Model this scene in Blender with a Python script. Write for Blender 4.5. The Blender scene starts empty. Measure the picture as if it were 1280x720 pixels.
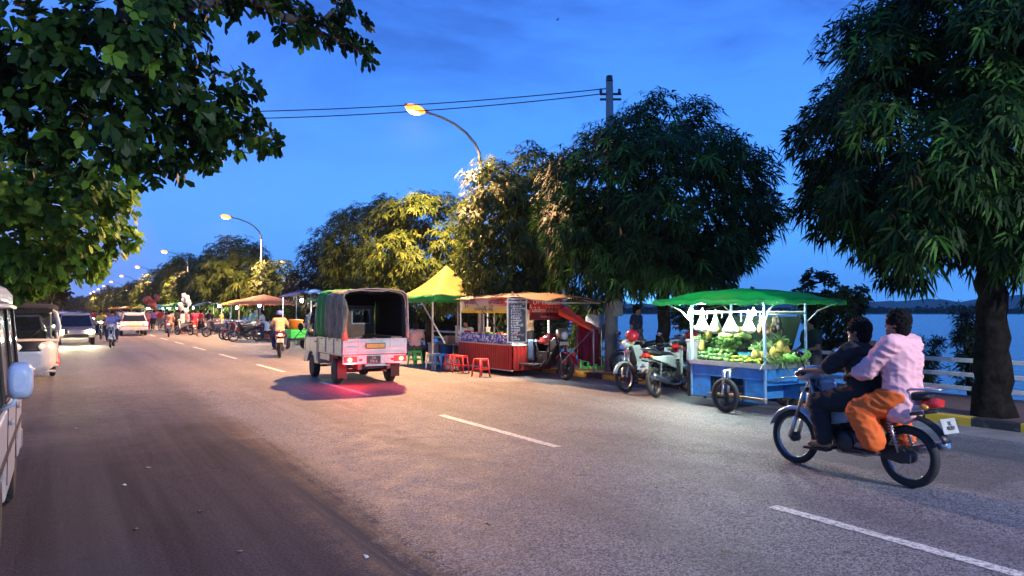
import bpy, math, random
import numpy as np
from mathutils import Vector, Matrix, noise as mnoise
R = math.radians
rng = random.Random(11)
S = bpy.context.scene
COL = S.collection
TMP = bpy.data.scenes.new('workbench')      # meshes are evaluated here, apart from the scene; removed at the end

# ------------------------------------------------------------------ view helpers (metres from the photograph)
CAMH, YAW, PITCH, FPX = 1.6, R(31.2), R(1.72), 931.0
_ca, _sa, _cp, _sp = math.cos(YAW), math.sin(YAW), math.cos(PITCH), math.sin(PITCH)


def pt(px, py, z):
    """world point seen at photo pixel px,py at forward distance z"""
    x = (px - 640) / FPX
    y = (360 - py) / FPX
    fw = _cp - y * _sp
    up = _sp + y * _cp
    xc, h = x * z / fw, CAMH + up * z / fw
    return Vector((xc * _ca + z * _sa, -xc * _sa + z * _ca, h))


def gr(px, py, h=0.0):
    """world point on the level h seen at photo pixel px,py"""
    y = (360 - py) / FPX
    fw = _cp - y * _sp
    up = _sp + y * _cp
    return pt(px, py, (h - CAMH) / up * fw)


# ------------------------------------------------------------------ materials
_mats = {}


def _new(name):
    m = bpy.data.materials.new(name)
    m.use_nodes = True
    nt = m.node_tree
    return m, nt, nt.nodes, nt.links, nt.nodes['Principled BSDF']


def M(name, rgb, rough=.5, metal=0., var=.18, ns=6., bump=0., bs=60., spec=.5, coat=0., dirt=0., trans=0.):
    if name in _mats:
        return _mats[name]
    m, nt, N, L, P = _new(name)
    tc = N.new('ShaderNodeTexCoord')
    no = N.new('ShaderNodeTexNoise')
    no.inputs['Scale'].default_value = ns
    no.inputs['Detail'].default_value = 6
    no.inputs['Roughness'].default_value = .65
    L.new(tc.outputs['Object'], no.inputs['Vector'])
    cr = N.new('ShaderNodeValToRGB')
    a = [max(0, c * (1 - var)) for c in rgb]
    b = [min(1, c * (1 + var)) for c in rgb]
    cr.color_ramp.elements[0].position = .3
    cr.color_ramp.elements[1].position = .7
    cr.color_ramp.elements[0].color = (*a, 1)
    cr.color_ramp.elements[1].color = (*b, 1)
    L.new(no.outputs['Fac'], cr.inputs['Fac'])
    col = cr.outputs['Color']
    if dirt:
        n2 = N.new('ShaderNodeTexNoise')
        n2.inputs['Scale'].default_value = ns * .6
        n2.inputs['Detail'].default_value = 8
        n2.inputs['Roughness'].default_value = .75
        L.new(tc.outputs['Object'], n2.inputs['Vector'])
        r2 = N.new('ShaderNodeValToRGB')
        r2.color_ramp.elements[0].position = .5
        r2.color_ramp.elements[1].position = .72
        r2.color_ramp.elements[0].color = (0, 0, 0, 1)
        r2.color_ramp.elements[1].color = (dirt, dirt, dirt, 1)
        L.new(n2.outputs['Fac'], r2.inputs['Fac'])
        mx = N.new('ShaderNodeMix')
        mx.data_type = 'RGBA'
        L.new(r2.outputs['Color'], mx.inputs[0])
        L.new(col, mx.inputs[6])
        mx.inputs[7].default_value = (.085, .06, .04, 1)
        col = mx.outputs[2]
    L.new(col, P.inputs['Base Color'])
    P.inputs['Roughness'].default_value = rough
    if metal == 0 and rough < .9:
        mr = N.new('ShaderNodeMapRange')
        mr.inputs[3].default_value = max(.02, rough - .1)
        mr.inputs[4].default_value = min(1, rough + .15)
        L.new(no.outputs['Fac'], mr.inputs[0])
        L.new(mr.outputs[0], P.inputs['Roughness'])
    P.inputs['Metallic'].default_value = metal
    P.inputs['Specular IOR Level'].default_value = spec
    P.inputs['Coat Weight'].default_value = coat
    P.inputs['Transmission Weight'].default_value = trans
    if bump:
        nb = N.new('ShaderNodeTexNoise')
        nb.inputs['Scale'].default_value = bs
        nb.inputs['Detail'].default_value = 4
        L.new(tc.outputs['Object'], nb.inputs['Vector'])
        bp = N.new('ShaderNodeBump')
        bp.inputs['Strength'].default_value = bump
        bp.inputs['Distance'].default_value = .02
        L.new(nb.outputs['Fac'], bp.inputs['Height'])
        L.new(bp.outputs['Normal'], P.inputs['Normal'])
    _mats[name] = m
    return m


def FRUIT(name, a, c, rough=.4):
    """fruit skin: the tone differs from one fruit to the next"""
    m, nt, N, L, P = _new(name)
    oi = N.new('ShaderNodeObjectInfo')
    cr = N.new('ShaderNodeValToRGB')
    cr.color_ramp.elements[0].color, cr.color_ramp.elements[1].color = (*a, 1), (*c, 1)
    L.new(oi.outputs['Random'], cr.inputs['Fac'])
    tc = N.new('ShaderNodeTexCoord')
    no = N.new('ShaderNodeTexNoise')
    no.inputs['Scale'].default_value = 30
    no.inputs['Detail'].default_value = 5
    L.new(tc.outputs['Object'], no.inputs['Vector'])
    mr = N.new('ShaderNodeMapRange')
    mr.inputs[3].default_value, mr.inputs[4].default_value = .5, 1.4
    L.new(no.outputs['Fac'], mr.inputs[0])
    mx = N.new('ShaderNodeMix')
    mx.data_type, mx.blend_type = 'RGBA', 'MULTIPLY'
    mx.inputs[0].default_value = 1
    L.new(cr.outputs['Color'], mx.inputs[6])
    L.new(mr.outputs[0], mx.inputs[7])
    L.new(mx.outputs[2], P.inputs['Base Color'])
    P.inputs['Roughness'].default_value = rough
    _mats[name] = m
    return m


def EM(name, rgb, s, base=(.8, .8, .8)):
    if name in _mats:
        return _mats[name]
    m, nt, N, L, P = _new(name)
    P.inputs['Base Color'].default_value = (*base, 1)
    P.inputs['Emission Color'].default_value = (*rgb, 1)
    P.inputs['Emission Strength'].default_value = s
    _mats[name] = m
    return m


def GLASS(name, tint=(.8, .85, .85), see=.7):
    if name in _mats:
        return _mats[name]
    m, nt, N, L, P = _new(name)
    tr = N.new('ShaderNodeBsdfTransparent')
    tr.inputs[0].default_value = (*tint, 1)
    P.inputs['Base Color'].default_value = (.02, .025, .03, 1)
    P.inputs['Roughness'].default_value = .04
    mx = N.new('ShaderNodeMixShader')
    fr = N.new('ShaderNodeFresnel')
    ma = N.new('ShaderNodeMath')
    ma.operation = 'ADD'
    ma.use_clamp = True
    ma.inputs[1].default_value = 1 - see
    L.new(fr.outputs[0], ma.inputs[0])
    L.new(ma.outputs[0], mx.inputs[0])
    L.new(tr.outputs[0], mx.inputs[1])
    L.new(P.outputs[0], mx.inputs[2])
    L.new(mx.outputs[0], N['Material Output'].inputs[0])
    _mats[name] = m
    return m


def CLOTH(name, rgb, rough=.85, var=.2, tl=.25, ns=9., bump=.25, dirt=0.):
    """thin cloth or plastic sheet: some light comes through"""
    if name in _mats:
        return _mats[name]
    m = M(name, rgb, rough, 0, var, ns, bump, 14., .3, 0, dirt)
    nt = m.node_tree
    N, L = nt.nodes, nt.links
    t = N.new('ShaderNodeBsdfTranslucent')
    t.inputs[0].default_value = (*[min(1, c * 1.2) for c in rgb], 1)
    mx = N.new('ShaderNodeMixShader')
    mx.inputs[0].default_value = tl
    L.new(N['Principled BSDF'].outputs[0], mx.inputs[1])
    L.new(t.outputs[0], mx.inputs[2])
    L.new(mx.outputs[0], N['Material Output'].inputs[0])
    return m


def LEAF(name, dark, mid, light, rough=.45, tl=.22):
    if name in _mats:
        return _mats[name]
    m, nt, N, L, P = _new(name)
    at = N.new('ShaderNodeAttribute')
    at.attribute_name = 'rnd'
    cr = N.new('ShaderNodeValToRGB')
    e = cr.color_ramp.elements
    e[0].position, e[0].color = 0, (*dark, 1)
    e[1].position, e[1].color = 1, (*light, 1)
    k = e.new(.62)
    k.color = (*mid, 1)
    L.new(at.outputs['Fac'], cr.inputs['Fac'])
    L.new(cr.outputs['Color'], P.inputs['Base Color'])
    P.inputs['Roughness'].default_value = rough
    P.inputs['Specular IOR Level'].default_value = .14
    t = N.new('ShaderNodeBsdfTranslucent')
    L.new(cr.outputs['Color'], t.inputs[0])
    mx = N.new('ShaderNodeMixShader')
    mx.inputs[0].default_value = tl
    L.new(P.outputs[0], mx.inputs[1])
    L.new(t.outputs[0], mx.inputs[2])
    L.new(mx.outputs[0], N['Material Output'].inputs[0])
    _mats[name] = m
    return m


# ------------------------------------------------------------------ mesh builder
class MB:
    def __init__(s, X=None):
        s.v, s.f, s.sm, s.mi = [], [], [], []
        s.X = X
        s.cur = 0

    def add(s, vs, fs, smooth=False):
        o = len(s.v)
        for p in vs:
            p = Vector(p)
            s.v.append(s.X @ p if s.X else p)
        for f in fs:
            s.f.append([i + o for i in f])
            s.sm.append(smooth)
            s.mi.append(s.cur)
        return s

    def box(s, c, d, rot=None, tp=(1, 1)):
        x, y, z = d[0] / 2, d[1] / 2, d[2] / 2
        vs = [Vector((sx * x * (tp[0] if sz > 0 else 1), sy * y * (tp[1] if sz > 0 else 1), sz * z)) for sz in (-1, 1) for sx, sy in ((-1, -1), (1, -1), (1, 1), (-1, 1))]
        if rot is not None:
            vs = [rot @ p for p in vs]
        c = Vector(c)
        return s.add([p + c for p in vs], [(3, 2, 1, 0), (4, 5, 6, 7), (0, 1, 5, 4), (1, 2, 6, 5), (2, 3, 7, 6), (3, 0, 4, 7)])

    def bx(s, x0, x1, y0, y1, z0, z1):
        return s.box(((x0 + x1) / 2, (y0 + y1) / 2, (z0 + z1) / 2), (x1 - x0, y1 - y0, z1 - z0))

    def rings(s, rs, cap=True, smooth=True, closed=False):
        n = len(rs[0])
        vs = [p for r in rs for p in r]
        fs = []
        m = len(rs)
        for i in range(m if closed else m - 1):
            a, b = i * n, ((i + 1) % m) * n
            for j in range(n):
                k = (j + 1) % n
                fs.append((a + j, a + k, b + k, b + j))
        o = len(s.v)
        s.add(vs, fs, smooth)
        if cap and not closed:
            s.f.append([o + j for j in range(n)][::-1])
            s.f.append([o + (m - 1) * n + j for j in range(n)])
            s.sm += [False, False]
            s.mi += [s.cur, s.cur]
        return s

    def tube(s, pts, r, seg=8, cap=True, closed=False, flat=1.0):
        P = [Vector(p) for p in pts]
        n = len(P)
        if not hasattr(r, '__len__'):
            r = [r] * n
        rs = []
        up = None
        for i in range(n):
            if closed:
                t = (P[(i + 1) % n] - P[i - 1]).normalized()
            else:
                t = (P[min(i + 1, n - 1)] - P[max(i - 1, 0)]).normalized()
            if up is None:
                a = Vector((0, 0, 1)) if abs(t.z) < .9 else Vector((0, 1, 0))
                up = (a - t * a.dot(t)).normalized()
            else:
                up = (up - t * up.dot(t)).normalized()
            sd = t.cross(up)
            rs.append([P[i] + (up * math.cos(2 * math.pi * k / seg) * flat + sd * math.sin(2 * math.pi * k / seg)) * r[i] for k in range(seg)])
        return s.rings(rs, cap, True, closed)

    def cyl(s, a, b, r, seg=14, r2=None):
        return s.tube([a, b], [r, r if r2 is None else r2], seg)

    def lathe(s, prof, c=(0, 0, 0), axis='z', seg=20, smooth=True, closed=False):
        c = Vector(c)
        rs = []
        for r, h in prof:
            ring = []
            for k in range(seg):
                a = 2 * math.pi * k / seg
                u, w = max(r, 1e-4) * math.cos(a), max(r, 1e-4) * math.sin(a)
                ring.append(c + (Vector((u, w, h)) if axis == 'z' else Vector((h, u, w)) if axis == 'x' else Vector((w, h, u))))
            rs.append(ring)
        return s.rings(rs, not closed, smooth, closed)

    def ell(s, c, r, seg=12, rg=8, rot=None):
        c = Vector(c)
        if not hasattr(r, '__len__'):
            r = (r, r, r)
        rs = []
        for i in range(rg + 1):
            a = math.pi * min(max(i, .04), rg - .04) / rg
            ring = []
            for k in range(seg):
                b = 2 * math.pi * k / seg
                p = Vector((r[0] * math.sin(a) * math.cos(b), r[1] * math.sin(a) * math.sin(b), -r[2] * math.cos(a)))
                ring.append(c + (rot @ p if rot is not None else p))
            rs.append(ring)
        return s.rings(rs)

    def cap(s, a, ra, b, rb, seg=12):
        """closed round cone from a to b"""
        a, b = Vector(a), Vector(b)
        t = b - a
        if t.length < 1e-5:
            return s.ell(a, ra, seg)
        t.normalize()
        u = (Vector((0, 0, 1)) if abs(t.z) < .9 else Vector((0, 1, 0)))
        u = (u - t * u.dot(t)).normalized()
        w = t.cross(u)
        rs = []
        for c, r, an in [(a, ra, x) for x in (-86, -60, -30, 0)] + [(b, rb, x) for x in (0, 30, 60, 86)]:
            q, h = r * math.cos(R(an)), r * math.sin(R(an))
            rs.append([c + t * h + (u * math.cos(2 * math.pi * k / seg) + w * math.sin(2 * math.pi * k / seg)) * q for k in range(seg)])
        return s.rings(rs)

    def torus(s, c, Rr, r, axis='x', seg=28, rs_=8, flat=1.0):
        c = Vector(c)
        rs = []
        for i in range(seg):
            a = 2 * math.pi * i / seg
            ring = []
            for k in range(rs_):
                b = 2 * math.pi * k / rs_
                q, h = Rr + r * math.cos(b), r * math.sin(b) * flat
                u, w = q * math.cos(a), q * math.sin(a)
                ring.append(c + (Vector((u, w, h)) if axis == 'z' else Vector((h, u, w)) if axis == 'x' else Vector((w, h, u))))
            rs.append(ring)
        return s.rings(rs, False, True, True)

    def prism(s, poly, a0, a1, axis='x', smooth=False):
        n = len(poly)
        mk = (lambda p, h: (h, p[0], p[1])) if axis == 'x' else (lambda p, h: (p[0], h, p[1])) if axis == 'y' else (lambda p, h: (p[0], p[1], h))
        vs = [mk(p, a0) for p in poly] + [mk(p, a1) for p in poly]
        o = len(s.v)
        s.add(vs, [(i, (i + 1) % n, n + (i + 1) % n, n + i) for i in range(n)], smooth)
        s.f.append([o + i for i in range(n)][::-1])
        s.f.append([o + n + i for i in range(n)])
        s.sm += [False, False]
        s.mi += [s.cur, s.cur]
        return s

    def loft(s, secs, seg=20, e=.5):
        """secs: (y, xc, zc, half width, half height) superelliptic rings along y"""
        rs = []
        for y, xc, zc, hw, hh in secs:
            ring = []
            for k in range(seg):
                a = 2 * math.pi * (k + .5) / seg
                ca, sa_ = math.cos(a), math.sin(a)
                ring.append(Vector((xc + hw * math.copysign(abs(ca) ** e, ca), y, zc + hh * math.copysign(abs(sa_) ** e, sa_))))
            rs.append(ring)
        return s.rings(rs)

    def sheet(s, fn, nu, nv, thick=.008, smooth=True):
        """double-sided slab over fn(u,v)->point, u,v in 0..1"""
        P = [[Vector(fn(i / nu, j / nv)) for j in range(nv + 1)] for i in range(nu + 1)]
        Q = []
        for i in range(nu + 1):
            row = []
            for j in range(nv + 1):
                du = P[min(i + 1, nu)][j] - P[max(i - 1, 0)][j]
                dv = P[i][min(j + 1, nv)] - P[i][max(j - 1, 0)]
                n = du.cross(dv)
                n = n.normalized() if n.length > 1e-9 else Vector((0, 0, 1))
                row.append(P[i][j] - n * thick)
            Q.append(row)
        W = nv + 1
        vs = [p for r in P for p in r] + [p for r in Q for p in r]
        o = (nu + 1) * W
        fs = []
        for i in range(nu):
            for j in range(nv):
                a, b, c, d = i * W + j, (i + 1) * W + j, (i + 1) * W + j + 1, i * W + j + 1
                fs += [(a, b, c, d), (o + d, o + c, o + b, o + a)]
        for i in range(nu):
            a, b = i * W, (i + 1) * W
            fs += [(a, a + o, b + o, b)]
            a, b = i * W + nv, (i + 1) * W + nv
            fs += [(b, b + o, a + o, a)]
        for j in range(nv):
            a, b = j, j + 1
            fs += [(b, b + o, a + o, a)]
            a, b = nu * W + j, nu * W + j + 1
            fs += [(a, a + o, b + o, b)]
        return s.add(vs, fs, smooth)

    def mesh(s, name, mats):
        me = bpy.data.meshes.new(name)
        me.from_pydata([tuple(p) for p in s.v], [], s.f)
        for m in (mats if isinstance(mats, (list, tuple)) else [mats]):
            me.materials.append(m)
        me.polygons.foreach_set('use_smooth', s.sm)
        me.polygons.foreach_set('material_index', s.mi)
        me.update()
        return me

    def build(s, name, mats, parent=None, bevel=0., loc=None, rz=None, fix=True):
        me = s.mesh(name, mats)
        if fix:
            import bmesh
            bm = bmesh.new()
            bm.from_mesh(me)
            bmesh.ops.recalc_face_normals(bm, faces=bm.faces)
            bm.to_mesh(me)
            bm.free()
        return link(name, me, parent, bevel, loc, rz)


def link(name, me, parent=None, bevel=0., loc=None, rz=None):
    o = bpy.data.objects.new(name, me)
    COL.objects.link(o)
    if parent is not None:
        o.parent = parent
    if loc is not None:
        o.location = loc
    if rz is not None:
        o.rotation_euler.z = rz
    if bevel:
        b = o.modifiers.new('edge', 'BEVEL')
        b.width = bevel
        b.segments = 2
        b.limit_method = 'ANGLE'
        b.angle_limit = R(35)
    return o


def tag(o, label=None, cat=None, group=None, kind=None):
    if label:
        o['label'] = label
    if cat:
        o['category'] = cat
    if group:
        o['group'] = group
    if kind:
        o['kind'] = kind
    return o


def thing(name, label, cat, loc=(0, 0, 0), rz=0., group=None):
    o = bpy.data.objects.new(name, None)
    COL.objects.link(o)
    o.empty_display_size = .2
    o.location = loc
    o.rotation_euler.z = rz
    return tag(o, label, cat, group)


def copy_tree(o, loc=None, rz=None, label=None, group=None, parent=None, repl=None, scale=None):
    c = o.copy()
    COL.objects.link(c)
    if parent is not None:
        c.parent = parent
    if loc is not None:
        c.location = loc
    if rz is not None:
        c.rotation_euler.z = rz
    if scale is not None:
        c.scale = (scale,) * 3 if not hasattr(scale, '__len__') else scale
    if label:
        c['label'] = label
    if group:
        c['group'] = group
    if repl and c.type == 'MESH':
        for sl in c.material_slots:
            if sl.material and sl.material.name in repl:
                nm = repl[sl.material.name]
                sl.link = 'OBJECT'
                sl.material = nm
    for ch in list(o.children):
        copy_tree(ch, parent=c, repl=repl)
    return c


def text(s_, size, mat, parent, loc, rot, name='lettering', extrude=.002, align='CENTER', space=1.0, bold=0.):
    cu = bpy.data.curves.new(name, 'FONT')
    cu.body = s_
    cu.size = size
    cu.extrude = extrude
    cu.offset = bold
    cu.align_x = align
    cu.align_y = 'CENTER'
    cu.space_line = space
    cu.resolution_u = 3
    t = bpy.data.objects.new(name, cu)
    TMP.collection.objects.link(t)
    TMP.view_layers[0].update()
    dg = TMP.view_layers[0].depsgraph
    me = bpy.data.meshes.new_from_object(t.evaluated_get(dg))
    TMP.collection.objects.unlink(t)
    bpy.data.objects.remove(t)
    me.materials.clear()
    me.materials.append(mat)
    o = link(name, me, parent)
    o.location = loc
    o.rotation_euler = rot
    return o


V_ = lambda *a: Vector(a)


def blob(prims, voxel, it=2, name='body', fold=0., ff=1.):
    """one continuous skin over closed round cones and ellipsoids"""
    b = MB()
    for p in prims:
        if len(p) == 4:
            b.cap(*p)
        else:
            b.ell(p[0], p[1], 14, 10, p[2] if len(p) > 2 else None)
    me = b.mesh(name, [])
    o = bpy.data.objects.new(name, me)
    TMP.collection.objects.link(o)
    r = o.modifiers.new('r', 'REMESH')
    r.mode = 'VOXEL'
    r.voxel_size = voxel
    r.use_smooth_shade = True
    if it:
        sm = o.modifiers.new('s', 'SMOOTH')
        sm.factor = .5
        sm.iterations = it
    TMP.view_layers[0].update()
    dg = TMP.view_layers[0].depsgraph
    out = bpy.data.meshes.new_from_object(o.evaluated_get(dg))
    TMP.collection.objects.unlink(o)
    bpy.data.objects.remove(o)
    out.name = name
    if fold:
        for vv, p, nn in [(a, a.co.copy(), a.normal.copy()) for a in out.vertices]:
            q = V_(p.x * 9 + p.z * 4, p.y * 9 - p.z * 5, p.z * 13)
            q = q * ff
            h = 1 - abs(mnoise.noise(q)) * 2.4 + .5 * mnoise.noise(q * 2.3)
            vv.co = p + nn * fold * max(-.2, h)
    out.polygons.foreach_set('use_smooth', [True] * len(out.polygons))
    return out


def lamp_light(name, kind, loc, power, rgb, parent=None, size=.1, spot=None, target=None, blend=.5):
    l = bpy.data.lights.new(name, kind)
    l.energy = power
    l.color = rgb
    if kind in ('POINT', 'SPOT'):
        l.shadow_soft_size = size
    if kind == 'SPOT':
        l.spot_size = spot
        l.spot_blend = blend
    o = bpy.data.objects.new(name, l)
    COL.objects.link(o)
    o.parent = parent
    o.location = loc
    if target is not None:
        o.rotation_euler = (Vector(target) - Vector(loc)).to_track_quat('-Z', 'Y').to_euler()
    return o
# ------------------------------------------------------------------ people
SKIN = M('skin', (.30, .15, .085), .5, var=.12, ns=8)
HAIR = M('black_hair', (.007, .006, .006), .75, var=.4, ns=60, bump=.8, bs=90, spec=.15)


def V(*a):
    return Vector(a)


def pose_stand(walk=0., h=1.65, arms='down'):
    k = h / 1.65
    J = dict(head=V(0, .02, 1.535), neck=V(0, 0, 1.38), chest=V(0, 0, 1.2), pelvis=V(0, 0, .92))
    for s, n in ((-1, 'L'), (1, 'R')):
        w = walk * s
        J['sh' + n] = V(.165 * s, 0, 1.345)
        J['el' + n] = V(.215 * s, -.03 - w * .5, 1.08)
        J['ha' + n] = V(.22 * s, .05 - w, .84)
        if arms == 'front':
            J['el' + n] = V(.21 * s, .04, 1.09)
            J['ha' + n] = V(.12 * s, .26, 1.03)
        J['hip' + n] = V(.09 * s, 0, .88)
        J['kn' + n] = V(.10 * s, .04 + w * .7, .475)
        J['an' + n] = V(.10 * s, -.02 + w * 1.1, .085 + max(0, -w) * .25)
        J['to' + n] = V(.115 * s, .13 + w * 1.1, .03 + max(0, -w) * .1)
    for q in J:
        J[q] = J[q] * k
    return J


def pose_ride(y=0., seat=.79, hands=((-.30, .33, .97), (.30, .33, .97)), feet=((-.17, .12, .27), (.17, .12, .27)), lean=.12, up=1.0, knee=.20):
    J = dict(pelvis=V(0, y, seat + .07), chest=V(0, y + lean * .6, seat + .07 + .29 * up), neck=V(0, y + lean, seat + .07 + .455 * up), head=V(0, y + lean + .03, seat + .07 + .60 * up))
    for s, n, i in ((-1, 'L', 0), (1, 'R', 1)):
        J['sh' + n] = V(.16 * s, y + lean * .95, seat + .07 + .42 * up)
        J['ha' + n] = V(*hands[i])
        m = (J['sh' + n] + J['ha' + n]) / 2
        J['el' + n] = m + V(.07 * s, -.03, -.09)
        J['hip' + n] = V(.09 * s, y, seat + .04)
        J['an' + n] = V(*feet[i]) + V(0, 0, .06)
        J['to' + n] = V(*feet[i]) + V(.01 * s, .15, .02)
        m = (J['hip' + n] + J['an' + n]) / 2
        J['kn' + n] = V(knee * s, m.y + .24, seat - .05)
    return J


def pose_sit(seat=.43):
    J = pose_ride(0, seat + .02, ((-.14, .32, seat + .30), (.14, .32, seat + .30)), ((-.13, .38, .03), (.13, .38, .03)), .05, 1, .13)
    for n, s in (('L', -1), ('R', 1)):
        J['kn' + n] = V(.13 * s, .40, seat + .03)
    return J


def skin_prims(J, fine, fd=(0, 1, 0), bare_legs=True):
    fd = Vector(fd).normalized()
    sd = fd.cross(V(0, 0, 1)).normalized()
    hd = J['head']
    rot = Matrix((sd, fd, V(0, 0, 1))).transposed()
    p = [(hd, (.076, .094, .112), rot), (hd + fd * .03 + V(0, 0, -.055), (.056, .062, .06), rot), (J['neck'] + V(0, 0, -.04), .055, hd + V(0, 0, -.04), .048)]
    if fine:
        p += [(hd + fd * .084 + V(0, 0, .012), .012, hd + fd * .096 + V(0, 0, -.022), .014),
              (hd + fd * .082 + V(0, 0, -.062), (.026, .02, .012), rot), (hd + fd * .08 + V(0, 0, -.1), (.024, .02, .018), rot)]
        for s in (-1, 1):
            p.append((hd + sd * .079 * s + V(0, 0, -.005), (.012, .022, .032), rot))
            p.append((hd + sd * .034 * s + fd * .078 + V(0, 0, .036), (.024, .014, .009), rot))
    ch, pe = J['chest'], J['pelvis']
    p += [(pe, .12, (pe + ch) / 2, .105), ((pe + ch) / 2, .105, ch + V(0, 0, .04), .125), (J['shL'], .058, J['shR'], .058), (ch, .12, J['neck'] + V(0, 0, -.03), .06)]
    for n, s in (('L', -1), ('R', 1)):
        sh, el, ha = J['sh' + n], J['el' + n], J['ha' + n]
        d = (ha - el).normalized()
        p += [(sh, .052, el, .038), (el, .038, ha - d * .06, .026)]
        if fine:
            ax = V(s, 0, 0)
            ax = (ax - d * ax.dot(d)).normalized()
            nn = d.cross(ax).normalized()
            if nn.z > 0:
                nn = -nn
            palm0, palm1 = ha - d * .06, ha + d * .005
            for q in (-1, 0, 1):
                p.append((palm0 + ax * .012 * q, .016, palm1 + ax * .024 * q, .0145))
            for q, ln in ((-1.5, .055), (-.5, .066), (.5, .07), (1.5, .06)):
                b0 = palm1 + ax * .0185 * q
                b1 = b0 + d * ln * .55 + nn * .012
                b2 = b1 + d * ln * .15 + nn * ln * .55
                p += [(b0, .0092, b1, .0085), (b1, .0085, b2, .0075)]
            t0 = palm0 - ax * .018 * s + d * .02
            t1 = t0 - ax * .03 * s + d * .03
            p += [(t0, .012, t1, .0105), (t1, .0105, t1 + d * .025 + nn * .015, .009)]
        else:
            p += [(ha - d * .06, .028, ha + d * .06, .026)]
        hp, kn, an, to = J['hip' + n], J['kn' + n], J['an' + n], J['to' + n]
        p += [(hp, .085, kn, .055), (kn, .055, an, .038), (an + V(0, -.03, -.03), .035, to, .032)]
        if fine:
            for q in range(5):
                t = to + V((q - 2) * .015, .0, 0)
                p.append((t, .012, t + V(0, .035 - abs(q - 2 + s * .8) * .006, -.006), .010))
    return p


def shirt_prims(J, sleeve=.55, hem=.0, ex=.018):
    ch, pe = J['chest'], J['pelvis']
    d = (ch - pe).normalized()
    wide = V(.045, 0, 0)
    p = []
    for w in (-wide, wide):
        p += [(pe + w + d * (.05 - hem), .118 + ex, (pe + ch) / 2 + w, .104 + ex), ((pe + ch) / 2 + w, .104 + ex, ch + w + V(0, 0, .03), .118 + ex)]
    p += [(J['shL'] + V(0, 0, -.005), .06 + ex, J['shR'] + V(0, 0, -.005), .06 + ex), (ch + V(0, 0, .02), .12 + ex, J['neck'] + V(0, 0, -.045), .062 + ex * .6)]
    for n in 'LR':
        sh, el, ha = J['sh' + n], J['el' + n], J['ha' + n]
        if sleeve <= 1:
            p.append((sh, .058 + ex, sh.lerp(el, sleeve), .054 + ex))
        else:
            p += [(sh, .058 + ex, el, .045 + ex), (el, .045 + ex, el.lerp(ha, sleeve - 1), .036 + ex)]
    return p


def leg_prims(J, to=1.9, ex=.022, loose=0.):
    pe = J['pelvis']
    p = [(pe + V(-.045, 0, .02), .115 + ex * .5, pe + V(.045, 0, .02), .115 + ex * .5)]
    for n in 'LR':
        hp, kn, an = J['hip' + n], J['kn' + n], J['an' + n]
        p.append((hp, .095 + ex, hp.lerp(kn, min(1, to)), .062 + ex + loose))
        if to > 1:
            p.append((kn, .062 + ex + loose, kn.lerp(an, to - 1), .048 + ex + loose))
    return p


def skirt_prims(J, to=1.85):
    p = leg_prims(J, to, .03, .01)
    for t in (.3, .6, .85, 1.0):
        a, b = J['hipL'].lerp(J['knL'], t), J['hipR'].lerp(J['knR'], t)
        p.append((a, .09, b, .09))
    for t in (.25, .5, .75, .9):
        if t < to - 1:
            a, b = J['knL'].lerp(J['anL'], t), J['knR'].lerp(J['anR'], t)
            p.append((a, .075, b, .075))
    return p


def hair_prims(J, style='short', fd=(0, 1, 0)):
    fd = Vector(fd).normalized()
    sd = fd.cross(V(0, 0, 1)).normalized()
    rot = Matrix((sd, fd, V(0, 0, 1))).transposed()
    hd = J['head']
    p = [(hd - fd * .016 + V(0, 0, .032), (.096, .108, .106), rot), (hd - fd * .045 + V(0, 0, -.03), (.082, .068, .085), rot)]
    if style == 'bun':
        p.append((hd - fd * .12 + V(0, 0, .03), .05, hd - fd * .13 + V(0, 0, .03), .045))
    if style == 'long':
        p += [(hd - fd * .06 + V(0, 0, .0), .072, hd - fd * .085 + V(0, 0, -.16), .06), (hd - fd * .085 + V(0, 0, -.16), .06, hd - fd * .09 + V(0, 0, -.32), .03)]
    if style == 'pony':
        p += [(hd - fd * .09 + V(0, 0, .04), .03, hd - fd * .13 + V(0, 0, -.08), .032), (hd - fd * .13 + V(0, 0, -.08), .032, hd - fd * .12 + V(0, 0, -.2), .014)]
    return p


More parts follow.
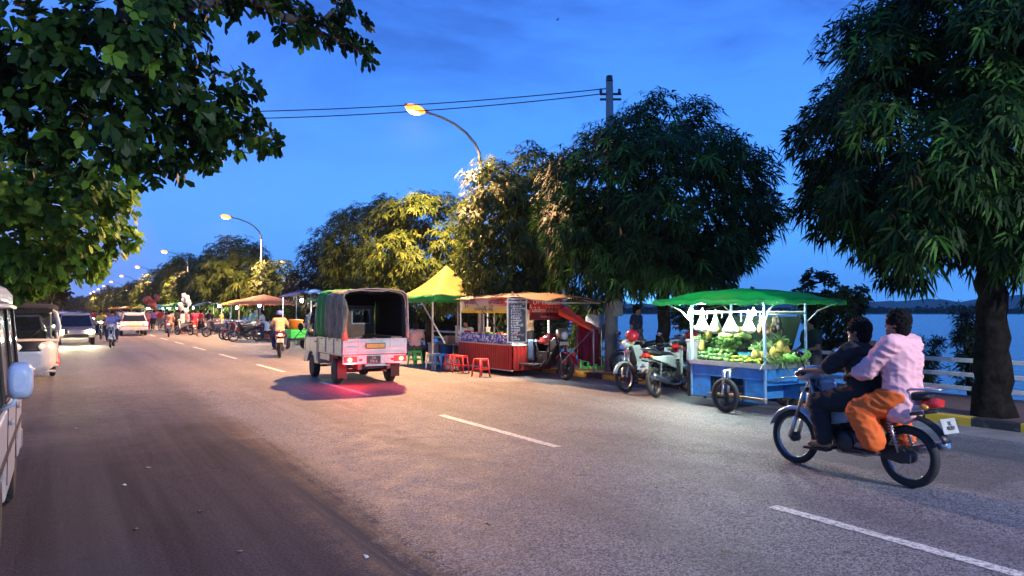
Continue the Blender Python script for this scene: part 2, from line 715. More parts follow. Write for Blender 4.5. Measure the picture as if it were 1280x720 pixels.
def person(label, J, shirt, pants, style='short', fine=False, legs='trousers', sleeve=.55, hem=0., ex=.018, fd=(0, 1, 0), loc=(0, 0, 0), rz=0., group=None, cat='person', skin=None, hat=None, loose=0.):
    vx = .0075 if fine else .022
    t = thing('person', label, cat, loc, rz, group)
    sk = skin or SKIN
    me = blob(skin_prims(J, fine, fd), vx, 2)
    me.materials.append(sk)
    link('body', me, t)
    me = blob(hair_prims(J, style, fd), .006 if fine else .02, 1, 'hair', .010 if fine else 0, 3.2)
    if hat is None:
        me.materials.append(HAIR)
        link('hair', me, t)
    else:
        me.materials.append(HAIR)
        link('hair', me, t)
        fdv = Vector(fd).normalized()
        h = MB()
        h.ell(J['head'] + V(0, -.01, .045), (.105, .118, .098), 14, 8)
        h.box(J['head'] + fdv * .13 + V(0, 0, .045), (.14, .12, .012))
        h.build('cap' if hat[1] == 'cap' else 'helmet', hat[0], t)
    me = blob(shirt_prims(J, sleeve, hem, ex), .010 if fine else .024, 3, 'shirt', .011 if fine else 0)
    me.materials.append(shirt)
    link('shirt', me, t)
    if legs == 'longyi':
        me = blob(skirt_prims(J), .014 if fine else .024, 3, 'longyi')
        nm = 'longyi'
    elif legs == 'shorts':
        me = blob(leg_prims(J, .85, .03, .01), .014 if fine else .024, 3, 'shorts')
        nm = 'shorts'
    else:
        me = blob(leg_prims(J, 1.9, .034 if fine else .022, loose), .010 if fine else .024, 3, 'trousers', .010 if fine else 0)
        nm = 'trousers'
    me.materials.append(pants)
    link(nm, me, t)
    if fine:
        e = MB()
        fdv = Vector(fd).normalized()
        sd = fdv.cross(V(0, 0, 1)).normalized()
        for s in (-1, 1):
            e.ell(J['head'] + fdv * .086 + sd * .032 * s + V(0, 0, .018), (.010, .006, .005), 8, 6)
        e.build('eyes', M('eye_dark', (.02, .015, .012), .2), t)
        for n in 'LR':
            e = MB()
            a, to = J['an' + n], J['to' + n]
            d = (to - a)
            d.z = 0
            d.normalize()
            rot = Matrix((d.cross(V(0, 0, 1)), d, V(0, 0, 1))).transposed()
            e.box((a + to) / 2 + V(0, .015, -.065 if a.z - to.z > .03 else -.05), (.09, .26, .022), rot)
            e.build('sandal', M('sandal_rubber', (.03, .02, .018), .7), t, .006)
    return t


# ------------------------------------------------------------------ motorbikes
RUB = M('tyre_rubber', (.018, .018, .018), .75, var=.25, ns=20, dirt=.35)
CHR = M('steel_bright', (.55, .55, .55), .28, 1, var=.08)
ALU = M('cast_alloy', (.35, .35, .36), .42, .9, var=.15)
BLK = M('black_plastic', (.018, .018, .02), .42, var=.2)
DRK = M('dark_engine', (.05, .05, .052), .5, .5, var=.3, dirt=.4)
SEATV = M('seat_vinyl', (.014, .014, .015), .5, var=.2, bump=.15, bs=90)
RED_LENS = M('red_lens', (.55, .02, .015), .15, coat=.6)
AMB_LENS = M('amber_lens', (.7, .25, .02), .15, coat=.6)
WHT_LENS = M('clear_lens', (.6, .62, .62), .08, spec=.8, coat=.5)
PLATE = M('number_plate_white', (.40, .40, .37), .5, dirt=.7)
INK = M('plate_ink', (.02, .02, .02), .5)
MIRG = M('mirror_glass', (.6, .65, .7), .03, 1, var=.02)


def wheel(parent, c, r=.28, tr=.036, cast=False, name='wheel', rim=None, hub=.05):
    """bike wheel turning about x"""
    c = Vector(c)
    w = MB().torus(c, r - tr, tr, 'x', 36, 10, 1.05).build('tyre', RUB)
    p = thing_part(name, parent)
    w.parent = p
    b = MB()
    rr = r - 2 * tr + .012
    b.lathe([(rr, -.024), (rr + .012, -.028), (rr + .012, .028), (rr, .024), (rr - .012, .016), (rr - .012, -.016)], c, 'x', 36, True, True)
    if cast:
        for k in range(5):
            a = 2 * math.pi * k / 5
            for da in (-.16, .16):
                p0 = c + V(0, math.cos(a) * .03, math.sin(a) * .03)
                p1 = c + V(0, math.cos(a + da) * (rr - .005), math.sin(a + da) * (rr - .005))
                b.tube([p0, p1], [.013, .009], 6)
    else:
        for k in range(28):
            a = 2 * math.pi * k / 28
            a2 = a + (.5 if k % 2 else -.5)
            sx = .022 if (k // 2) % 2 else -.022
            b.tube([c + V(sx, math.cos(a2) * hub * .8, math.sin(a2) * hub * .8), c + V(0, math.cos(a) * rr, math.sin(a) * rr)], .0013, 3)
    b.build('rim', rim or ALU, p)
    h = MB()
    h.lathe([(.012, -.07), (hub * .6, -.05), (hub, -.03), (hub, .03), (hub * .6, .05), (.012, .07)], c, 'x', 18)
    h.build('hub', DRK, p)
    return p


def thing_part(name, parent):
    o = bpy.data.objects.new(name, None)
    COL.objects.link(o)
    o.parent = parent
    o.empty_display_size = .1
    return o


def motorbike(label, paint, accent, loc=(0, 0, 0), rz=0., cast=False, lean=0., lit_tail=False, plate_front=False, group=None, lit_head=False, box=None):
    """underbone motorbike, forward +y, wheels at y = +-.62"""
    t = thing('motorbike', label, 'motorbike', loc, rz, group)
    t.rotation_euler.x = 0
    t.rotation_euler.y = lean
    f, r = .62, -.62
    wheel(t, (0, f, .28), cast=cast, name='front_wheel')
    wheel(t, (0, r, .28), tr=.040, cast=cast, name='rear_wheel', hub=.065)
    # fork
    b = MB()
    for s in (-1, 1):
        b.tube([(.062 * s, f + .015, .28), (.062 * s, f - .06, .50)], .021, 10)
        b.tube([(.062 * s, f - .06, .50), (.05 * s, f - .165, .80)], .015, 10)
    b.box((0, f - .16, .79), (.15, .06, .04))
    b.cyl((0, f - .15, .76), (0, f - .23, .98), .024)
    b.build('fork', CHR, t)
    # front mudguard
    def mg(u, v):
        a = R(18 + 130 * u)
        w = (v - .5) * .11
        rr = .325 - abs(v - .5) ** 2 * .12
        return V(w, f + math.cos(a) * rr, .28 + math.sin(a) * rr)
    MB().sheet(mg, 14, 6, .006).build('front_mudguard', paint, t)
    # legshield
    b = MB()
    for s in (-1, 1):
        def ls(u, v, s=s):
            z = .34 + .56 * u
            y = f - .22 - (1 - u) * .10 - .10 * v - .05 * math.sin(u * 3.1)
            x = s * (.045 + v * (.12 + .05 * math.sin(u * 2.6)))
            return V(x, y, z)
        b.sheet(ls, 10, 6, .01 * s)
    b.build('leg_shield', paint, t)
    b = MB()
    b.loft([(f - .36, 0, .56, .07, .10), (f - .30, 0, .66, .08, .12), (f - .25, 0, .80, .085, .12), (f - .21, 0, .90, .06, .05)], 14, .7)
    b.build('front_inner_panel', accent, t)
    # headlamp cowl
    b = MB()
    b.loft([(f - .34, 0, .965, .05, .035), (f - .28, 0, .97, .12, .065), (f - .20, 0, .955, .125, .085), (f - .12, 0, .94, .10, .075), (f - .09, 0, .935, .075, .055)], 18, .75)
    b.build('headlamp_cowl', paint, t)
    b = MB()
    b.loft([(f - .115, 0, .938, .088, .062), (f - .075, 0, .935, .066, .048), (f - .062, 0, .934, .03, .02)], 16, .8)
    b.build('headlamp', EM('headlamp_lit', (1, .86, .6), 26) if lit_head else WHT_LENS, t)
    for s in (-1, 1):
        MB().ell((.125 * s, f - .15, .95), (.03, .05, .026), 10, 6).build('indicator', AMB_LENS, t)
    # handlebar
    b = MB()
    b.tube([(-.32, f - .36, .975), (-.2, f - .30, .985), (-.08, f - .25, .97), (.08, f - .25, .97), (.2, f - .30, .985), (.32, f - .36, .975)], .012, 8)
    hb = b.build('handlebar', CHR, t)
    for s in (-1, 1):
        MB().tube([(.22 * s, f - .31, .985), (.34 * s, f - .37, .972)], [.019, .018], 10).build('grip', BLK, hb)
        m = MB()
        m.tube([(.19 * s, f - .295, .99), (.24 * s, f - .28, 1.09), (.27 * s, f - .29, 1.15)], .006, 6)
        m.ell((.285 * s, f - .295, 1.175), (.065, .018, .042), 14, 8)
        mm = m.build('mirror', BLK, t)
        MB().ell((.285 * s, f - .309, 1.175), (.056, .006, .035), 14, 6).build('mirror_glass', MIRG, mm)
        b2 = MB()
        b2.tube([(.19 * s, f - .27, .98), (.27 * s, f - .29, .965), (.31 * s, f - .315, .96)], .006, 6)
        b2.build('lever', CHR, hb)
    # frame backbone + engine
    b = MB()
    b.tube([(0, f - .21, .84), (0, f - .42, .58), (0, f - .62, .48), (0, -.2, .52)], [.045, .05, .05, .04], 10)
    b.tube([(.09, -.02, .52), (.10, -.4, .62), (.10, -.82, .70)], .016, 8)
    b.tube([(-.09, -.02, .52), (-.10, -.4, .62), (-.10, -.82, .70)], .016, 8)
    b.build('frame', BLK, t)
    b = MB()
    b.loft([(-.22, 0, .33, .09, .08), (-.16, 0, .34, .125, .11), (.0, 0, .33, .13, .115), (.1, 0, .35, .10, .09)], 16, .6)
    b.cyl((0, .08, .37), (0, .34, .42), .075, 16)
    for k in range(6):
        y = .13 + k * .032
        b.cyl((0, y, .38 + (y - .08) * .19), (0, y + .012, .38 + (y - .07) * .19), .095, 16)
    b.lathe([(.085, .12), (.085, .15), (.05, .16)], (0, -.06, .34), 'x', 20)
    b.lathe([(.05, -.16), (.095, -.15), (.095, -.12)], (0, -.06, .34), 'x', 20)
    b.build('engine', DRK, t)
    # side panels and tail
    b = MB()
    for s in (-1, 1):
        def sp(u, v, s=s):
            y = .16 - u * 1.06
            top = .70 + .09 * u + .02 * math.sin(u * 6)
            bot = .47 + .30 * u ** 1.15
            z = top + (bot - top) * v
            x = s * (.09 + .055 * math.sin(math.pi * min(1, u * 1.1)) * (1 - .5 * v) + .01)
            x *= (1 - .45 * max(0, u - .6) / .4)
            return V(x, y, z)
        b.sheet(sp, 14, 5, .012 * s)
    b.build('side_panel', paint, t)
    b = MB()
    b.loft([(.15, 0, .69, .06, .03), (.08, 0, .735, .10, .04), (-.1, 0, .765, .125, .05), (-.35, 0, .785, .13, .05), (-.62, 0, .82, .115, .048), (-.8, 0, .845, .085, .035), (-.84, 0, .845, .05, .02)], 18, .6)
    b.build('seat', SEATV, t)
    b = MB()
    b.loft([(-.78, 0, .77, .075, .045), (-.88, 0, .785, .07, .045), (-.925, 0, .79, .045, .03)], 16, .7)
    b.build('tail_light', EM('tail_lamp_lit', (1, .03, .02), 18, (.4, .01, .01)) if lit_tail else RED_LENS, t)
    for s in (-1, 1):
        MB().ell((.115 * s, -.83, .755), (.03, .045, .025), 10, 6).build('indicator', AMB_LENS, t)
    b = MB()
    b.tube([(.11, -.45, .80), (.12, -.72, .90), (.06, -.93, .91), (-.06, -.93, .91), (-.12, -.72, .90), (-.11, -.45, .80)], .011, 8)
    b.build('grab_rail', CHR, t)
    def rm(u, v):
        a = R(62 + 95 * u)
        w = (v - .5) * .13
        rr = .345 - abs(v - .5) ** 2 * .1 + (.06 * u)
        return V(w, r + math.cos(a) * rr, .30 + math.sin(a) * rr)
    MB().sheet(rm, 12, 5, .006).build('rear_mudguard', BLK, t)
    pl = MB().box((0, -.985, .60), (.22, .006, .13), Matrix.Rotation(R(-18), 3, 'X')).build('number_plate', PLATE, t)
    text('1K\n48209', .05, INK, pl, (0, -.992, .602), (R(72), 0, 0), 'plate_numbers', .001, space=.8)
    if plate_front:
        pl = MB().box((0, f - .045, .80), (.24, .006, .10), Matrix.Rotation(R(14), 3, 'X')).build('front_plate', PLATE, t)
        text('48209', .07, INK, pl, (0, f - .038, .80), (R(90 + 14), 0, R(180)), 'plate_numbers', .001)
    # swingarm, shocks, chain case, exhaust, pegs, stand
    b = MB()
    for s in (-1, 1):
        b.tube([(.085 * s, -.12, .36), (.095 * s, r, .28)], .018, 8)
    b.build('swingarm', DRK, t)
    for s in (-1, 1):
        b = MB()
        b.cyl((.115 * s, r + .03, .32), (.11 * s, r + .14, .66), .012)
        for k in range(9):
            q = k / 8
            b.torus((.1145 * s - q * .003 * s, r + .05 + q * .075, .39 + q * .21), .026, .005, 'z', 12, 6)
        b.build('shock_absorber', CHR, t)
    MB().prism([(-.16, .30), (-.16, .42), (-.60, .36), (-.70, .32), (-.70, .24), (-.60, .22)], -.115, -.095).build('chain_case', BLK, t, .008)
    b = MB()
    b.tube([(.05, .28, .36), (.09, .30, .26), (.11, .18, .19), (.12, -.1, .19), (.125, -.3, .24)], .018, 8)
    b.tube([(.125, -.28, .235), (.13, -.36, .26), (.14, -.86, .40), (.14, -.9, .41)], [.02, .046, .05, .03], 12)
    b.build('exhaust', CHR, t)
    b = MB()
    b.cyl((-.24, .06, .26), (.24, .06, .26), .014)
    b.cyl((-.22, -.30, .34), (.22, -.30, .34), .013)
    for s in (-1, 1):
        b.box((.21 * s, .06, .268), (.09, .035, .022))
        b.box((.19 * s, -.30, .35), (.08, .03, .02))
    b.build('foot_pegs', BLK, t)
    return t
# ------------------------------------------------------------------ setting
KX, KT = 10.70, .13          # kerb face, kerb height


def strip(name, x0, x1, z, m, y0=-60., y1=420., z2=None, kind='structure'):
    b = MB()
    b.add([(x0, y0, z), (x1, y0, z if z2 is None else z2), (x1, y1, z if z2 is None else z2), (x0, y1, z)], [(0, 1, 2, 3)])
    return tag(b.build(name, m), kind=kind)


def ground_mat():
    m, nt, N, L, P = _new('dry_ground')
    tc = N.new('ShaderNodeTexCoord')
    no = N.new('ShaderNodeTexNoise')
    no.inputs['Scale'].default_value = .7
    no.inputs['Detail'].default_value = 10
    L.new(tc.outputs['Object'], no.inputs['Vector'])
    cr = N.new('ShaderNodeValToRGB')
    cr.color_ramp.elements[0].color = (.05, .06, .025, 1)
    cr.color_ramp.elements[1].color = (.16, .12, .08, 1)
    cr.color_ramp.elements[0].position = .35
    cr.color_ramp.elements[1].position = .65
    L.new(no.outputs['Fac'], cr.inputs['Fac'])
    L.new(cr.outputs['Color'], P.inputs['Base Color'])
    P.inputs['Roughness'].default_value = .95
    return m


def road_mat():
    m, nt, N, L, P = _new('asphalt')
    tc = N.new('ShaderNodeTexCoord')
    o = tc.outputs['Object']

    def noise(scale, det=5, ro=.6, vec=None, dist=0):
        n = N.new('ShaderNodeTexNoise')
        n.inputs['Scale'].default_value = scale
        n.inputs['Detail'].default_value = det
        n.inputs['Roughness'].default_value = ro
        n.inputs['Distortion'].default_value = dist
        L.new(vec or o, n.inputs['Vector'])
        return n.outputs['Fac']

    def mapr(v, a, b, c=0., d=1.):
        n = N.new('ShaderNodeMapRange')
        n.inputs[1].default_value, n.inputs[2].default_value, n.inputs[3].default_value, n.inputs[4].default_value = a, b, c, d
        L.new(v, n.inputs[0])
        return n.outputs[0]

    def math_(op, a, b=None):
        n = N.new('ShaderNodeMath')
        n.operation = op
        for i, v in enumerate((a, b)):
            if v is None:
                continue
            if hasattr(v, 'links'):
                L.new(v, n.inputs[i])
            else:
                n.inputs[i].default_value = v
        return n.outputs[0]

    def mix(f, a, b, mode='MIX'):
        n = N.new('ShaderNodeMix')
        n.data_type = 'RGBA'
        n.blend_type = mode
        for i, v in ((0, f), (6, a), (7, b)):
            if hasattr(v, 'links'):
                L.new(v, n.inputs[i])
            elif isinstance(v, tuple):
                n.inputs[i].default_value = (*v, 1)
            else:
                n.inputs[i].default_value = v
        return n.outputs[2]
    sep = N.new('ShaderNodeSeparateXYZ')
    L.new(o, sep.inputs[0])
    x, y = sep.outputs[0], sep.outputs[1]
    st = N.new('ShaderNodeMapping')
    st.inputs['Scale'].default_value = (1.9, .07, 1)
    L.new(o, st.inputs['Vector'])
    streak = noise(1.6, 6, .6, st.outputs['Vector'])
    big = noise(.35, 5, .6)
    mid = noise(3.2, 7, .7)
    # aggregate
    vo = N.new('ShaderNodeTexVoronoi')
    vo.inputs['Scale'].default_value = 85
    L.new(o, vo.inputs['Vector'])
    stone = N.new('ShaderNodeSeparateColor')
    L.new(vo.outputs['Color'], stone.inputs[0])
    ag = mapr(stone.outputs[0], .15, 1., .35, 1.9)
    fine = mapr(math_('MULTIPLY', math_('ADD', noise(190, 3, .7), noise(48, 4, .75)), .5), .36, .64, .05, 2.3)
    # old coarse surface right of the edge, newer smooth one left, darkened further to paint in tree shade
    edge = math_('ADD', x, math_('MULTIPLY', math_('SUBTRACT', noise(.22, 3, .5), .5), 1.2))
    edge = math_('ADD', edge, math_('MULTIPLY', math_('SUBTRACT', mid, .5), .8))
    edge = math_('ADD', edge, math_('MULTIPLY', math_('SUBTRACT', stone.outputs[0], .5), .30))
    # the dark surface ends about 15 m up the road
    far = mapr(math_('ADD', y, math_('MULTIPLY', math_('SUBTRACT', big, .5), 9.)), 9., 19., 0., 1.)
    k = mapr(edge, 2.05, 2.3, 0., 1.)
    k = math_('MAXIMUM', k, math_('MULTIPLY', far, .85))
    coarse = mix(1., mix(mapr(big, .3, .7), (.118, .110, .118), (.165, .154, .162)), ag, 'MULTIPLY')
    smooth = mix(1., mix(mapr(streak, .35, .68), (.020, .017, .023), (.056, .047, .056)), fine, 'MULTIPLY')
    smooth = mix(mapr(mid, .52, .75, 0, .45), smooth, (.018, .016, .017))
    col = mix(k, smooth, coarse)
    # worn wheel tracks, tar patches and oil
    tw = N.new('ShaderNodeMath')
    tw.operation = 'SINE'
    L.new(math_('MULTIPLY', math_('ADD', x, math_('MULTIPLY', big, .5)), 3.6), tw.inputs[0])
    col = mix(mapr(tw.outputs[0], .2, 1., 0., .34), col, (.07, .067, .068))
    pv = N.new('ShaderNodeTexVoronoi')
    pv.distance = 'CHEBYCHEV'
    pv.inputs['Scale'].default_value = .23
    L.new(o, pv.inputs['Vector'])
    pc = N.new('ShaderNodeSeparateColor')
    L.new(pv.outputs['Color'], pc.inputs[0])
    pm = math_('MULTIPLY', mapr(pc.outputs[0], .80, .82, 0., 1.), mapr(math_('ADD', pv.outputs['Distance'], math_('MULTIPLY', math_('SUBTRACT', mid, .5), .10)), .30, .33, .42, 0.))
    col = mix(pm, col, (.05, .047, .048))
    oil = mapr(noise(1.4, 4, .55), .66, .74, 0., .6)
    col = mix(oil, col, (.03, .028, .03))
    col = mix(mapr(streak, .56, .74, 0., .55), col, (.055, .047, .043))
    # sand blown along the joint
    se = math_('ABSOLUTE', math_('SUBTRACT', edge, 2.05))
    sand = math_('MULTIPLY', mapr(se, 0., .42, 1., 0.), mapr(noise(1.1, 6, .7, st.outputs['Vector']), .44, .58, 0., .8))
    sand = math_('MULTIPLY', sand, mapr(y, 9., 14., 1., 0.))
    col = mix(sand, col, (.24, .155, .09))
    sp = mapr(noise(.9, 8, .72), .62, .74, 0., .5)
    col = mix(sp, col, (.052, .046, .044))
    # cracks
    cv = N.new('ShaderNodeTexVoronoi')
    cv.feature = 'DISTANCE_TO_EDGE'
    cv.inputs['Scale'].default_value = .42
    wv = N.new('ShaderNodeVectorMath')
    wv.operation = 'ADD'
    nv = N.new('ShaderNodeTexNoise')
    nv.inputs['Scale'].default_value = 1.7
    nv.inputs['Detail'].default_value = 6
    L.new(o, nv.inputs['Vector'])
    L.new(o, wv.inputs[0])
    L.new(nv.outputs['Color'], wv.inputs[1])
    L.new(wv.outputs[0], cv.inputs['Vector'])
    ck = math_('MULTIPLY', mapr(cv.outputs['Distance'], .0, .010, .65, 0.), mapr(big, .5, .58, 0., 1.))
    col = mix(ck, col, (.02, .018, .017))
    L.new(col, P.inputs['Base Color'])
    L.new(math_('MAXIMUM', mapr(mid, .3, .7, .6, .8), mapr(k, 0, 1, .9, .0)), P.inputs['Roughness'])
    L.new(mapr(k, 0, 1, .10, .30), P.inputs['Specular IOR Level'])
    bp = N.new('ShaderNodeBump')
    bp.inputs['Strength'].default_value = .55
    bp.inputs['Distance'].default_value = .006
    h = math_('ADD', math_('MULTIPLY', mapr(vo.outputs['Distance'], 0., .6, 1., 0.), mapr(k, 0, 1, .25, 1.)), math_('MULTIPLY', noise(170, 3), .4))
    L.new(h, bp.inputs['Height'])
    L.new(bp.outputs[0], P.inputs['Normal'])
    return m


def paving_mat():
    m, nt, N, L, P = _new('brick_paving')
    tc = N.new('ShaderNodeTexCoord')
    br = N.new('ShaderNodeTexBrick')
    br.inputs['Scale'].default_value = 4.5
    br.inputs['Color1'].default_value = (.20, .085, .055, 1)
    br.inputs['Color2'].default_value = (.13, .06, .045, 1)
    br.inputs['Mortar'].default_value = (.10, .085, .07, 1)
    br.inputs['Mortar Size'].default_value = .03
    L.new(tc.outputs['Object'], br.inputs['Vector'])
    no = N.new('ShaderNodeTexNoise')
    no.inputs['Scale'].default_value = 1.5
    no.inputs['Detail'].default_value = 8
    L.new(tc.outputs['Object'], no.inputs['Vector'])
    mx = N.new('ShaderNodeMix')
    mx.data_type = 'RGBA'
    mr = N.new('ShaderNodeMapRange')
    mr.inputs[1].default_value, mr.inputs[2].default_value, mr.inputs[4].default_value = .45, .7, .6
    L.new(no.outputs['Fac'], mr.inputs[0])
    L.new(mr.outputs[0], mx.inputs[0])
    L.new(br.outputs['Color'], mx.inputs[6])
    mx.inputs[7].default_value = (.12, .085, .06, 1)
    L.new(mx.outputs[2], P.inputs['Base Color'])
    P.inputs['Roughness'].default_value = .85
    return m


def kerb_mat():
    m, nt, N, L, P = _new('kerb_paint')
    tc = N.new('ShaderNodeTexCoord')
    sep = N.new('ShaderNodeSeparateXYZ')
    L.new(tc.outputs['Object'], sep.inputs[0])
    a = N.new('ShaderNodeMath')
    a.operation = 'MODULO'
    b = N.new('ShaderNodeMath')
    b.operation = 'ADD'
    b.inputs[1].default_value = 1000 - 4.90
    L.new(sep.outputs[1], b.inputs[0])
    L.new(b.outputs[0], a.inputs[0])
    a.inputs[1].default_value = 1.25
    g = N.new('ShaderNodeMath')
    g.operation = 'GREATER_THAN'
    g.inputs[1].default_value = .62
    L.new(a.outputs[0], g.inputs[0])
    mx = N.new('ShaderNodeMix')
    mx.data_type = 'RGBA'
    L.new(g.outputs[0], mx.inputs[0])
    mx.inputs[6].default_value = (.025, .025, .028, 1)
    mx.inputs[7].default_value = (.66, .42, .03, 1)
    no = N.new('ShaderNodeTexNoise')
    no.inputs['Scale'].default_value = 9
    no.inputs['Detail'].default_value = 9
    no.inputs['Roughness'].default_value = .75
    L.new(tc.outputs['Object'], no.inputs['Vector'])
    mr = N.new('ShaderNodeMapRange')
    mr.inputs[1].default_value, mr.inputs[2].default_value, mr.inputs[4].default_value = .55, .66, .8
    L.new(no.outputs['Fac'], mr.inputs[0])
    m2 = N.new('ShaderNodeMix')
    m2.data_type = 'RGBA'
    L.new(mr.outputs[0], m2.inputs[0])
    L.new(mx.outputs[2], m2.inputs[6])
    m2.inputs[7].default_value = (.15, .13, .11, 1)
    L.new(m2.outputs[2], P.inputs['Base Color'])
    P.inputs['Roughness'].default_value = .7
    return m


CONC = M('concrete', (.27, .255, .235), .85, var=.2, ns=3, bump=.2, bs=40, dirt=.5)
# ground as one sheet: flat land left, a bank to the lake bed on the right
b = MB()
prof = [(-3000, .05), (-60, .05), (-2.62, .05), (-2.6, -.06), (13.5, -.06), (13.55, .08), (14.4, .02), (16.5, -1.3), (19, -2.4), (60, -3.5), (4000, -3.6)]
ys = [-900, -60, 0, 60, 420, 4000]
vs = [(x, y, z) for y in ys for x, z in prof]
n = len(prof)
fs = [(j * n + i, j * n + i + 1, (j + 1) * n + i + 1, (j + 1) * n + i) for j in range(len(ys) - 1) for i in range(n - 1)]
tag(b.add(vs, fs).build('ground', ground_mat(), fix=False), kind='structure')
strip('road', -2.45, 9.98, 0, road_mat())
GUT = M('gutter_concrete', (.21, .20, .19), .7, var=.22, ns=2.5, bump=.15, bs=60, dirt=.5)
strip('gutter', 9.98, KX, -.004, GUT, z2=.012)
b = MB()
b.bx(-2.62, -2.45, -60, 420, -.05, .12)
tag(b.build('kerb', kerb_mat(), bevel=.015), kind='structure')
b = MB()
b.bx(KX, KX + .17, -60, 420, -.05, KT)
tag(b.build('kerb', kerb_mat(), bevel=.015), kind='structure')
b = MB()
b.bx(KX + .17, 13.5, -60, 420, -.05, KT - .004)
tag(b.build('pavement', paving_mat()), kind='structure')

# painted dashes, each a worn sheet
wl, nt, N, L, P = _new('road_paint')
tc = N.new('ShaderNodeTexCoord')
no = N.new('ShaderNodeTexNoise')
no.inputs['Scale'].default_value = 24
no.inputs['Detail'].default_value = 8
no.inputs['Roughness'].default_value = .8
L.new(tc.outputs['Object'], no.inputs['Vector'])
cr = N.new('ShaderNodeValToRGB')
cr.color_ramp.elements[0].position, cr.color_ramp.elements[1].position = .36, .50
cr.color_ramp.elements[0].color, cr.color_ramp.elements[1].color = (.72, .70, .66, 1), (.50, .48, .44, 1)
k = cr.color_ramp.elements.new(.58)
k.color = (.14, .13, .12, 1)
L.new(no.outputs['Fac'], cr.inputs['Fac'])
L.new(cr.outputs['Color'], P.inputs['Base Color'])
P.inputs['Roughness'].default_value = .6
b = MB()
for i in range(-4, 55):
    y = 1.02 + i * 6.2
    ne = 16
    wob = [rng.uniform(-.008, .008) for _ in range(2 * ne + 2)]
    vs = [(4.93 + wob[j], y + 3.12 * j / ne, .004) for j in range(ne + 1)] + [(5.05 + wob[ne + 1 + j], y + 3.12 * j / ne, .004) for j in range(ne + 1)]
    b.add(vs, [(j, ne + 1 + j, ne + 2 + j, j + 1) for j in range(ne)])
tag(b.build('road_markings', wl, fix=False), kind='structure')

# water
wm, nt, N, L, P = _new('lake_water')
P.inputs['Base Color'].default_value = (.06, .085, .11, 1)
P.inputs['Roughness'].default_value = .22
P.inputs['IOR'].default_value = 1.33
tc = N.new('ShaderNodeTexCoord')
no = N.new('ShaderNodeTexNoise')
no.inputs['Scale'].default_value = .7
no.inputs['Detail'].default_value = 5
L.new(tc.outputs['Object'], no.inputs['Vector'])
bp = N.new('ShaderNodeBump')
bp.inputs['Strength'].default_value = .9
bp.inputs['Distance'].default_value = .15
L.new(no.outputs['Fac'], bp.inputs['Height'])
L.new(bp.outputs[0], P.inputs['Normal'])
b = MB()
b.add([(16.2, -900, -1.6), (4000, -900, -1.6), (4000, 4000, -1.6), (16.2, 4000, -1.6)], [(0, 1, 2, 3)])
tag(b.build('water', wm, fix=False), kind='structure')

# far shore and hills
shm = M('far_land', (.05, .065, .03), .95, var=.3, ns=.02)
A0, A1 = pt(300, 388, 640), pt(2400, 388, 640)
dv = (A1 - A0)
dv.z = 0
dn = V(-dv.y, dv.x, 0).normalized()
if dn.dot(V(_sa, _ca, 0)) < 0:
    dn = -dn


def shore(u, w):
    p = A0 + dv * u + dn * w
    return V(p.x, p.y, 0)


b = MB()
n = 120
vs, fs = [], []
for i in range(n + 1):
    u = i / n
    for w, z in ((-10 + 6 * math.sin(i * 1.3), -1.9), (4, -.6), (60, 1.), (1500, 2), (6000, 4)):
        p = shore(u, w)
        p.z = z
        vs.append(p)
for i in range(n):
    for j in range(4):
        a = i * 5 + j
        fs.append((a, a + 5, a + 6, a + 1))
tag(b.add(vs, fs).build('far_shore', shm, fix=False), kind='structure')
hm = M('hill_forest', (.05, .07, .035), .95, var=.25, ns=.01)
b = MB()
n = 220
vs, fs = [], []
for i in range(n + 1):
    u = i / n
    h = 34 + 13 * math.sin(u * 17 + .5) + 9 * math.sin(u * 41 + 2) + 5 * math.sin(u * 97) + 3 * math.sin(u * 190)
    for w, q in ((1500, 0), (1650, .45), (1850, 1), (2150, .75), (2600, 0)):
        p = shore(.12 + u * 1.7, w)
        p.z = 2 + max(6, h) * q * (1 + .1 * math.sin(i * 2.1 + w))
        vs.append(p)
for i in range(n):
    for j in range(4):
        a = i * 5 + j
        fs.append((a, a + 5, a + 6, a + 1))
tag(b.add(vs, fs, True).build('hills', hm, fix=False), kind='structure')


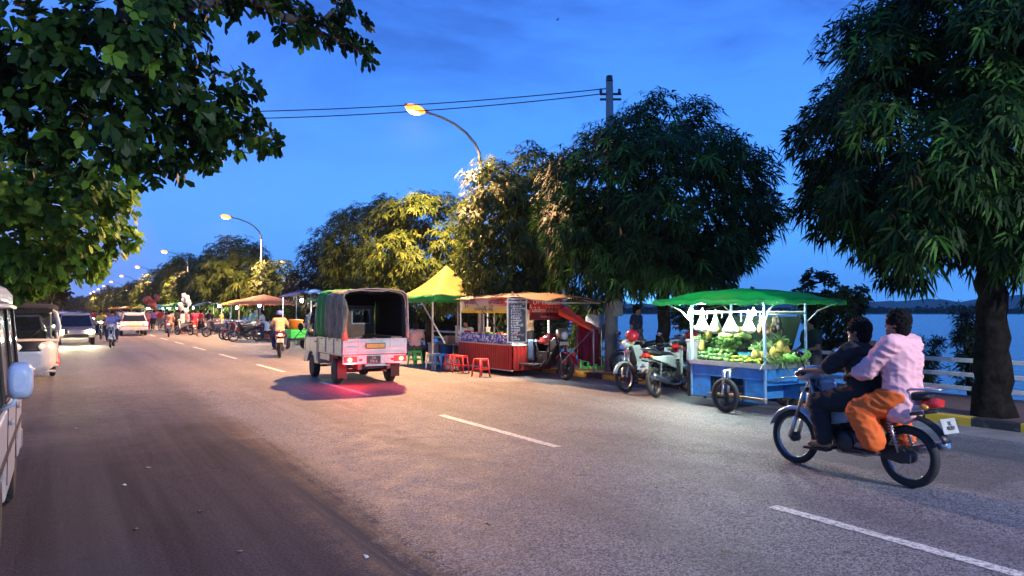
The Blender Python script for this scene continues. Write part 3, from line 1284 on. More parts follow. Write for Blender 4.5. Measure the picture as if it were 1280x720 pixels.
# ------------------------------------------------------------------ leaves
def leaf_mesh(name, P, D, Nn, Ln, W, droop, prof, mat, rnd, seed=0):
    """one mesh of many bent leaves; P base, D direction, Nn upward side (n,3)"""
    n = len(P)
    D = D / np.linalg.norm(D, axis=1, keepdims=True)
    Sd = np.cross(D, Nn)
    l = np.linalg.norm(Sd, axis=1, keepdims=True)
    Sd = np.where(l > 1e-4, Sd / np.maximum(l, 1e-6), np.array([[1., 0, 0]]))
    ts = [0, prof[0][0], prof[1][0], 1.]
    cen = [P + D * (Ln * t)[:, None] + np.array([[0, 0, -1.]]) * (droop * Ln * t * t)[:, None] for t in ts]
    w1, w2 = (W * prof[0][1] / 2)[:, None], (W * prof[1][1] / 2)[:, None]
    vs = np.stack([cen[0], cen[1] - Sd * w1, cen[1] + Sd * w1, cen[2] - Sd * w2, cen[2] + Sd * w2, cen[3]], 1).reshape(-1, 3)
    base = (np.arange(n) * 6)[:, None]
    loops = np.concatenate([base + np.array([[0, 2, 1]]), base + np.array([[1, 2, 4, 3]]), base + np.array([[3, 4, 5]])], 1).reshape(-1)
    tot = np.tile(np.array([3, 4, 3]), n)
    start = np.concatenate([[0], np.cumsum(tot)[:-1]])
    me = bpy.data.meshes.new(name)
    me.vertices.add(len(vs))
    me.vertices.foreach_set('co', vs.astype(np.float32).ravel())
    me.loops.add(len(loops))
    me.loops.foreach_set('vertex_index', loops.astype(np.int32))
    me.polygons.add(3 * n)
    me.polygons.foreach_set('loop_start', start.astype(np.int32))
    me.polygons.foreach_set('loop_total', tot.astype(np.int32))
    at = me.attributes.new('rnd', 'FLOAT', 'FACE')
    at.data.foreach_set('value', np.repeat(rnd, 3).astype(np.float32))
    me.materials.append(mat)
    me.update(calc_edges=True)
    me.validate()
    return me


LANCE = ((.38, 1.), (.75, .72))
OBOV = ((.45, .75), (.78, 1.0))


def unit(v):
    return v / np.maximum(np.linalg.norm(v, axis=1, keepdims=True), 1e-6)


def foliage(name, clumps, mat, seed, per_clump=40, k=8, ll=.22, lw=.05, droop=.42, prof=LANCE, spread=.9, lift=.25, young=.1, tuft=None):
    """clumps: (x,y,z,r) lumps of a crown; each holds whorls of leaves, mostly near its upper, outer surface"""
    g = np.random.default_rng(seed)
    C = np.array([c[:3] for c in clumps], float)
    Rr = np.array([c[3] for c in clumps], float)
    ctr = C.mean(0)
    cnt = np.maximum(3, (per_clump * (Rr / Rr.mean()) ** 2)).astype(int)
    idx = np.repeat(np.arange(len(C)), cnt)
    m = len(idx)
    d = unit(g.normal(size=(m, 3)))
    out = unit(C[idx] - ctr + g.normal(size=(m, 3)) * .3)
    d = unit(d + out * .55 + np.array([[0, 0, .25]]))
    rad = Rr[idx] * (g.random(m) ** .33) * (1 + .25 * g.normal(size=m) * .5)
    pos = C[idx] + d * rad[:, None] * np.array([[1, 1, .85]])
    ax = unit(d * .8 + out * .5 + np.array([[0, 0, lift]]))
    # whorls
    P = np.repeat(pos, k, 0)
    A = np.repeat(ax, k, 0)
    n = m * k
    ang = np.tile(np.arange(k) * 2 * math.pi / k, m) + np.repeat(g.random(m) * 6.28, k) + g.normal(size=n) * .25
    t1 = unit(np.cross(A, np.array([[0.1, .2, 1.]])))
    t2 = np.cross(A, t1)
    rdl = t1 * np.cos(ang)[:, None] + t2 * np.sin(ang)[:, None]
    D = unit(A * (.45 + .25 * g.random(n))[:, None] + rdl * spread + np.array([[0, 0, -.15]]))
    P = P + A * (g.random(n) * .08)[:, None]
    L_ = ll * (.45 + .8 * g.random(n) ** .8)
    W = lw * (.8 + .4 * g.random(n))
    tone = np.repeat(np.clip(.35 + .22 * g.normal(size=m) + (g.random(m) < young) * .6, 0, 1), k)
    rnd = np.clip(tone + .1 * g.normal(size=n), 0, 1)
    dr = droop * (.6 + .8 * g.random(n))
    return leaf_mesh(name, P, D, A, L_, W, dr, prof, mat, rnd)


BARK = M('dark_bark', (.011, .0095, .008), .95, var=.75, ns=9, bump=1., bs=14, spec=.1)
BARK_P = M('grey_bark', (.12, .10, .08), .9, var=.4, ns=7, bump=.8, bs=18)


def trunk_part(root, base_r, h_fork, tips, bark, seed=0, lean=(0, 0), flare=1.35, bend=.025):
    r_ = random.Random(seed)
    b = MB()
    pts, rad = [], []
    m = 17
    for i in range(m):
        u = i / (m - 1)
        pts.append((lean[0] * u + r_.uniform(-bend, bend) * (0 < i), lean[1] * u + r_.uniform(-bend, bend) * (0 < i), -.1 + (h_fork + .1) * u))
        rad.append(base_r * (flare - (flare - 1) * min(1, u * 6)) * (1 - .28 * u) * (1 + r_.uniform(-.05, .05)))
    b.tube(pts, rad, 22)
    for i, p in enumerate(b.v):
        cxy = pts[min(i // 22, m - 1)]
        d = V(p.x - cxy[0], p.y - cxy[1], 0)
        h = mnoise.noise(V(math.atan2(d.y, d.x) * 1.6, seed, p.z * 1.1)) * .16 + mnoise.noise(V(math.atan2(d.y, d.x) * 4, seed, p.z * 2.5)) * .10
        b.v[i] = p + d * h
    top = Vector(pts[-1])
    nodes, par, wt = [top], [-1], [1.]
    for t in sorted((Vector(q) for q in tips), key=lambda q: (q - top).length):
        k = min(range(len(nodes)), key=lambda i: (nodes[i] - t).length + (.25 * (nodes[i] - top).length))
        nodes.append(t)
        par.append(k)
        wt.append(1.)
    for i in range(len(nodes) - 1, 0, -1):
        wt[par[i]] += wt[i]
    r_of = lambda i: max(.011, base_r * .62 * (wt[i] / wt[0]) ** .55)
    for i in range(1, len(nodes)):
        a, t = nodes[par[i]], nodes[i]
        dd = t - a
        if par[i] == 0:
            a = a - V(0, 0, .2)
        m1 = a + dd * .35 + V(r_.uniform(-.1, .1), r_.uniform(-.1, .1), r_.uniform(.02, .14)) * dd.length
        m2 = a + dd * .7 + V(r_.uniform(-.1, .1), r_.uniform(-.1, .1), r_.uniform(.0, .1)) * dd.length
        r1 = r_of(i)
        r0 = min(r1 * 1.35, base_r * .6)
        b.tube([a, m1, m2, t], [r0, r1 * 1.1, r1, r1 * .7], 8 if r1 > .04 else 5)
        for _ in range(2):
            q = m2.lerp(t, r_.random())
            e = q + V(r_.uniform(-.4, .4), r_.uniform(-.4, .4), r_.uniform(-.1, .4))
            b.tube([q, (q + e) / 2 + V(0, 0, .05), e], [.012, .009, .004], 4)
    return b.build('trunk', bark, root)


def oval_clumps(c, rx, ry, rz, n, rmin, rmax, seed, skirt=.0, core=6, low=-.85):
    r_ = random.Random(seed)
    out = []
    tries = 0
    while len(out) < n and tries < 4000:
        tries += 1
        z = r_.uniform(low, 1)
        a = r_.uniform(0, 6.283)
        q = math.sqrt(max(0, 1 - z * z))
        f = r_.uniform(.70, .95)
        p = (c[0] + rx * q * math.cos(a) * f, c[1] + ry * q * math.sin(a) * f, c[2] + rz * z * f)
        rr = r_.uniform(rmin, rmax)
        if all((p[0] - o[0]) ** 2 + (p[1] - o[1]) ** 2 + (p[2] - o[2]) ** 2 > (.62 * (rr + o[3])) ** 2 * .8 for o in out):
            out.append((*p, rr))
    for _ in range(core):
        out.append((c[0] + rx * r_.uniform(-.4, .4), c[1] + ry * r_.uniform(-.4, .4), c[2] + rz * r_.uniform(-.5, .45), rmax * 1.1))
    return out
# ------------------------------------------------------------------ trees of the kerbside row
L_MANGO = LEAF('mango_leaf', (.008, .026, .006), (.024, .070, .013), (.07, .20, .025), .55)
L_ROW = LEAF('row_tree_leaf', (.025, .048, .010), (.075, .115, .022), (.17, .21, .04), .5)
L_BRON = LEAF('bronze_leaf', (.035, .028, .016), (.055, .042, .022), (.09, .065, .03))
L_ALM = LEAF('almond_leaf', (.010, .028, .007), (.026, .068, .012), (.11, .22, .025), .42, .28)
L_SMALL = LEAF('shrub_leaf', (.016, .03, .012), (.03, .055, .02), (.06, .10, .03))
L_SMALL_LIT = LEAF('pale_shrub_leaf', (.06, .09, .02), (.12, .16, .04), (.20, .24, .06))  # shrub leaf with yellow lamplight painted into its colour


def row_tree(label, x, y, c, rx, ry, rz, n, per, seed, mat=L_ROW, ll=.24, lw=.055, base_r=.17, fork=1.7, low=-.85, rmin=.45, rmax=.85, group='trees along the lakeside kerb', extra=(), tr=BARK, k=8, young=.1, name='street_tree'):
    t = thing(name, label, 'tree', (x, y, KT - .01), 0, group)
    cl = oval_clumps((c[0], c[1], c[2]), rx, ry, rz, n, rmin, rmax, seed, low=low) + list(extra)
    me = foliage('crown', cl, mat, seed, per, k, ll, lw, .55, young=young)
    link('crown', me, t)
    tips = [q[:3] for q in cl[:22]]
    trunk_part(t, base_r, fork, tips, tr, seed)
    return t


# nearest tree at the right edge, trunk standing against the kerb
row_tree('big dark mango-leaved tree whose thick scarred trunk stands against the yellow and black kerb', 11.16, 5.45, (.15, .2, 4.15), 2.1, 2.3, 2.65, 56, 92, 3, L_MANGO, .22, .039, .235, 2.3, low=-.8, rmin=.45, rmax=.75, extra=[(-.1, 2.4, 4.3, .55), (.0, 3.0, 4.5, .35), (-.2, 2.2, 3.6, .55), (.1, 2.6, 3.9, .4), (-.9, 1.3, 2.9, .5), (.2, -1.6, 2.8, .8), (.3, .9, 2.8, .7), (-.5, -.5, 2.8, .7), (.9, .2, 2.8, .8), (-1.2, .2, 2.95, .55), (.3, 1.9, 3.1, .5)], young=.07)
row_tree('broad dark mango-leaved tree rising behind the green roofed fruit cart', 11.35, 12.3, (-.15, .25, 3.7), 2.15, 2.5, 2.3, 50, 82, 5, L_MANGO, .23, .041, .17, 2.2, low=-.75, rmin=.5, rmax=.85, extra=[(.3, -.7, 5.6, .55), (-.2, 2.5, 4.2, .5), (.0, -2.5, 3.3, .55), (.2, -2.3, 4.2, .5), (-.2, -2.2, 2.7, .5)], young=.08)
row_tree('tall narrow leafy tree behind the three-wheeled snack stall and its red banner', 11.3, 18.0, (-.1, .1, 3.7), 1.65, 1.75, 2.1, 38, 72, 8, L_ROW, .21, .046, .16, 1.9)
row_tree('wide bright lamp-lit tree behind the yellow tent', 11.4, 24.6, (-.3, .3, 3.45), 2.1, 2.2, 2.15, 38, 66, 9, L_ROW, .22, .048, .16, 1.9)
row_tree('tall dark-topped tree just left of the bright tree behind the yellow tent', 11.4, 30.4, (-.1, -.1, 3.9), 1.9, 1.9, 2.3, 36, 56, 12, L_ROW, .23, .05, .16, 1.9)
row_tree('narrow reddish brown dull tree above the green tarpaulin of the pickup', 11.4, 36.6, (0, 0, 3.2), 1.5, 1.7, 2.1, 26, 34, 14, L_BRON, .26, .06, .14, 1.8)
tA = row_tree('bright yellow-lit tree just left of the second street lamp pole', 11.6, 59, (-.3, 0, 3.9), 2.9, 3.2, 2.9, 36, 34, 17, L_ROW, .40, .09, .18, 1.9, rmin=.7, rmax=1.2)
tB = row_tree('low dark tree right behind the second street lamp pole', 11.8, 49.5, (.2, 0, 2.6), 1.8, 2.0, 1.7, 24, 30, 19, L_ROW, .36, .08, .14, 1.5, rmin=.6, rmax=.95)
tC = row_tree('rounded lamp-lit tree left of the bright tree at the second lamp', 11.6, 66.5, (0, 0, 3.5), 2.5, 2.9, 2.5, 26, 26, 23, L_ROW, .46, .11, .16, 1.8, rmin=.7, rmax=1.2)
src = [tA, tB, tC]
for i in range(44):
    y = 73 + i * 6.6 + rng.uniform(-1, 1)
    o = [tA, tC, tC][i % 3]
    copy_tree(o, (11.5 + rng.uniform(-.4, .5), y, KT - .01), rng.uniform(0, 6.28), 'small distant tree in the kerbside row receding past the second street lamp', 'distant trees in the kerbside row', scale=(rng.uniform(.75, 1.15), rng.uniform(.75, 1.15), rng.uniform(.72, 1.22)))

for i in range(9):
    copy_tree(tC, (-9 + i * 3.1, 425 + rng.uniform(-8, 8), 0), rng.uniform(0, 6.28), 'distant tree closing the far end of the road', 'trees at the far end of the road', scale=rng.uniform(1.2, 1.7))

# ------------------------------------------------------------------ left-hand trees, broad round leaves
def px_clumps(lst, origin):
    out = []
    for px, py, z, rp in lst:
        p = pt(px, py, z)
        out.append((p.x - origin[0], p.y - origin[1], p.z - origin[2], rp * z / FPX))
    return out


def left_tree(label, o, lst, seed, per, ll, lw, base_r, fork, mat=L_ALM, bark=BARK_P, more=(), young=.12, k=7):
    t = thing('almond_tree', label, 'tree', o, 0, 'broad-leaved trees along the left edge of the road')
    cl = px_clumps(lst, o) + list(more)
    me = foliage('crown', cl, mat, seed, per, k, ll, lw, .22, OBOV, .95, .45, young)
    link('crown', me, t)
    trunk_part(t, base_r, fork, [c[:3] for c in cl], bark, seed, lean=(.3, .2))
    return t


n1 = [(40, 60, 9.0, 95), (150, 50, 9.4, 80), (0, 120, 9.0, 85), (110, 150, 9.5, 85), (205, 95, 10.2, 62), (235, 140, 10.4, 50), (283, 150, 10.8, 40), (322, 172, 11, 26), (300, 110, 10.6, 22), (190, 185, 10.4, 45), (215, 30, 10, 45), (250, 185, 10.6, 26),
      (265, 0, 11, 38), (318, 2, 11.4, 34), (355, 22, 11.6, 30), (392, 42, 12, 26), (425, 52, 12, 22), (452, 66, 12, 15), (420, 12, 12, 20), (440, 30, 12.1, 14), (160, -20, 9.6, 80)]
m1 = [(-1.2, .6, 5.6, 1.3), (-1.8, -1.4, 5.2, 1.3), (.8, -.4, 6.6, 1.2), (-.4, 2.4, 6.4, 1.3), (2.2, .6, 7.2, 1.2), (-2.2, 2.2, 5.0, 1.2), (3.6, 1.6, 7.4, 1.0), (.6, 1.6, 7.4, 1.2)]
left_tree('dark broad-leaved tree whose long boughs reach over the road at the top left', (-3.1, 9.4, .05), n1, 31, 98, .175, .10, .26, 2.6, more=m1, young=.13)
n2 = [(20, 245, 14, 75), (85, 255, 14.5, 60), (130, 250, 15, 36), (30, 310, 15, 60), (95, 305, 15.5, 46), (140, 296, 16, 22), (60, 335, 16, 30), (15, 345, 16, 34), (160, 300, 16, 12), (110, 330, 16, 20)]
m2 = [(-1.5, 0, 4.6, 1.3), (-1.0, 2.5, 5.2, 1.3), (-2.5, -1.5, 4.2, 1.2), (.5, 1.5, 5.4, 1.0)]
left_tree('lamp-lit bright green broad-leaved tree hanging above the parked auto rickshaw', (-3.3, 18.2, .05), n2, 33, 120, .21, .11, .24, 2.2, LEAF('bright_almond_leaf', (.04, .10, .012), (.12, .26, .03), (.28, .46, .05), .45, .4), more=m2, young=.3)  # leaf colour raised, so lamplight is painted into this crown
n3 = [(10, 362, 27, 30), (45, 350, 29, 28), (62, 362, 31, 18), (30, 335, 28, 26), (5, 335, 27, 30), (70, 372, 33, 10)]
tL = left_tree('brownish shaded tree over the far end of the parked vehicles at the left edge', (-3.6, 33., .05), n3, 35, 80, .28, .13, .22, 2.2, mat=L_BRON, more=[(-1.5, 0, 4.4, 1.4), (-1.2, 2, 5, 1.4)])
for i in range(26):
    y = 52 + i * 11 + rng.uniform(-1, 1)
    copy_tree(tC, (-4.2 + rng.uniform(-.4, .3), y, .05), rng.uniform(0, 6.28), 'distant tree of the row along the left edge of the road', 'distant trees along the left edge', scale=rng.uniform(.9, 1.2))

# ------------------------------------------------------------------ lakeside shrubs
def shrub(label, x, y, h, w, seed, mat, n=26, per=16, ll=.10, lw=.035, stems=5, name='lakeside_shrub', z=None, k=5, fan=.8):
    r_ = random.Random(seed)
    z = -.06 if z is None else z
    t = thing(name, label, 'shrub', (x, y, z), 0, 'shrubs on the lake bank')
    b = MB()
    cl = []
    for i in range(stems):
        a = i * 6.283 / stems + r_.uniform(-.4, .4)
        tip = V(math.cos(a) * w * r_.uniform(.2, fan), math.sin(a) * w * r_.uniform(.2, fan), h * r_.uniform(.7, 1.))
        m = V(tip.x * .35, tip.y * .35, tip.z * .55)
        b.tube([(0, 0, -.05), m, tip], [.025, .016, .006], 6)
        for j in range(n // stems):
            u = r_.uniform(.22, 1.)
            p = (V(0, 0, 0).lerp(m, u * 2) if u < .5 else m.lerp(tip, u * 2 - 1))
            q = p + V(r_.uniform(-1, 1), r_.uniform(-1, 1), r_.uniform(-.2, .5)) * w * .35 * (1.15 - u)
            b.tube([p, (p + q) / 2 + V(0, 0, .03), q], [.008, .006, .003], 4)
            cl.append((*q, .10 + .10 * r_.random() * w))
    me = foliage('foliage', cl, mat, seed, per, k, ll, lw, .3, LANCE, .9, .3, .1)
    link('foliage', me, t)
    b.build('stem', BARK, t)
    return t


shrub('dark lacy bush hanging over the water behind the right end of the fruit cart', 14.2, 10.3, 2.5, .95, 41, L_SMALL, 60, 20, .13, .06, 9, fan=1.1)
shrub('dark bush behind the white fence left of the fruit cart', 14.0, 13.2, 2.3, 1.3, 46, L_SMALL, 56, 24, .14, .06, 8, fan=1.1)
shrub('tall thin feathery sapling just left of the big kerb tree trunk', 14.1, 7.3, 1.95, .5, 42, L_SMALL, 40, 14, .12, .022, 5)
shrub('low feathery sapling left of the tall one by the fence', 14.0, 8.1, 1.25, .55, 43, L_SMALL, 36, 13, .12, .022, 5)
shrub('feathery sapling right of the big kerb tree trunk', 14.3, 5.35, 1.7, .7, 44, L_SMALL, 46, 15, .12, .024, 6)
shrub('leaning feathery sapling beside the frame edge right of the kerb tree', 14.2, 4.55, 1.5, .6, 45, L_SMALL, 40, 15, .12, .024, 6)
shrub('bright yellow-green leafy bush behind the orange awning', 11.9, 15.9, 2.1, .8, 47, L_SMALL_LIT, 50, 20, .15, .045, 7, z=KT, fan=1.)
shrub('dark green bush behind the tables under the yellow tent', 13.2, 20.4, 1.7, 1.1, 48, L_SMALL, 56, 24, .15, .06, 8, z=KT)
shrub('dense dark bush behind the snack stall counter', 12.6, 18.6, 1.8, 1.0, 49, L_SMALL, 56, 24, .15, .06, 8, z=KT)
for i in range(14):
    shrub('dark bush on the lake bank behind the far market stalls', 14.2 + rng.uniform(-.3, .3), 23 + i * 3.0, 2.4, 1.6, 60 + i, L_SMALL, 30, 18, .24, .11, 6, z=-.05)

# far wood on the opposite shore
g = np.random.default_rng(5)
n = 16000
u = g.random(n)
w = g.random(n) * 40
hh = 4.2 + 2.2 * np.sin(u * 90) + 1.6 * np.sin(u * 230 + 1) + 1.2 * np.sin(u * 610)
z = -.8 + np.maximum(hh, 2) * g.random(n) ** .7 * (.55 + .45 * (w / 40))
P = np.stack([A0.x + dv.x * u + dn.x * w, A0.y + dv.y * u + dn.y * w, z], 1)
D = unit(g.normal(size=(n, 3)))
me = leaf_mesh('far_treeline', P, D, unit(g.normal(size=(n, 3)) + np.array([[0, 0, 1.]])), np.full(n, 3.4), np.full(n, 2.4), np.full(n, .1), OBOV, LEAF('far_leaf', (.02, .035, .015), (.03, .05, .02), (.045, .07, .028), .8), g.random(n))
tag(link('far_treeline', me), 'dark wooded strip along the opposite shore of the lake', 'forest', kind='stuff')

# ------------------------------------------------------------------ fence
WHITE = M('white_fence_paint', (.66, .66, .64), .5, var=.1, ns=4, dirt=.45)
f = thing('fence', 'long white three-rail concrete fence between the pavement and the lake', 'fence', (13.05, 0, KT))
for i in range(52):
    y = 1.6 + i * 2.4
    b = MB().box((0, y, .40), (.12, .12, .84))
    b.box((0, y, .845), (.15, .15, .05))
    b.build('fence_post', WHITE, f, .012)
for z in (.16, .39, .63):
    b = MB().bx(-.035, .035, -8, 126, z - .035, z + .035)
    b.build('rail', WHITE, f, .008)

# ------------------------------------------------------------------ street lamps
STEEL = M('galvanised_steel', (.28, .28, .29), .45, .6, var=.15, ns=8)
SOD = (1., .53, .22)
LENS = EM('sodium_lens', (1., .22, .03), 2., (.03, .02, .01))
CORE = EM('sodium_core', (1., .66, .28), 16)


def street_lamp(label, x, y):
    t = thing('street_lamp', label, 'street lamp', (x, y, KT), 0, 'sodium street lamps along the kerb')
    b = MB()
    b.tube([(0, 0, 0), (0, 0, 3), (0, 0, 6.1)], [.085, .07, .052], 12)
    b.build('pole', STEEL, t)
    b = MB()
    b.box((0, 0, .03), (.34, .34, .06))
    b.lathe([(.13, .06), (.11, .35), (.09, .42)])
    b.build('base', STEEL, t)
    b = MB()
    P = [(0, 0, 6.05)] + [(-2.15 * (1 - math.cos(a)) * 1.0, 0, 6.1 + 1.32 * math.sin(a)) for a in [R(q) for q in (12, 25, 40, 55, 70, 82)]]
    b.tube(P, [.05, .048, .045, .042, .04, .036, .034], 10)
    e = V(*P[-1])
    b.build('arm', STEEL, t)
    tilt = Matrix.Rotation(R(10), 3, 'Y')
    b = MB()
    for (u0, w0, h0), (u1, w1, h1) in (((.05, .09, .07), (-.2, .17, .10)), ((-.2, .17, .10), (-.5, .19, .10)), ((-.5, .19, .10), (-.72, .08, .05))):
        rs = []
        for uu, ww, hh_ in ((u0, w0, h0), (u1, w1, h1)):
            rs.append([e + tilt @ V(uu, ww / 2 * sx * 1., hh_ * sz + .0) for sx, sz in ((-1, 0), (1, 0), (.75, .9), (-.75, .9))])
        b.rings(rs, True, False)
    hd = b.build('lamp_head', M('lamp_head_grey', (.22, .22, .22), .5), t, .01)
    b = MB()
    b.ell(e + tilt @ V(-.38, 0, -.02), (.33, .17, .13), 14, 8, tilt)
    b.build('lens', LENS, hd)
    MB().ell(e + tilt @ V(-.40, 0, -.11), (.22, .12, .075), 12, 8, tilt).build('bulb', CORE, hd)
    # lower arm over the pavement
    b = MB()
    b.tube([(0, 0, 4.2), (.35, 0, 4.62), (.8, 0, 4.78), (1.2, 0, 4.75)], [.035, .033, .03, .028], 8)
    b.build('lower_arm', STEEL, t)
    b = MB()
    b.loft([(-.07, 1.3, 4.76, .2, .05), (.07, 1.3, 4.76, .2, .05)], 12)
    h2 = b.build('lower_lamp_head', M('lamp_head_grey', (.22, .22, .22)), t)
    MB().ell((1.32, 0, 4.715), (.13, .055, .035), 12, 6).build('lens', EM('small_lens', (1, .62, .25), 14), h2)
    lamp_light('sodium_light', 'SPOT', e + V(-.38, 0, -.16), LP, SOD, t, .12, R(164), e + V(-1.2, 0, -7), .5)
    lamp_light('lower_light', 'POINT', (1.32, 0, 4.62), 40, (1, .6, .25), t, .1)
    return t


LP = 7600
l0 = street_lamp('tall street lamp whose glowing head hangs over the pickup and yellow tent', 11.15, 20.3)
for i, y in enumerate((-10.6, 50, 83, 114, 145, 176, 207, 238, 270, 300)):
    lab = ['tall street lamp standing behind the camera', 'second street lamp, its whole pole in view above the far stalls', 'third street lamp, smaller, beyond the bright tree'][i] if i < 3 else 'tiny distant street lamp in the line of lights down the road'
    c = copy_tree(l0, (11.15, y, KT), 0, lab)
    if i == 0:  # added unseen lamp: cool narrow beam aimed at the riders and near road
        for ch in c.children:
            if ch.name.startswith('sodium_light'):
                ch.data = ch.data.copy()
                ch.data.energy = 7500
                ch.data.spot_size = R(74)
                ch.data.spot_blend = .5
                ch.rotation_euler = V(-3.6, 11, -7.8).to_track_quat('-Z', 'Y').to_euler()
                ch.data.color = (.92, .93, 1)
    if i > 4:
        for ch in list(c.children):
            if ch.name.startswith('lower_light'):
                bpy.data.objects.remove(ch)

# ------------------------------------------------------------------ utility pole, wires
pp = gr(764, 464, KT)
up_ = thing('utility_pole', 'concrete utility pole with a meter box, rising through the tree left of the fruit cart', 'utility pole', (pp.x, pp.y, KT))
b = MB()
b.tube([(0, 0, -.05), (0, 0, 3), (-.02, 0, 7.1)], [.165, .125, .085], 14)
b.build('pole', M('pole_concrete', (.24, .25, .24), .85, var=.2, ns=3, bump=.3, bs=30, dirt=.4), up_)
b = MB()
b.tube([(-.02, 0, 7.05), (-.02, 0, 7.2)], [.09, .075], 12)
for z in (6.75, 6.62):
    b.tube([(-.22, .12, z), (.24, -.13, z + .01)], .03, 6)
b.build('cross_arm', BLK, up_)
for s in (-1, 1):
    b = MB().lathe([(.02, 0), (.045, .02), (.03, .05), (.045, .08), (.02, .11)], (.2 * s, -.11 * s, 6.78), 'z', 12)
    b.build('insulator', M('brown_porcelain', (.08, .035, .02), .2, coat=.5), up_)
b = MB().box((.0, -.19, 1.55), (.30, .16, .44))
b.box((0, -.19, 1.785), (.34, .2, .03))
b.build('meter_box', M('meter_box_grey', (.32, .31, .29), .6, dirt=.4), up_, .01)
b = MB().cyl((.07, -.165, 0), (.06, -.15, 1.35), .02, 8)
b.build('conduit', M('conduit_blue', (.16, .22, .32), .5), up_)

q0 = V(-3.9, 24.5, 0)
lp = copy_tree(up_, (q0.x, q0.y, .05), R(180), 'concrete utility pole hidden in the trees on the left side of the road')
e0 = V(pp.x, pp.y, 6.9 + KT)
for j, dz in enumerate((0., -.13)):
    a, c = e0 + V(-.1 * j, .06 * j, dz), V(q0.x, q0.y, 6.95 + dz)
    pts = []
    for i in range(33):
        u = i / 32
        p = a.lerp(c, u)
        p.z -= (.42 + .05 * j) * 4 * u * (1 - u)
        pts.append(p)
    o = MB().tube(pts, .013, 6).build('overhead_wire', BLK)
    tag(o, ('upper', 'lower')[j] + ' of two black wires sagging across the sky from the utility pole', 'wire', 'overhead wires')

# bird
b = MB()
b.loft([(-.16, 0, 0, .01, .01), (-.05, 0, 0, .045, .04), (.08, 0, .01, .04, .035), (.15, 0, .02, .028, .028), (.2, 0, .015, .004, .004)], 10, .9)
for s in (-1, 1):
    b.sheet(lambda u, v, s=s: V(s * (.03 + u * .42), .05 - u * u * .12 - (v * .13) * (1 - u * .75), .02 + .14 * math.sin(u * 2.2)), 8, 3, .004 * s)
o = b.build('bird', M('dark_feather', (.02, .02, .022), .7))
o.location = pt(697, 25, 46)
o.rotation_euler = (0, 0, R(70))
o.scale = (.55, .55, .55)
tag(o, 'small dark bird flying high in the open sky', 'bird')
# ------------------------------------------------------------------ four-wheeled vehicles
GL = GLASS('vehicle_glass', (.75, .82, .82), .72)
DGL = M('dark_glass', (.015, .018, .020), .08, spec=.45)
CREAM = M('cream_vehicle_paint', (.52, .46, .35), .4, var=.12, ns=3, bump=.25, bs=5, coat=.2, dirt=.7)
VWHITE = M('white_vehicle_paint', (.58, .56, .53), .38, var=.12, ns=3, bump=.25, bs=5, coat=.25, dirt=.6)
TAIL = EM('truck_tail_lamp', (1, .12, .06), 6, (.5, .02, .02))


def car_wheel(parent, c, r=.26, w=.16, side=1):
    c = Vector(c)
    p = thing_part('wheel', parent)
    b = MB()
    b.lathe([(r * .62, -w / 2), (r * .9, -w / 2), (r, -w * .33), (r, w * .33), (r * .9, w / 2), (r * .62, w / 2)], c, 'x', 30)
    for k in range(36):
        a = 2 * math.pi * k / 36
        for s in (-1, 1):
            b.box(c + V(s * w * .2, math.cos(a) * r, math.sin(a) * r), (w * .28, .018, .012), Matrix.Rotation(a, 3, 'X'))
    b.build('tyre', RUB, p)
    b = MB()
    s = side
    b.lathe([(r * .64, s * w * .40), (r * .60, s * w * .44), (r * .52, s * w * .28), (r * .30, s * w * .22), (r * .26, s * w * .36), (r * .12, s * w * .40), (.01, s * w * .41)], c, 'x', 28)
    for k in range(8):
        a = 2 * math.pi * k / 8
        b.ell(c + V(s * w * .27, math.cos(a) * r * .42, math.sin(a) * r * .42), (.008, r * .055, r * .055), 8, 6)
    b.build('rim', ALU, p)
    return p


def arch(y, r, z0, n=10):
    return [(y + r * math.cos(R(a)), max(z0, .27 + r * math.sin(R(a)))) for a in [i * 180 / n for i in range(n + 1)]]


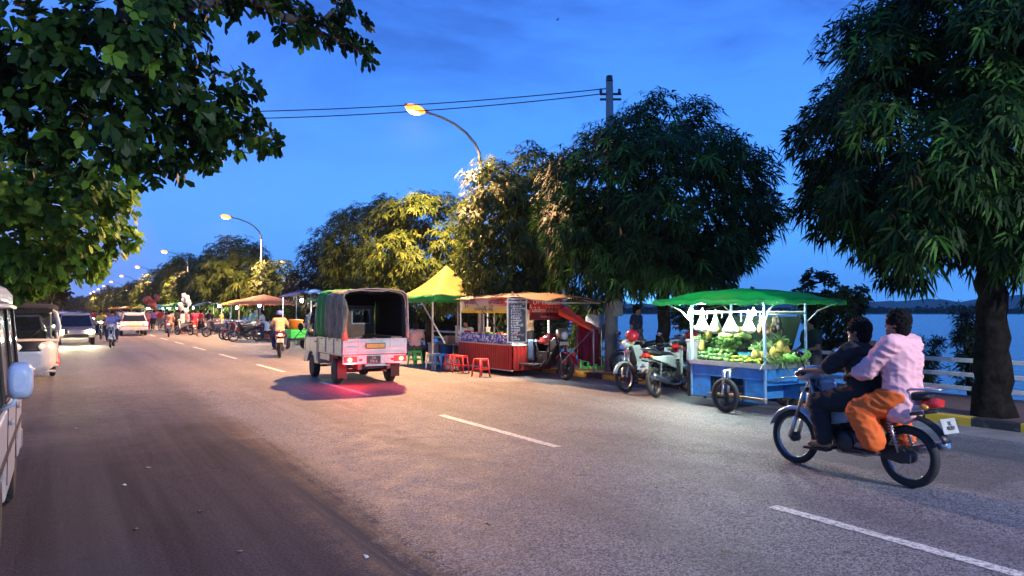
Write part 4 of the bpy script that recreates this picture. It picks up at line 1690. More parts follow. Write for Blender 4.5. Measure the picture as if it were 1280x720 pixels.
def pickup():
    t = thing('pickup_truck', 'small cream pickup with a tarpaulin canopy over its bed and glowing tail lights, driving away', 'truck', (0, 0, 0))
    for y in (0, 1.92):
        for s in (-1, 1):
            car_wheel(t, (.60 * s, y, .265), .265, .15, s)
    b = MB()
    for s in (-1, 1):
        b.bx(.32 * s - .04, .32 * s + .04, -.72, 2.4, .34, .46)
    for y in (-.6, .5, 1.2):
        b.bx(-.36, .36, y, y + .06, .35, .45)
    b.cyl((-.58, 0, .27), (.58, 0, .27), .04)
    b.ell((0, 0, .27), (.11, .12, .11))
    b.cyl((-.58, 1.92, .27), (.58, 1.92, .27), .03)
    b.bx(-.28, .02, .5, 1.1, .28, .4)
    b.build('chassis', DRK, t)
    b = MB().tube([(.2, 1.2, .3), (.25, .2, .3), (.25, -.72, .3)], .03, 8)
    b.build('exhaust', DRK, t)
    # cab
    low = [(2.56, .36), (2.60, .60), (2.58, .80), (2.52, .95), (1.28, .98), (1.26, .36)] + arch(1.92, .35, .36)[::-1]
    b = MB()
    for s in (-1, 1):
        b.prism(low, .70 * s, .66 * s)
    b.bx(-.66, .66, 2.50, 2.585, .36, .93)
    b.bx(-.66, .66, 1.26, 1.30, .36, .98)
    b.bx(-.66, .66, 1.3, 2.5, .52, .56)
    b.bx(-.66, .66, 2.30, 2.52, .90, 1.0)
    cab = b.build('cab', CREAM, t, .012)
    b = MB()
    b.loft([(1.26, 0, 1.72, .63, .04), (1.5, 0, 1.745, .63, .045), (1.9, 0, 1.735, .62, .04), (2.02, 0, 1.71, .60, .025)], 20, .4)
    for s in (-1, 1):
        b.tube([(.66 * s, 2.52, .95), (.60 * s, 2.0, 1.70)], .03, 6)
        b.tube([(.67 * s, 1.29, .97), (.62 * s, 1.28, 1.72)], .035, 6)
        b.tube([(.67 * s, 1.72, .97), (.625 * s, 1.66, 1.73)], .022, 6)
    b.build('cab_roof', CREAM, t)
    b = MB()
    b.add([(-.63, 2.50, .98), (.63, 2.50, .98), (.58, 2.0, 1.69), (-.58, 2.0, 1.69), (-.63, 2.508, .98), (.63, 2.508, .98), (.58, 2.008, 1.69), (-.58, 2.008, 1.69)], [(0, 1, 2, 3), (7, 6, 5, 4), (0, 4, 5, 1), (3, 2, 6, 7), (1, 5, 6, 2), (0, 3, 7, 4)])
    b.build('windscreen', GL, t)
    for s in (-1, 1):
        b = MB()
        b.prism([(1.32, .98), (2.45, .98), (1.98, 1.69), (1.32, 1.70)], .645 * s, .650 * s)
        b.build('side_window', GL, t)
        b = MB()
        b.bx(.705 * s - .004, .705 * s + .004, 1.34, 1.352, .42, .96)
        b.bx(.705 * s - .004, .705 * s + .004, 2.44, 2.452, .62, .94)
        b.bx(.708 * s - .012, .708 * s + .012, 1.42, 1.55, .86, .885)
        d = b.build('door_seam', BLK, cab)
        b = MB()
        b.tube([(.69 * s, 2.40, 1.02), (.80 * s, 2.42, 1.05), (.82 * s, 2.42, 1.12)], .009, 6)
        b.ell((.83 * s, 2.42, 1.2), (.065, .02, .10), 12, 8)
        b.build('mirror', BLK, t)
        MB().ell((.5 * s, 2.60, .66), (.09, .03, .07), 12, 8).build('headlight', WHT_LENS, t)
    b = MB()
    b.bx(-.70, .70, 2.58, 2.64, .34, .50)
    b.build('front_bumper', VWHITE, t, .02)
    MB().bx(-.55, .55, 1.245, 1.26, 1.02, 1.04).build('window_sill', CREAM, t)
    b = MB()
    b.prism([(.11, 1.30), (.52, 1.30), (.52, 1.60), (.11, 1.60)], 1.245, 1.25, 'y')
    b.build('rear_window', GL, t)
    fr = MB()
    fr.bx(-.64, .10, 1.225, 1.262, .98, 1.70).bx(.53, .64, 1.225, 1.262, .98, 1.70).bx(.10, .53, 1.225, 1.262, .98, 1.29).bx(.10, .53, 1.225, 1.262, 1.61, 1.70)
    fr.build('cab_rear_panel', M('brown_board', (.26, .15, .09), .6, var=.25), t)
    b = MB()
    for x0, x1, z0, z1 in ((.08, .55, 1.27, 1.30), (.08, .55, 1.60, 1.63), (.08, .11, 1.30, 1.60), (.52, .55, 1.30, 1.60)):
        b.bx(x0, x1, 1.21, 1.224, z0, z1)
    b.build('rear_window_frame', VWHITE, t)
    # bed
    b = MB()
    b.bx(-.69, .69, -.74, 1.22, .62, .66)
    b.build('bed_floor', DRK, t)
    for s in (-1, 1):
        b = MB()
        b.bx(.70 * s - .015, .70 * s + .015, -.72, 1.21, .66, .99)
        for z in (.66, .82, .985):
            b.bx(.712 * s - .014, .712 * s + .014, -.72, 1.21, z - .014, z + .014)
        for y in (-.70, -.1, .55, 1.19):
            b.bx(.715 * s - .014, .715 * s + .014, y - .02, y + .02, .66, .99)
        for y in (-.4, .25, .85):
            b.cyl((.73 * s, y - .02, .96), (.73 * s, y + .02, .96), .016, 8)
        b.build('side_gate', CREAM, t, .004)
        # under-bed skirt frame and mudguard
        b = MB()
        b.bx(.66 * s - .012, .66 * s + .012, .38, 1.2, .48, .62)
        b.tube([(.6 * s, .9, .62), (.6 * s, .75, .36), (.6 * s, .45, .36), (.6 * s, .35, .62)], .015, 6)
        b.build('bed_skirt', CREAM, t)
        b = MB()
        b.bx(.60 * s - .10, .60 * s + .10, -.36, -.35, .14, .62)
        b.build('mud_flap', RUB, t)
    b = MB()
    b.bx(-.70, .70, -.765, -.735, .67, .995)
    for z in (.69, .80, .90, .985):
        b.bx(-.70, .70, -.780, -.760, z - .012, z + .012)
    for x in (-.69, -.35, .35, .69):
        b.bx(x - .02, x + .02, -.782, -.758, .67, .995)
    for x in (-.45, .0, .45):
        b.cyl((x - .03, -.785, .99), (x + .03, -.785, .99), .02, 8)
    tg = b.build('tailgate', VWHITE, t, .004)
    pl = MB().bx(-.21, .21, -.795, -.782, .785, .90).build('gate_plaque', M('amber_plaque', (.62, .33, .06), .5, dirt=.4), t, .004)
    b = MB()
    for z in (.79, .895):
        b.bx(-.215, .215, -.799, -.792, z - .008, z + .008)
    for x in (-.212, .212):
        b.bx(x - .008, x + .008, -.799, -.792, .79, .895)
    b.build('plaque_frame', M('brown_trim', (.10, .05, .03)), pl)
    b = MB()
    b.bx(-.70, .70, -.76, -.70, .46, .655)
    b.build('rear_valance', VWHITE, t, .01)
    b = MB()
    b.bx(-.22, .22, -.80, -.765, .435, .455)
    b.bx(-.24, .30, -.83, -.78, .415, .437)
    b.build('rear_step', CHR, t, .004)
    pb = MB().bx(-.19, .12, -.778, -.762, .47, .63).build('number_plate', M('black_plate', (.03, .028, .03), .5), t, .003)
    text('2A\n7416', .085, PLATE, pb, (-.035, -.781, .55), (R(90), 0, 0), 'plate_numbers', .001, space=.85)
    for s, lx in ((-1, -.54), (1, .56)):
        b = MB()
        b.bx(lx - .14, lx + .14, -.785, -.76, .495, .625)
        h = b.build('tail_light', EM('red_lamp_housing', (1, .012, .010), .9, (.5, .01, .01)), t, .012)
        MB().ell((lx + .02 * s, -.79, .56), (.055, .012, .048), 14, 8).build('bulb', TAIL, h)
    for x in (-.32, .38):
        MB().bx(x - .03, x + .03, -.78, -.76, .53, .57).build('reflector', RED_LENS, t)
    lamp_light('tail_glow', 'POINT', (-.54, -.86, .46), 34, (1, .025, .03), t, .05)
    lamp_light('tail_glow', 'POINT', (.56, -.85, .44), 9, (1, .03, .03), t, .05)
    # canopy hoops and sheets
    def arch_pt(v, y, inset=0.):
        # v 0..1 from left bottom over the top to right bottom
        Wd, zt, zb = .725 - inset, 2.06 - inset, .985
        pts = [(-Wd, zb), (-Wd, 1.45), (-Wd + .01, 1.84), (-Wd + .04, 1.95), (-Wd + .12, 2.01), (-.3, 2.05), (0, zt), (.3, 2.05), (Wd - .12, 2.01), (Wd - .04, 1.95), (Wd - .01, 1.84), (Wd, 1.45), (Wd, zb)]
        q = v * (len(pts) - 1)
        i = min(int(q), len(pts) - 2)
        u = q - i
        x = pts[i][0] * (1 - u) + pts[i + 1][0] * u
        z = pts[i][1] * (1 - u) + pts[i + 1][1] * u
        return V(x, y, z - (inset if z > 1.8 else 0))
    b = MB()
    for y in (-.72, -.1, .55, 1.18):
        b.tube([arch_pt(i / 24, y, .022) for i in range(25)], .013, 6)
    b.build('canopy_frame', CHR, t)
    def wr(y, v):
        return .012 * math.sin(y * 13 + v * 9) + .009 * math.sin(y * 29 - v * 31) + .016 * math.sin(v * 18) * math.sin(y * 4.6)
    TARP = CLOTH('olive_brown_tarpaulin', (.30, .24, .15), .7, .35, .03, 4, .5, .5)
    GRN = CLOTH('green_tarpaulin_sheet', (.02, .30, .05), .6, .2, .05, 4, .4, .3)
    def side(u, v):
        y = -.80 + 1.32 * u
        p = arch_pt(v, y)
        k = wr(y, v)
        p.x += k * (1 if p.x > 0 else -1)
        p.z += k * .6 - .02 * math.sin(u * math.pi * 2) ** 2 * (1 if p.z > 1.9 else 0)
        return p
    b = MB().sheet(side, 22, 48, -.008)
    b.build('tarpaulin', TARP, t)
    def side2(u, v):
        y = .50 + .86 * u
        p = arch_pt(v, y)
        k = wr(y * 1.4, v) + .03 * math.sin(u * math.pi)
        p.x += k * (1 if p.x > 0 else -1) + (.012 if p.x > 0 else -.012)
        p.z += k * .5 + .012
        if u > .75:
            q = (u - .75) / .25
            p.z -= .16 * q * q * (1 if p.z > 1.6 else 0)
            p.x *= 1 - .05 * q * q
        return p
    MB().sheet(side2, 16, 48, -.008).build('green_tarpaulin', GRN, t)
    MB().sheet(lambda u, v: arch_pt(v, -.74 + 1.94 * u, .05), 6, 40, .004).build('inner_lining', CLOTH('dark_lining', (.022, .02, .018), .9, tl=.02), t)  # dark sheet added under the tarpaulin to stand in for interior shade
    MB().bx(-.66, .66, 1.215, 1.225, 1.71, 2.0).build('front_sheet', CLOTH('dark_lining', (.022, .02, .018)), t)  # same painted shade closing the bright gap above the bulkhead
    b = MB()
    for k in range(4):
        x = -.70 + .012 * k
        b.tube([(x - .02, -.80 - .012 * k, 1.88 - .03 * k), (x + .015, -.82 - .01 * k, 1.6), (x - .012, -.815, 1.3), (x + .02, -.80 + .01 * k, .97)], [.03, .042, .035, .045], 8)
    b.build('rolled_flap', TARP, t)
    b = MB()
    b.tube([arch_pt(i / 24, -.80, -.004) for i in range(25)], .014, 6)
    b.build('canopy_hem', M('pale_hem', (.45, .38, .30), .8), t)
    for s in (-1, 1):
        b = MB()
        b.bx(.52 * s - .13, .52 * s + .13, -.66, 1.18, .98, 1.03)
        b.bx(.40 * s - .02, .40 * s + .02, -.6, -.56, .66, .98)
        b.bx(.40 * s - .02, .40 * s + .02, 1.1, 1.14, .66, .98)
        b.build('bench', M('brown_board', (.16, .085, .05)), t)
    return t


pk = pickup()
pk.location = (5.80, 15.95, 0)
pk.rotation_euler.z = R(-2)
J = pose_sit(.55)
DRV = person('person in dark clothes at the wheel of the cream pickup, seen through its rear window', J, M('dark_shirt', (.03, .03, .035), .9), M('dark_trousers', (.03, .03, .035), .9))
a_ = R(-2)
DRV.location = V(5.80, 15.95, .12) + Matrix.Rotation(a_, 3, 'Z') @ V(.36, 1.62, 0)
DRV.rotation_euler.z = a_


# ---- parked microvan at the left edge (its front faces the camera)
def microvan():
    t = thing('parked_van', 'silver white microvan parked at the left frame edge with a big pale blue door mirror', 'van', (0, 0, 0))
    PA = M('silver_van_paint', (.50, .46, .45), .35, 0, var=.06, ns=2, coat=.25, dirt=.3)
    L, W = 3.3, .72
    fy, ry = 1.0, -.85
    def secs():
        pass
    # lower body as side skins with wheel arches
    low = [(1.60, .30), (1.62, .62), (1.55, .92), (-1.62, .96), (-1.66, .62), (-1.62, .32)] + arch(ry, .33, .30)[::-1] + arch(fy, .33, .30)[::-1]
    b = MB()
    for s in (-1, 1):
        b.prism(low, (W) * s, (W - .05) * s)
    b.bx(-W + .05, W - .05, 1.50, 1.62, .32, .92)
    b.bx(-W + .05, W - .05, -1.66, -1.58, .34, .96)
    b.bx(-W + .05, W - .05, -1.58, 1.5, .42, .48)
    body = b.build('body', PA, t, .025)
    # greenhouse pillars and roof
    b = MB()
    b.loft([(-1.62, 0, 1.62, .50, .05), (-1.58, 0, 1.67, .60, .09), (-1.45, 0, 1.70, .645, .115), (-.6, 0, 1.72, .655, .12), (.6, 0, 1.71, .65, .12), (1.0, 0, 1.68, .63, .10), (1.18, 0, 1.63, .58, .05)], 28, .6)
    b.build('roof', PA, t)
    b = MB()
    for s in (-1, 1):
        for y0, y1, w in ((1.50, 1.08, .055), (.55, .50, .05), (-.55, -.55, .06), (-1.58, -1.52, .10)):
            b.add([((W - .012) * s, y0 - w / 2, .93), ((W - .012) * s, y0 + w / 2, .93), (.645 * s, y1 + w / 2, 1.63), (.645 * s, y1 - w / 2, 1.63), ((W - .07) * s, y0 - w / 2, .93), ((W - .07) * s, y0 + w / 2, .93), (.595 * s, y1 + w / 2, 1.63), (.595 * s, y1 - w / 2, 1.63)], [(0, 1, 2, 3), (7, 6, 5, 4), (0, 4, 5, 1), (1, 5, 6, 2), (2, 6, 7, 3), (3, 7, 4, 0)])
        b.tube([(.655 * s, -1.56, 1.625), (.665 * s, -.6, 1.635), (.66 * s, .6, 1.63), (.60 * s, 1.12, 1.60)], .018, 8)
    b.build('pillars', PA, t)
    for s in (-1, 1):
        for i, (a0, a1, c0, c1) in enumerate(((.58, 1.46, .53, 1.05), (-.52, .52, -.52, .47), (-1.52, -.58, -1.46, -.58))):
            b = MB()
            b.add([((W - .03) * s, a0, .94), ((W - .03) * s, a1, .94), (.628 * s, c1, 1.62), (.628 * s, c0, 1.62), ((W - .036) * s, a0, .94), ((W - .036) * s, a1, .94), (.622 * s, c1, 1.62), (.622 * s, c0, 1.62)], [(0, 1, 2, 3), (7, 6, 5, 4), (0, 4, 5, 1), (1, 5, 6, 2), (2, 6, 7, 3), (3, 7, 4, 0)])
            b.build('side_window', DGL, t)
            b = MB()
            b.tube([((W - .022) * s, a0, .95), ((W - .022) * s, a1, .95), (.636 * s, c1, 1.61), (.636 * s, c0, 1.61)], .014, 6, False, True)
            b.build('window_seal', RUB, t)
        b = MB()
        for y in (.55, -.55):
            b.bx((W + .002) * s - .003, (W + .002) * s + .003, y - .006, y + .006, .40, .94)
        b.bx((W + .003) * s - .006, (W + .003) * s + .006, -1.5, 1.45, .60, .645)
        b.build('door_trim', BLK, body)
        b = MB()
        for y in (.42, -.66):
            b.bx((W + .016) * s - .012, (W + .016) * s + .012, y - .07, y + .07, .80, .83)
        b.build('door_handle', CHR, t, .006)
        m = MB()
        m.tube([(.69 * s, 1.25, .98), (.78 * s, 1.30, 1.03), (.80 * s, 1.31, 1.08)], .014, 8)
        m.loft([(1.26, .815 * s, 1.17, .055, .10), (1.29, .815 * s, 1.17, .07, .115), (1.34, .815 * s, 1.17, .06, .10), (1.37, .815 * s, 1.17, .03, .06)], 16, .6)
        m.build('door_mirror', M('pale_blue_shell', (.36, .43, .55), .35, coat=.2, dirt=.4), t)
        b = MB()
        b.ell((.54 * s, 1.61, .66), (.12, .04, .085), 14, 8)
        b.build('headlight', WHT_LENS, t)
        b = MB().bx(.69 * s - .03, .69 * s + .035, -1.665, -1.60, .62, .92)
        b.build('tail_light', RED_LENS, t, .01)
        car_wheel(t, (.635 * s, fy, .27), .27, .15, s)
        car_wheel(t, (.635 * s, ry, .27), .27, .15, s)
    b = MB()
    b.add([(-.64, 1.52, .93), (.64, 1.52, .93), (.56, 1.13, 1.62), (-.56, 1.13, 1.62), (-.64, 1.512, .93), (.64, 1.512, .93), (.56, 1.122, 1.62), (-.56, 1.122, 1.62)], [(0, 1, 2, 3), (7, 6, 5, 4), (0, 4, 5, 1), (1, 5, 6, 2), (2, 6, 7, 3), (3, 7, 4, 0)])
    b.build('windscreen', DGL, t)
    b = MB().add([(-.62, -1.625, .97), (.62, -1.625, .97), (.52, -1.57, 1.58), (-.52, -1.57, 1.58), (-.62, -1.617, .97), (.62, -1.617, .97), (.52, -1.562, 1.58), (-.52, -1.562, 1.58)], [(0, 1, 2, 3), (7, 6, 5, 4), (0, 4, 5, 1), (1, 5, 6, 2), (2, 6, 7, 3), (3, 7, 4, 0)])
    b.build('rear_window', DGL, t)
    b = MB().bx(-.72, .72, 1.58, 1.69, .28, .46)
    b.build('front_bumper', PA, t, .03)
    b = MB().bx(-.73, .73, -1.74, -1.62, .30, .50)
    b.build('rear_bumper', M('grey_bumper', (.2, .2, .2), .6), t, .03)
    return t


vn = microvan()
vn.location = (-1.02, 6.75, 0)
vn.rotation_euler.z = R(180)


# ---- auto rickshaw facing the camera
def rickshaw():
    t = thing('auto_rickshaw', 'white three-wheeled auto rickshaw with a black front panel parked behind the van', 'auto rickshaw', (0, 0, 0))
    WP = M('white_rickshaw_paint', (.60, .58, .55), .35, var=.07, ns=3, coat=.3, dirt=.4)
    RP = M('red_stripe_paint', (.50, .03, .03), .35, coat=.3)
    YG = CLOTH('yellow_green_curtain', (.40, .42, .10), .8)
    # front apron (forward +y)
    b = MB()
    b.loft([(.98, 0, .62, .54, .36), (1.12, 0, .60, .50, .36), (1.24, 0, .56, .44, .33), (1.30, 0, .53, .36, .27), (1.325, 0, .50, .2, .16)], 26, .5)
    b.build('front_apron', WP, t)
    b = MB()
    b.sheet(lambda u, v: V(-.42 + .84 * u, 1.345 - .17 * (abs(u - .5) * 2) ** 2 - .09 * v, .70 + .22 * v), 12, 4, .012)
    b.build('front_panel', BLK, t)
    for s in (-1, 1):
        b = MB().lathe([(.002, 0), (.05, -.01), (.06, -.03), (.06, -.07)], (.22 * s, 1.325, .80), 'y', 20)
        b.build('headlight', EM('dim_headlight', (1, .75, .3), .3), t)
    wheel(t, (0, 1.12, .20), .20, .045, False, 'front_wheel')
    b = MB().sheet(lambda u, v: V((v - .5) * .2, 1.12 + .25 * math.cos(R(20 + 140 * u)), .20 + .25 * math.sin(R(20 + 140 * u))), 10, 4, .008)
    b.build('front_mudguard', WP, t)
    b = MB().bx(-.50, .50, 1.09, 1.25, .22, .27)
    b.build('bumper_bar', WP, t, .02)
    # windscreen frame
    fr = [(-.56, .92), (.56, .92), (.58, 1.25), (.52, 1.55), (.40, 1.62), (-.40, 1.62), (-.52, 1.55), (-.58, 1.25)]
    b = MB()
    b.tube([(x, 1.05 - (z - .92) * .35, z) for x, z in fr], .045, 8, False, True)
    b.build('windscreen_frame', WP, t)
    b = MB()
    gl = [(-.53, .95), (.53, .95), (.545, 1.25), (.49, 1.52), (-.49, 1.52), (-.545, 1.25)]
    ps = [(x, 1.05 - (z - .92) * .35, z) for x, z in gl]
    qs = [(x, y - .006, z) for x, y, z in ps]
    n = len(ps)
    b.add(ps + qs, [tuple(range(n)), tuple(range(2 * n - 1, n - 1, -1))] + [(i, i + n, (i + 1) % n + n, (i + 1) % n) for i in range(n)])
    b.build('windscreen', GL, t)
    b = MB()
    b.tube([(.02, 1.035, .96), (-.2, .99, 1.15)], .008, 6)
    b.tube([(-.14, 1.0, 1.10), (-.3, .945, 1.28)], .006, 6)
    b.build('wiper', BLK, t)
    # roof canvas and cabin
    b = MB()
    b.loft([(.86, 0, 1.60, .46, .06), (.6, 0, 1.64, .60, .09), (0, 0, 1.66, .64, .10), (-.7, 0, 1.64, .64, .10), (-1.0, 0, 1.58, .60, .08)], 22, .55)
    b.build('canvas_roof', CLOTH('black_canvas', (.03, .03, .03), .8, tl=.05), t)
    b = MB()
    for s in (-1, 1):
        b.bx(.62 * s - .03, .62 * s + .03, -1.0, .15, .38, .86)
        b.tube([(.60 * s, .15, .86), (.60 * s, .12, 1.62)], .03, 6)
        b.tube([(.60 * s, -.95, .86), (.58 * s, -.95, 1.60)], .03, 6)
    b.bx(-.60, .60, -1.02, -.96, .38, .90)
    b.bx(-.58, .58, -.98, 1.0, .33, .38)
    b.build('cabin', WP, t, .015)
    for s in (-1, 1):
        b = MB().bx(.655 * s - .006, .655 * s + .006, -.98, .13, .46, .76)
        b.build('side_stripe', RP, t)
        b = MB().sheet(lambda u, v, s=s: V(.615 * s + .01 * math.sin(u * 30), .12 - .3 * u, .9 + .7 * v), 10, 5, .006)
        b.build('side_curtain', YG, t)
        b = MB().sheet(lambda u, v, s=s: V((.50 + .24 * v) * s, -.62 + .34 * math.cos(R(10 + 160 * u)), .22 + .32 * math.sin(R(10 + 160 * u))), 12, 3, .01)
        b.build('rear_mudguard', RP, t)
        car_wheel(t, (.62 * s, -.62, .21), .21, .11, s)
        b = MB()
        b.tube([(.52 * s, .93, 1.1), (.68 * s, .98, 1.12)], .008, 6)
        b.box((.71 * s, .98, 1.12), (.08, .015, .13))
        b.build('mirror', BLK, t, .006)
    b = MB().bx(-.5, .5, -.6, -.2, .38, .66).bx(-.5, .5, -.9, -.72, .6, 1.1).bx(-.2, .2, .1, .4, .38, .62)
    b.build('seat', SEATV, t, .03)
    return t


rk = rickshaw()
rk.location = (-.70, 20.75, 0)
rk.rotation_euler.z = R(186)


# ---- cars
def car(label, paint, loc, rz, lit_head=False, lit_tail=False, hatch=False):
    t = thing('car', label, 'car', loc, rz)
    W = .78
    prof = [(-1.85, .35), (-1.92, .60), (-1.86, .86 if hatch else .88), (-1.0, .92), (.55, .90), (1.55, .78), (1.86, .62), (1.9, .34)] + arch(1.2, .34, .30)[::1]
    low = [(1.9, .32), (1.92, .56), (1.80, .72), (.75, .88), (-1.80, .92), (-1.92, .66), (-1.88, .34)] + arch(-1.15, .34, .30)[::-1] + arch(1.2, .34, .30)[::-1]
    b = MB()
    for s in (-1, 1):
        b.prism(low, W * s, (W - .06) * s)
    b.prism([(1.88, .34), (1.90, .56), (1.78, .71), (.75, .87), (-1.78, .91), (-1.90, .66), (-1.86, .36)], -W + .06, W - .06)
    b.build('body', paint, t, .04)
    rear = -1.62 if hatch else -1.35
    b = MB()
    b.loft([(rear, 0, 1.33, .50, .05), (rear + .25, 0, 1.38, .58, .05), (-.2, 0, 1.41, .59, .05), (.25, 0, 1.38, .56, .035)], 20, .5)
    for s in (-1, 1):
        for a, c in (((.88, .88), (.22, 1.37)), ((-.28, .9), (-.30, 1.38)), ((-1.66 if hatch else -1.68, .9), (rear + .1, 1.36))):
            b.tube([(.70 * s, a[0], a[1]), (.56 * s, c[0], c[1])], .035, 6)
    b.build('roof', paint, t)
    b = MB()
    yb = -1.72
    b.add([(-.68, .84, .88), (.68, .84, .88), (.68, yb, .91), (-.68, yb, .91), (-.54, .24, 1.37), (.54, .24, 1.37), (.52, rear + .04, 1.35), (-.52, rear + .04, 1.35)], [(0, 1, 5, 4), (1, 2, 6, 5), (2, 3, 7, 6), (3, 0, 4, 7), (4, 5, 6, 7), (3, 2, 1, 0)])
    b.build('windows', DGL, t)
    for s in (-1, 1):
        car_wheel(t, (.68 * s, 1.2, .29), .29, .17, s)
        car_wheel(t, (.68 * s, -1.15, .29), .29, .17, s)
        b = MB().ell((.56 * s, 1.91, .62), (.17, .07, .085), 14, 8)
        b.build('headlight', EM('car_headlight_lit', (1, .85, .5), 60) if lit_head else WHT_LENS, t)
        b = MB().bx(.66 * s - .10, .66 * s + .10, -1.94, -1.86, .66, .84)
        b.build('tail_light', EM('tail_lamp_lit', (1, .03, .02), 18) if lit_tail else RED_LENS, t, .01)
        b = MB().ell((.84 * s, .62, .98), (.08, .04, .055), 10, 8)
        b.build('mirror', paint, t)
        if lit_head:
            lamp_light('headlight_beam', 'SPOT', (.56 * s, 1.98, .62), 420, (1, .80, .45), t, .06, R(80), (.5 * s, 9, -.6), .7)
    b = MB().bx(-.5, .5, 1.89, 1.93, .36, .50)
    b.build('grille', BLK, t)
    b = MB().bx(-.24, .24, -1.945, -1.925, .58, .68)
    b.build('number_plate', M('yellow_plate', (.6, .5, .08), .5), t)
    b = MB().bx(-.78, .78, -1.97, -1.86, .34, .54)
    b.build('rear_bumper', paint, t, .03)
    return t


CP = M('tan_car_paint', (.30, .25, .22), .3, .3, coat=.6)
car('tan car coming towards the camera with both headlights blazing', CP, (.62, 41.5, 0), R(180), True)
car('violet grey van-like car behind the tan car with blazing headlights', M('violet_grey_paint', (.22, .2, .28), .35, .2, coat=.5), (.3, 56, 0), R(180), True)
car('small white hatchback driving away near the middle of the road', VWHITE, (3.95, 54, 0), 0, False, True, True)
car('dim grey car parked under the trees at the far left edge', M('dim_grey_paint', (.18, .18, .19), .4, .2), (-1.25, 33, 0), R(180))

car('small dark car with lit headlights far beyond the tan car', M('dim_grey_paint', (.18, .18, .19)), (.9, 76, 0), R(180), True)  # this car and the next are added so headlights brighten the far road
car('small pale car with lit headlights, farthest of the oncoming line', VWHITE, (.2, 96, 0), R(180), True)
# ------------------------------------------------------------------ fruit cart
BLUE = M('worn_blue_paint', (.02, .22, .56), .45, var=.35, ns=3.5, dirt=.6)
BLUED = M('pale_blue_post', (.20, .36, .55), .5, var=.25, ns=6, dirt=.3)
WLED = (.86, 1., .90)
BULB = EM('led_bulb', (.93, 1., .92), 45)
GRN_ROOF = CLOTH('green_roof_cloth', (.014, .36, .10), .6, .22, .45, 3, .5, .25)
fc = thing('fruit_cart', 'blue fruit cart under a wide green cloth roof with white bags hanging from its rail', 'market cart', (9.68, 8.52, 0), 0)
# local x towards the lake, y up the road; front face at x=-.46
X0, X1, Y0, Y1 = -.46, .50, -.76, .78
b = MB()
b.bx(X0, X0 + .02, Y0, -.36, .17, .70)
b.bx(X0, X0 + .02, .36, Y1, .17, .70)
b.bx(X0, X0 + .02, -.36, .36, .52, .70)
b.bx(X1 - .02, X1, Y0, Y1, .17, .70)
b.bx(X0 + .02, X1 - .02, Y1 - .02, Y1, .17, .70)
b.bx(X0 + .02, X1 - .02, Y0, Y0 + .02, .44, .70)
b.bx(X0 + .02, X1 - .02, -.34, -.32, .17, .68)
for z in (.19, .53, .685):
    b.bx(X0 - .012, X0, Y0, Y1, z - .012, z + .012) if z > .3 else None
b.build('body_panel', BLUE, fc, .004)
b = MB()
for y in (-.30, -.15, 0, .15, .30):
    b.cyl((X0 + .012, y, .17), (X0 + .012, y, .52), .008, 6)
for z in (.25, .40):
    b.cyl((X0 + .012, -.36, z), (X0 + .012, .36, z), .007, 6)
b.build('wheel_bay_grille', BLK, fc)
b = MB()
b.bx(X0 - .03, X1 + .03, Y0 - .03, Y1 + .02, .705, .73)
for s in (X0 - .04, X1 + .02):
    b.bx(s, s + .02, Y0 - .04, Y1 + .03, .70, .775)
b.bx(X0 - .02, X1 + .02, Y0 - .045, Y0 - .03, .70, .775)
b.build('tray', M('tin_sheet', (.42, .44, .45), .4, .7, var=.15, dirt=.4), fc)
for x, y in ((X0, Y0), (X0, Y1), (X1, Y0), (X1, Y1)):
    MB().box((x, y, .955), (.035, .035, 1.55)).build('post', BLUED, fc, .004)
b = MB()
for a, c in (((X0, Y0, 1.58), (X0, Y1, 1.58)), ((X1, Y0, 1.58), (X1, Y1, 1.58)), ((X0, Y0, 1.55), (X1, Y0, 1.55)), ((X0, Y1, 1.55), (X1, Y1, 1.55)), ((X0, Y0, 1.72), (X0, Y1, 1.72)), ((X1, Y0, 1.72), (X1, Y1, 1.72)), ((X0, 0, 1.74), (X1, 0, 1.74))):
    b.tube([a, c], .013, 6)
b.build('rail', M('white_rail', (.6, .6, .58), .5), fc)
b = MB()
for x, y in ((X1, Y0), (X0, Y0), (X1, Y1), (X0, Y1)):
    sx, sy = (1 if x > 0 else -1), (1 if y > 0 else -1)
    b.tube([(x, y, 1.40), (x + .10 * sx, y + .16 * sy, 1.60), (x + .22 * sx, y + .42 * sy, 1.72)], .011, 6)
b.build('bracket', M('white_rail', (.6, .6, .58)), fc)


def roof(u, v):
    x = -.95 + 1.95 * u
    y = -1.14 + 2.36 * v
    a, c = abs(u - .5) * 2, abs(v - .5) * 2
    z = 1.96 - .19 * max(a ** 2.2 * .95, c ** 2.) - .02 * a * c
    z += .010 * math.sin(v * 40) * a + .008 * math.sin(u * 33) * c - .02 * math.sin(v * math.pi * 4) ** 2 * a
    return V(x, y, z)


MB().sheet(roof, 22, 30, .008).build('cloth_roof', GRN_ROOF, fc)


def valance(u, v):
    # around the roof edge
    q = u * 4
    i = min(int(q), 3)
    f = q - i
    p = [roof(f, 0), roof(1, f), roof(1 - f, 1), roof(0, 1 - f)][i]
    d = [V(0, -1, 0), V(1, 0, 0), V(0, 1, 0), V(-1, 0, 0)][i]
    return p + d * (.02 * v + .01 * math.sin(u * 150) * v) - V(0, 0, .004 + .065 * v)


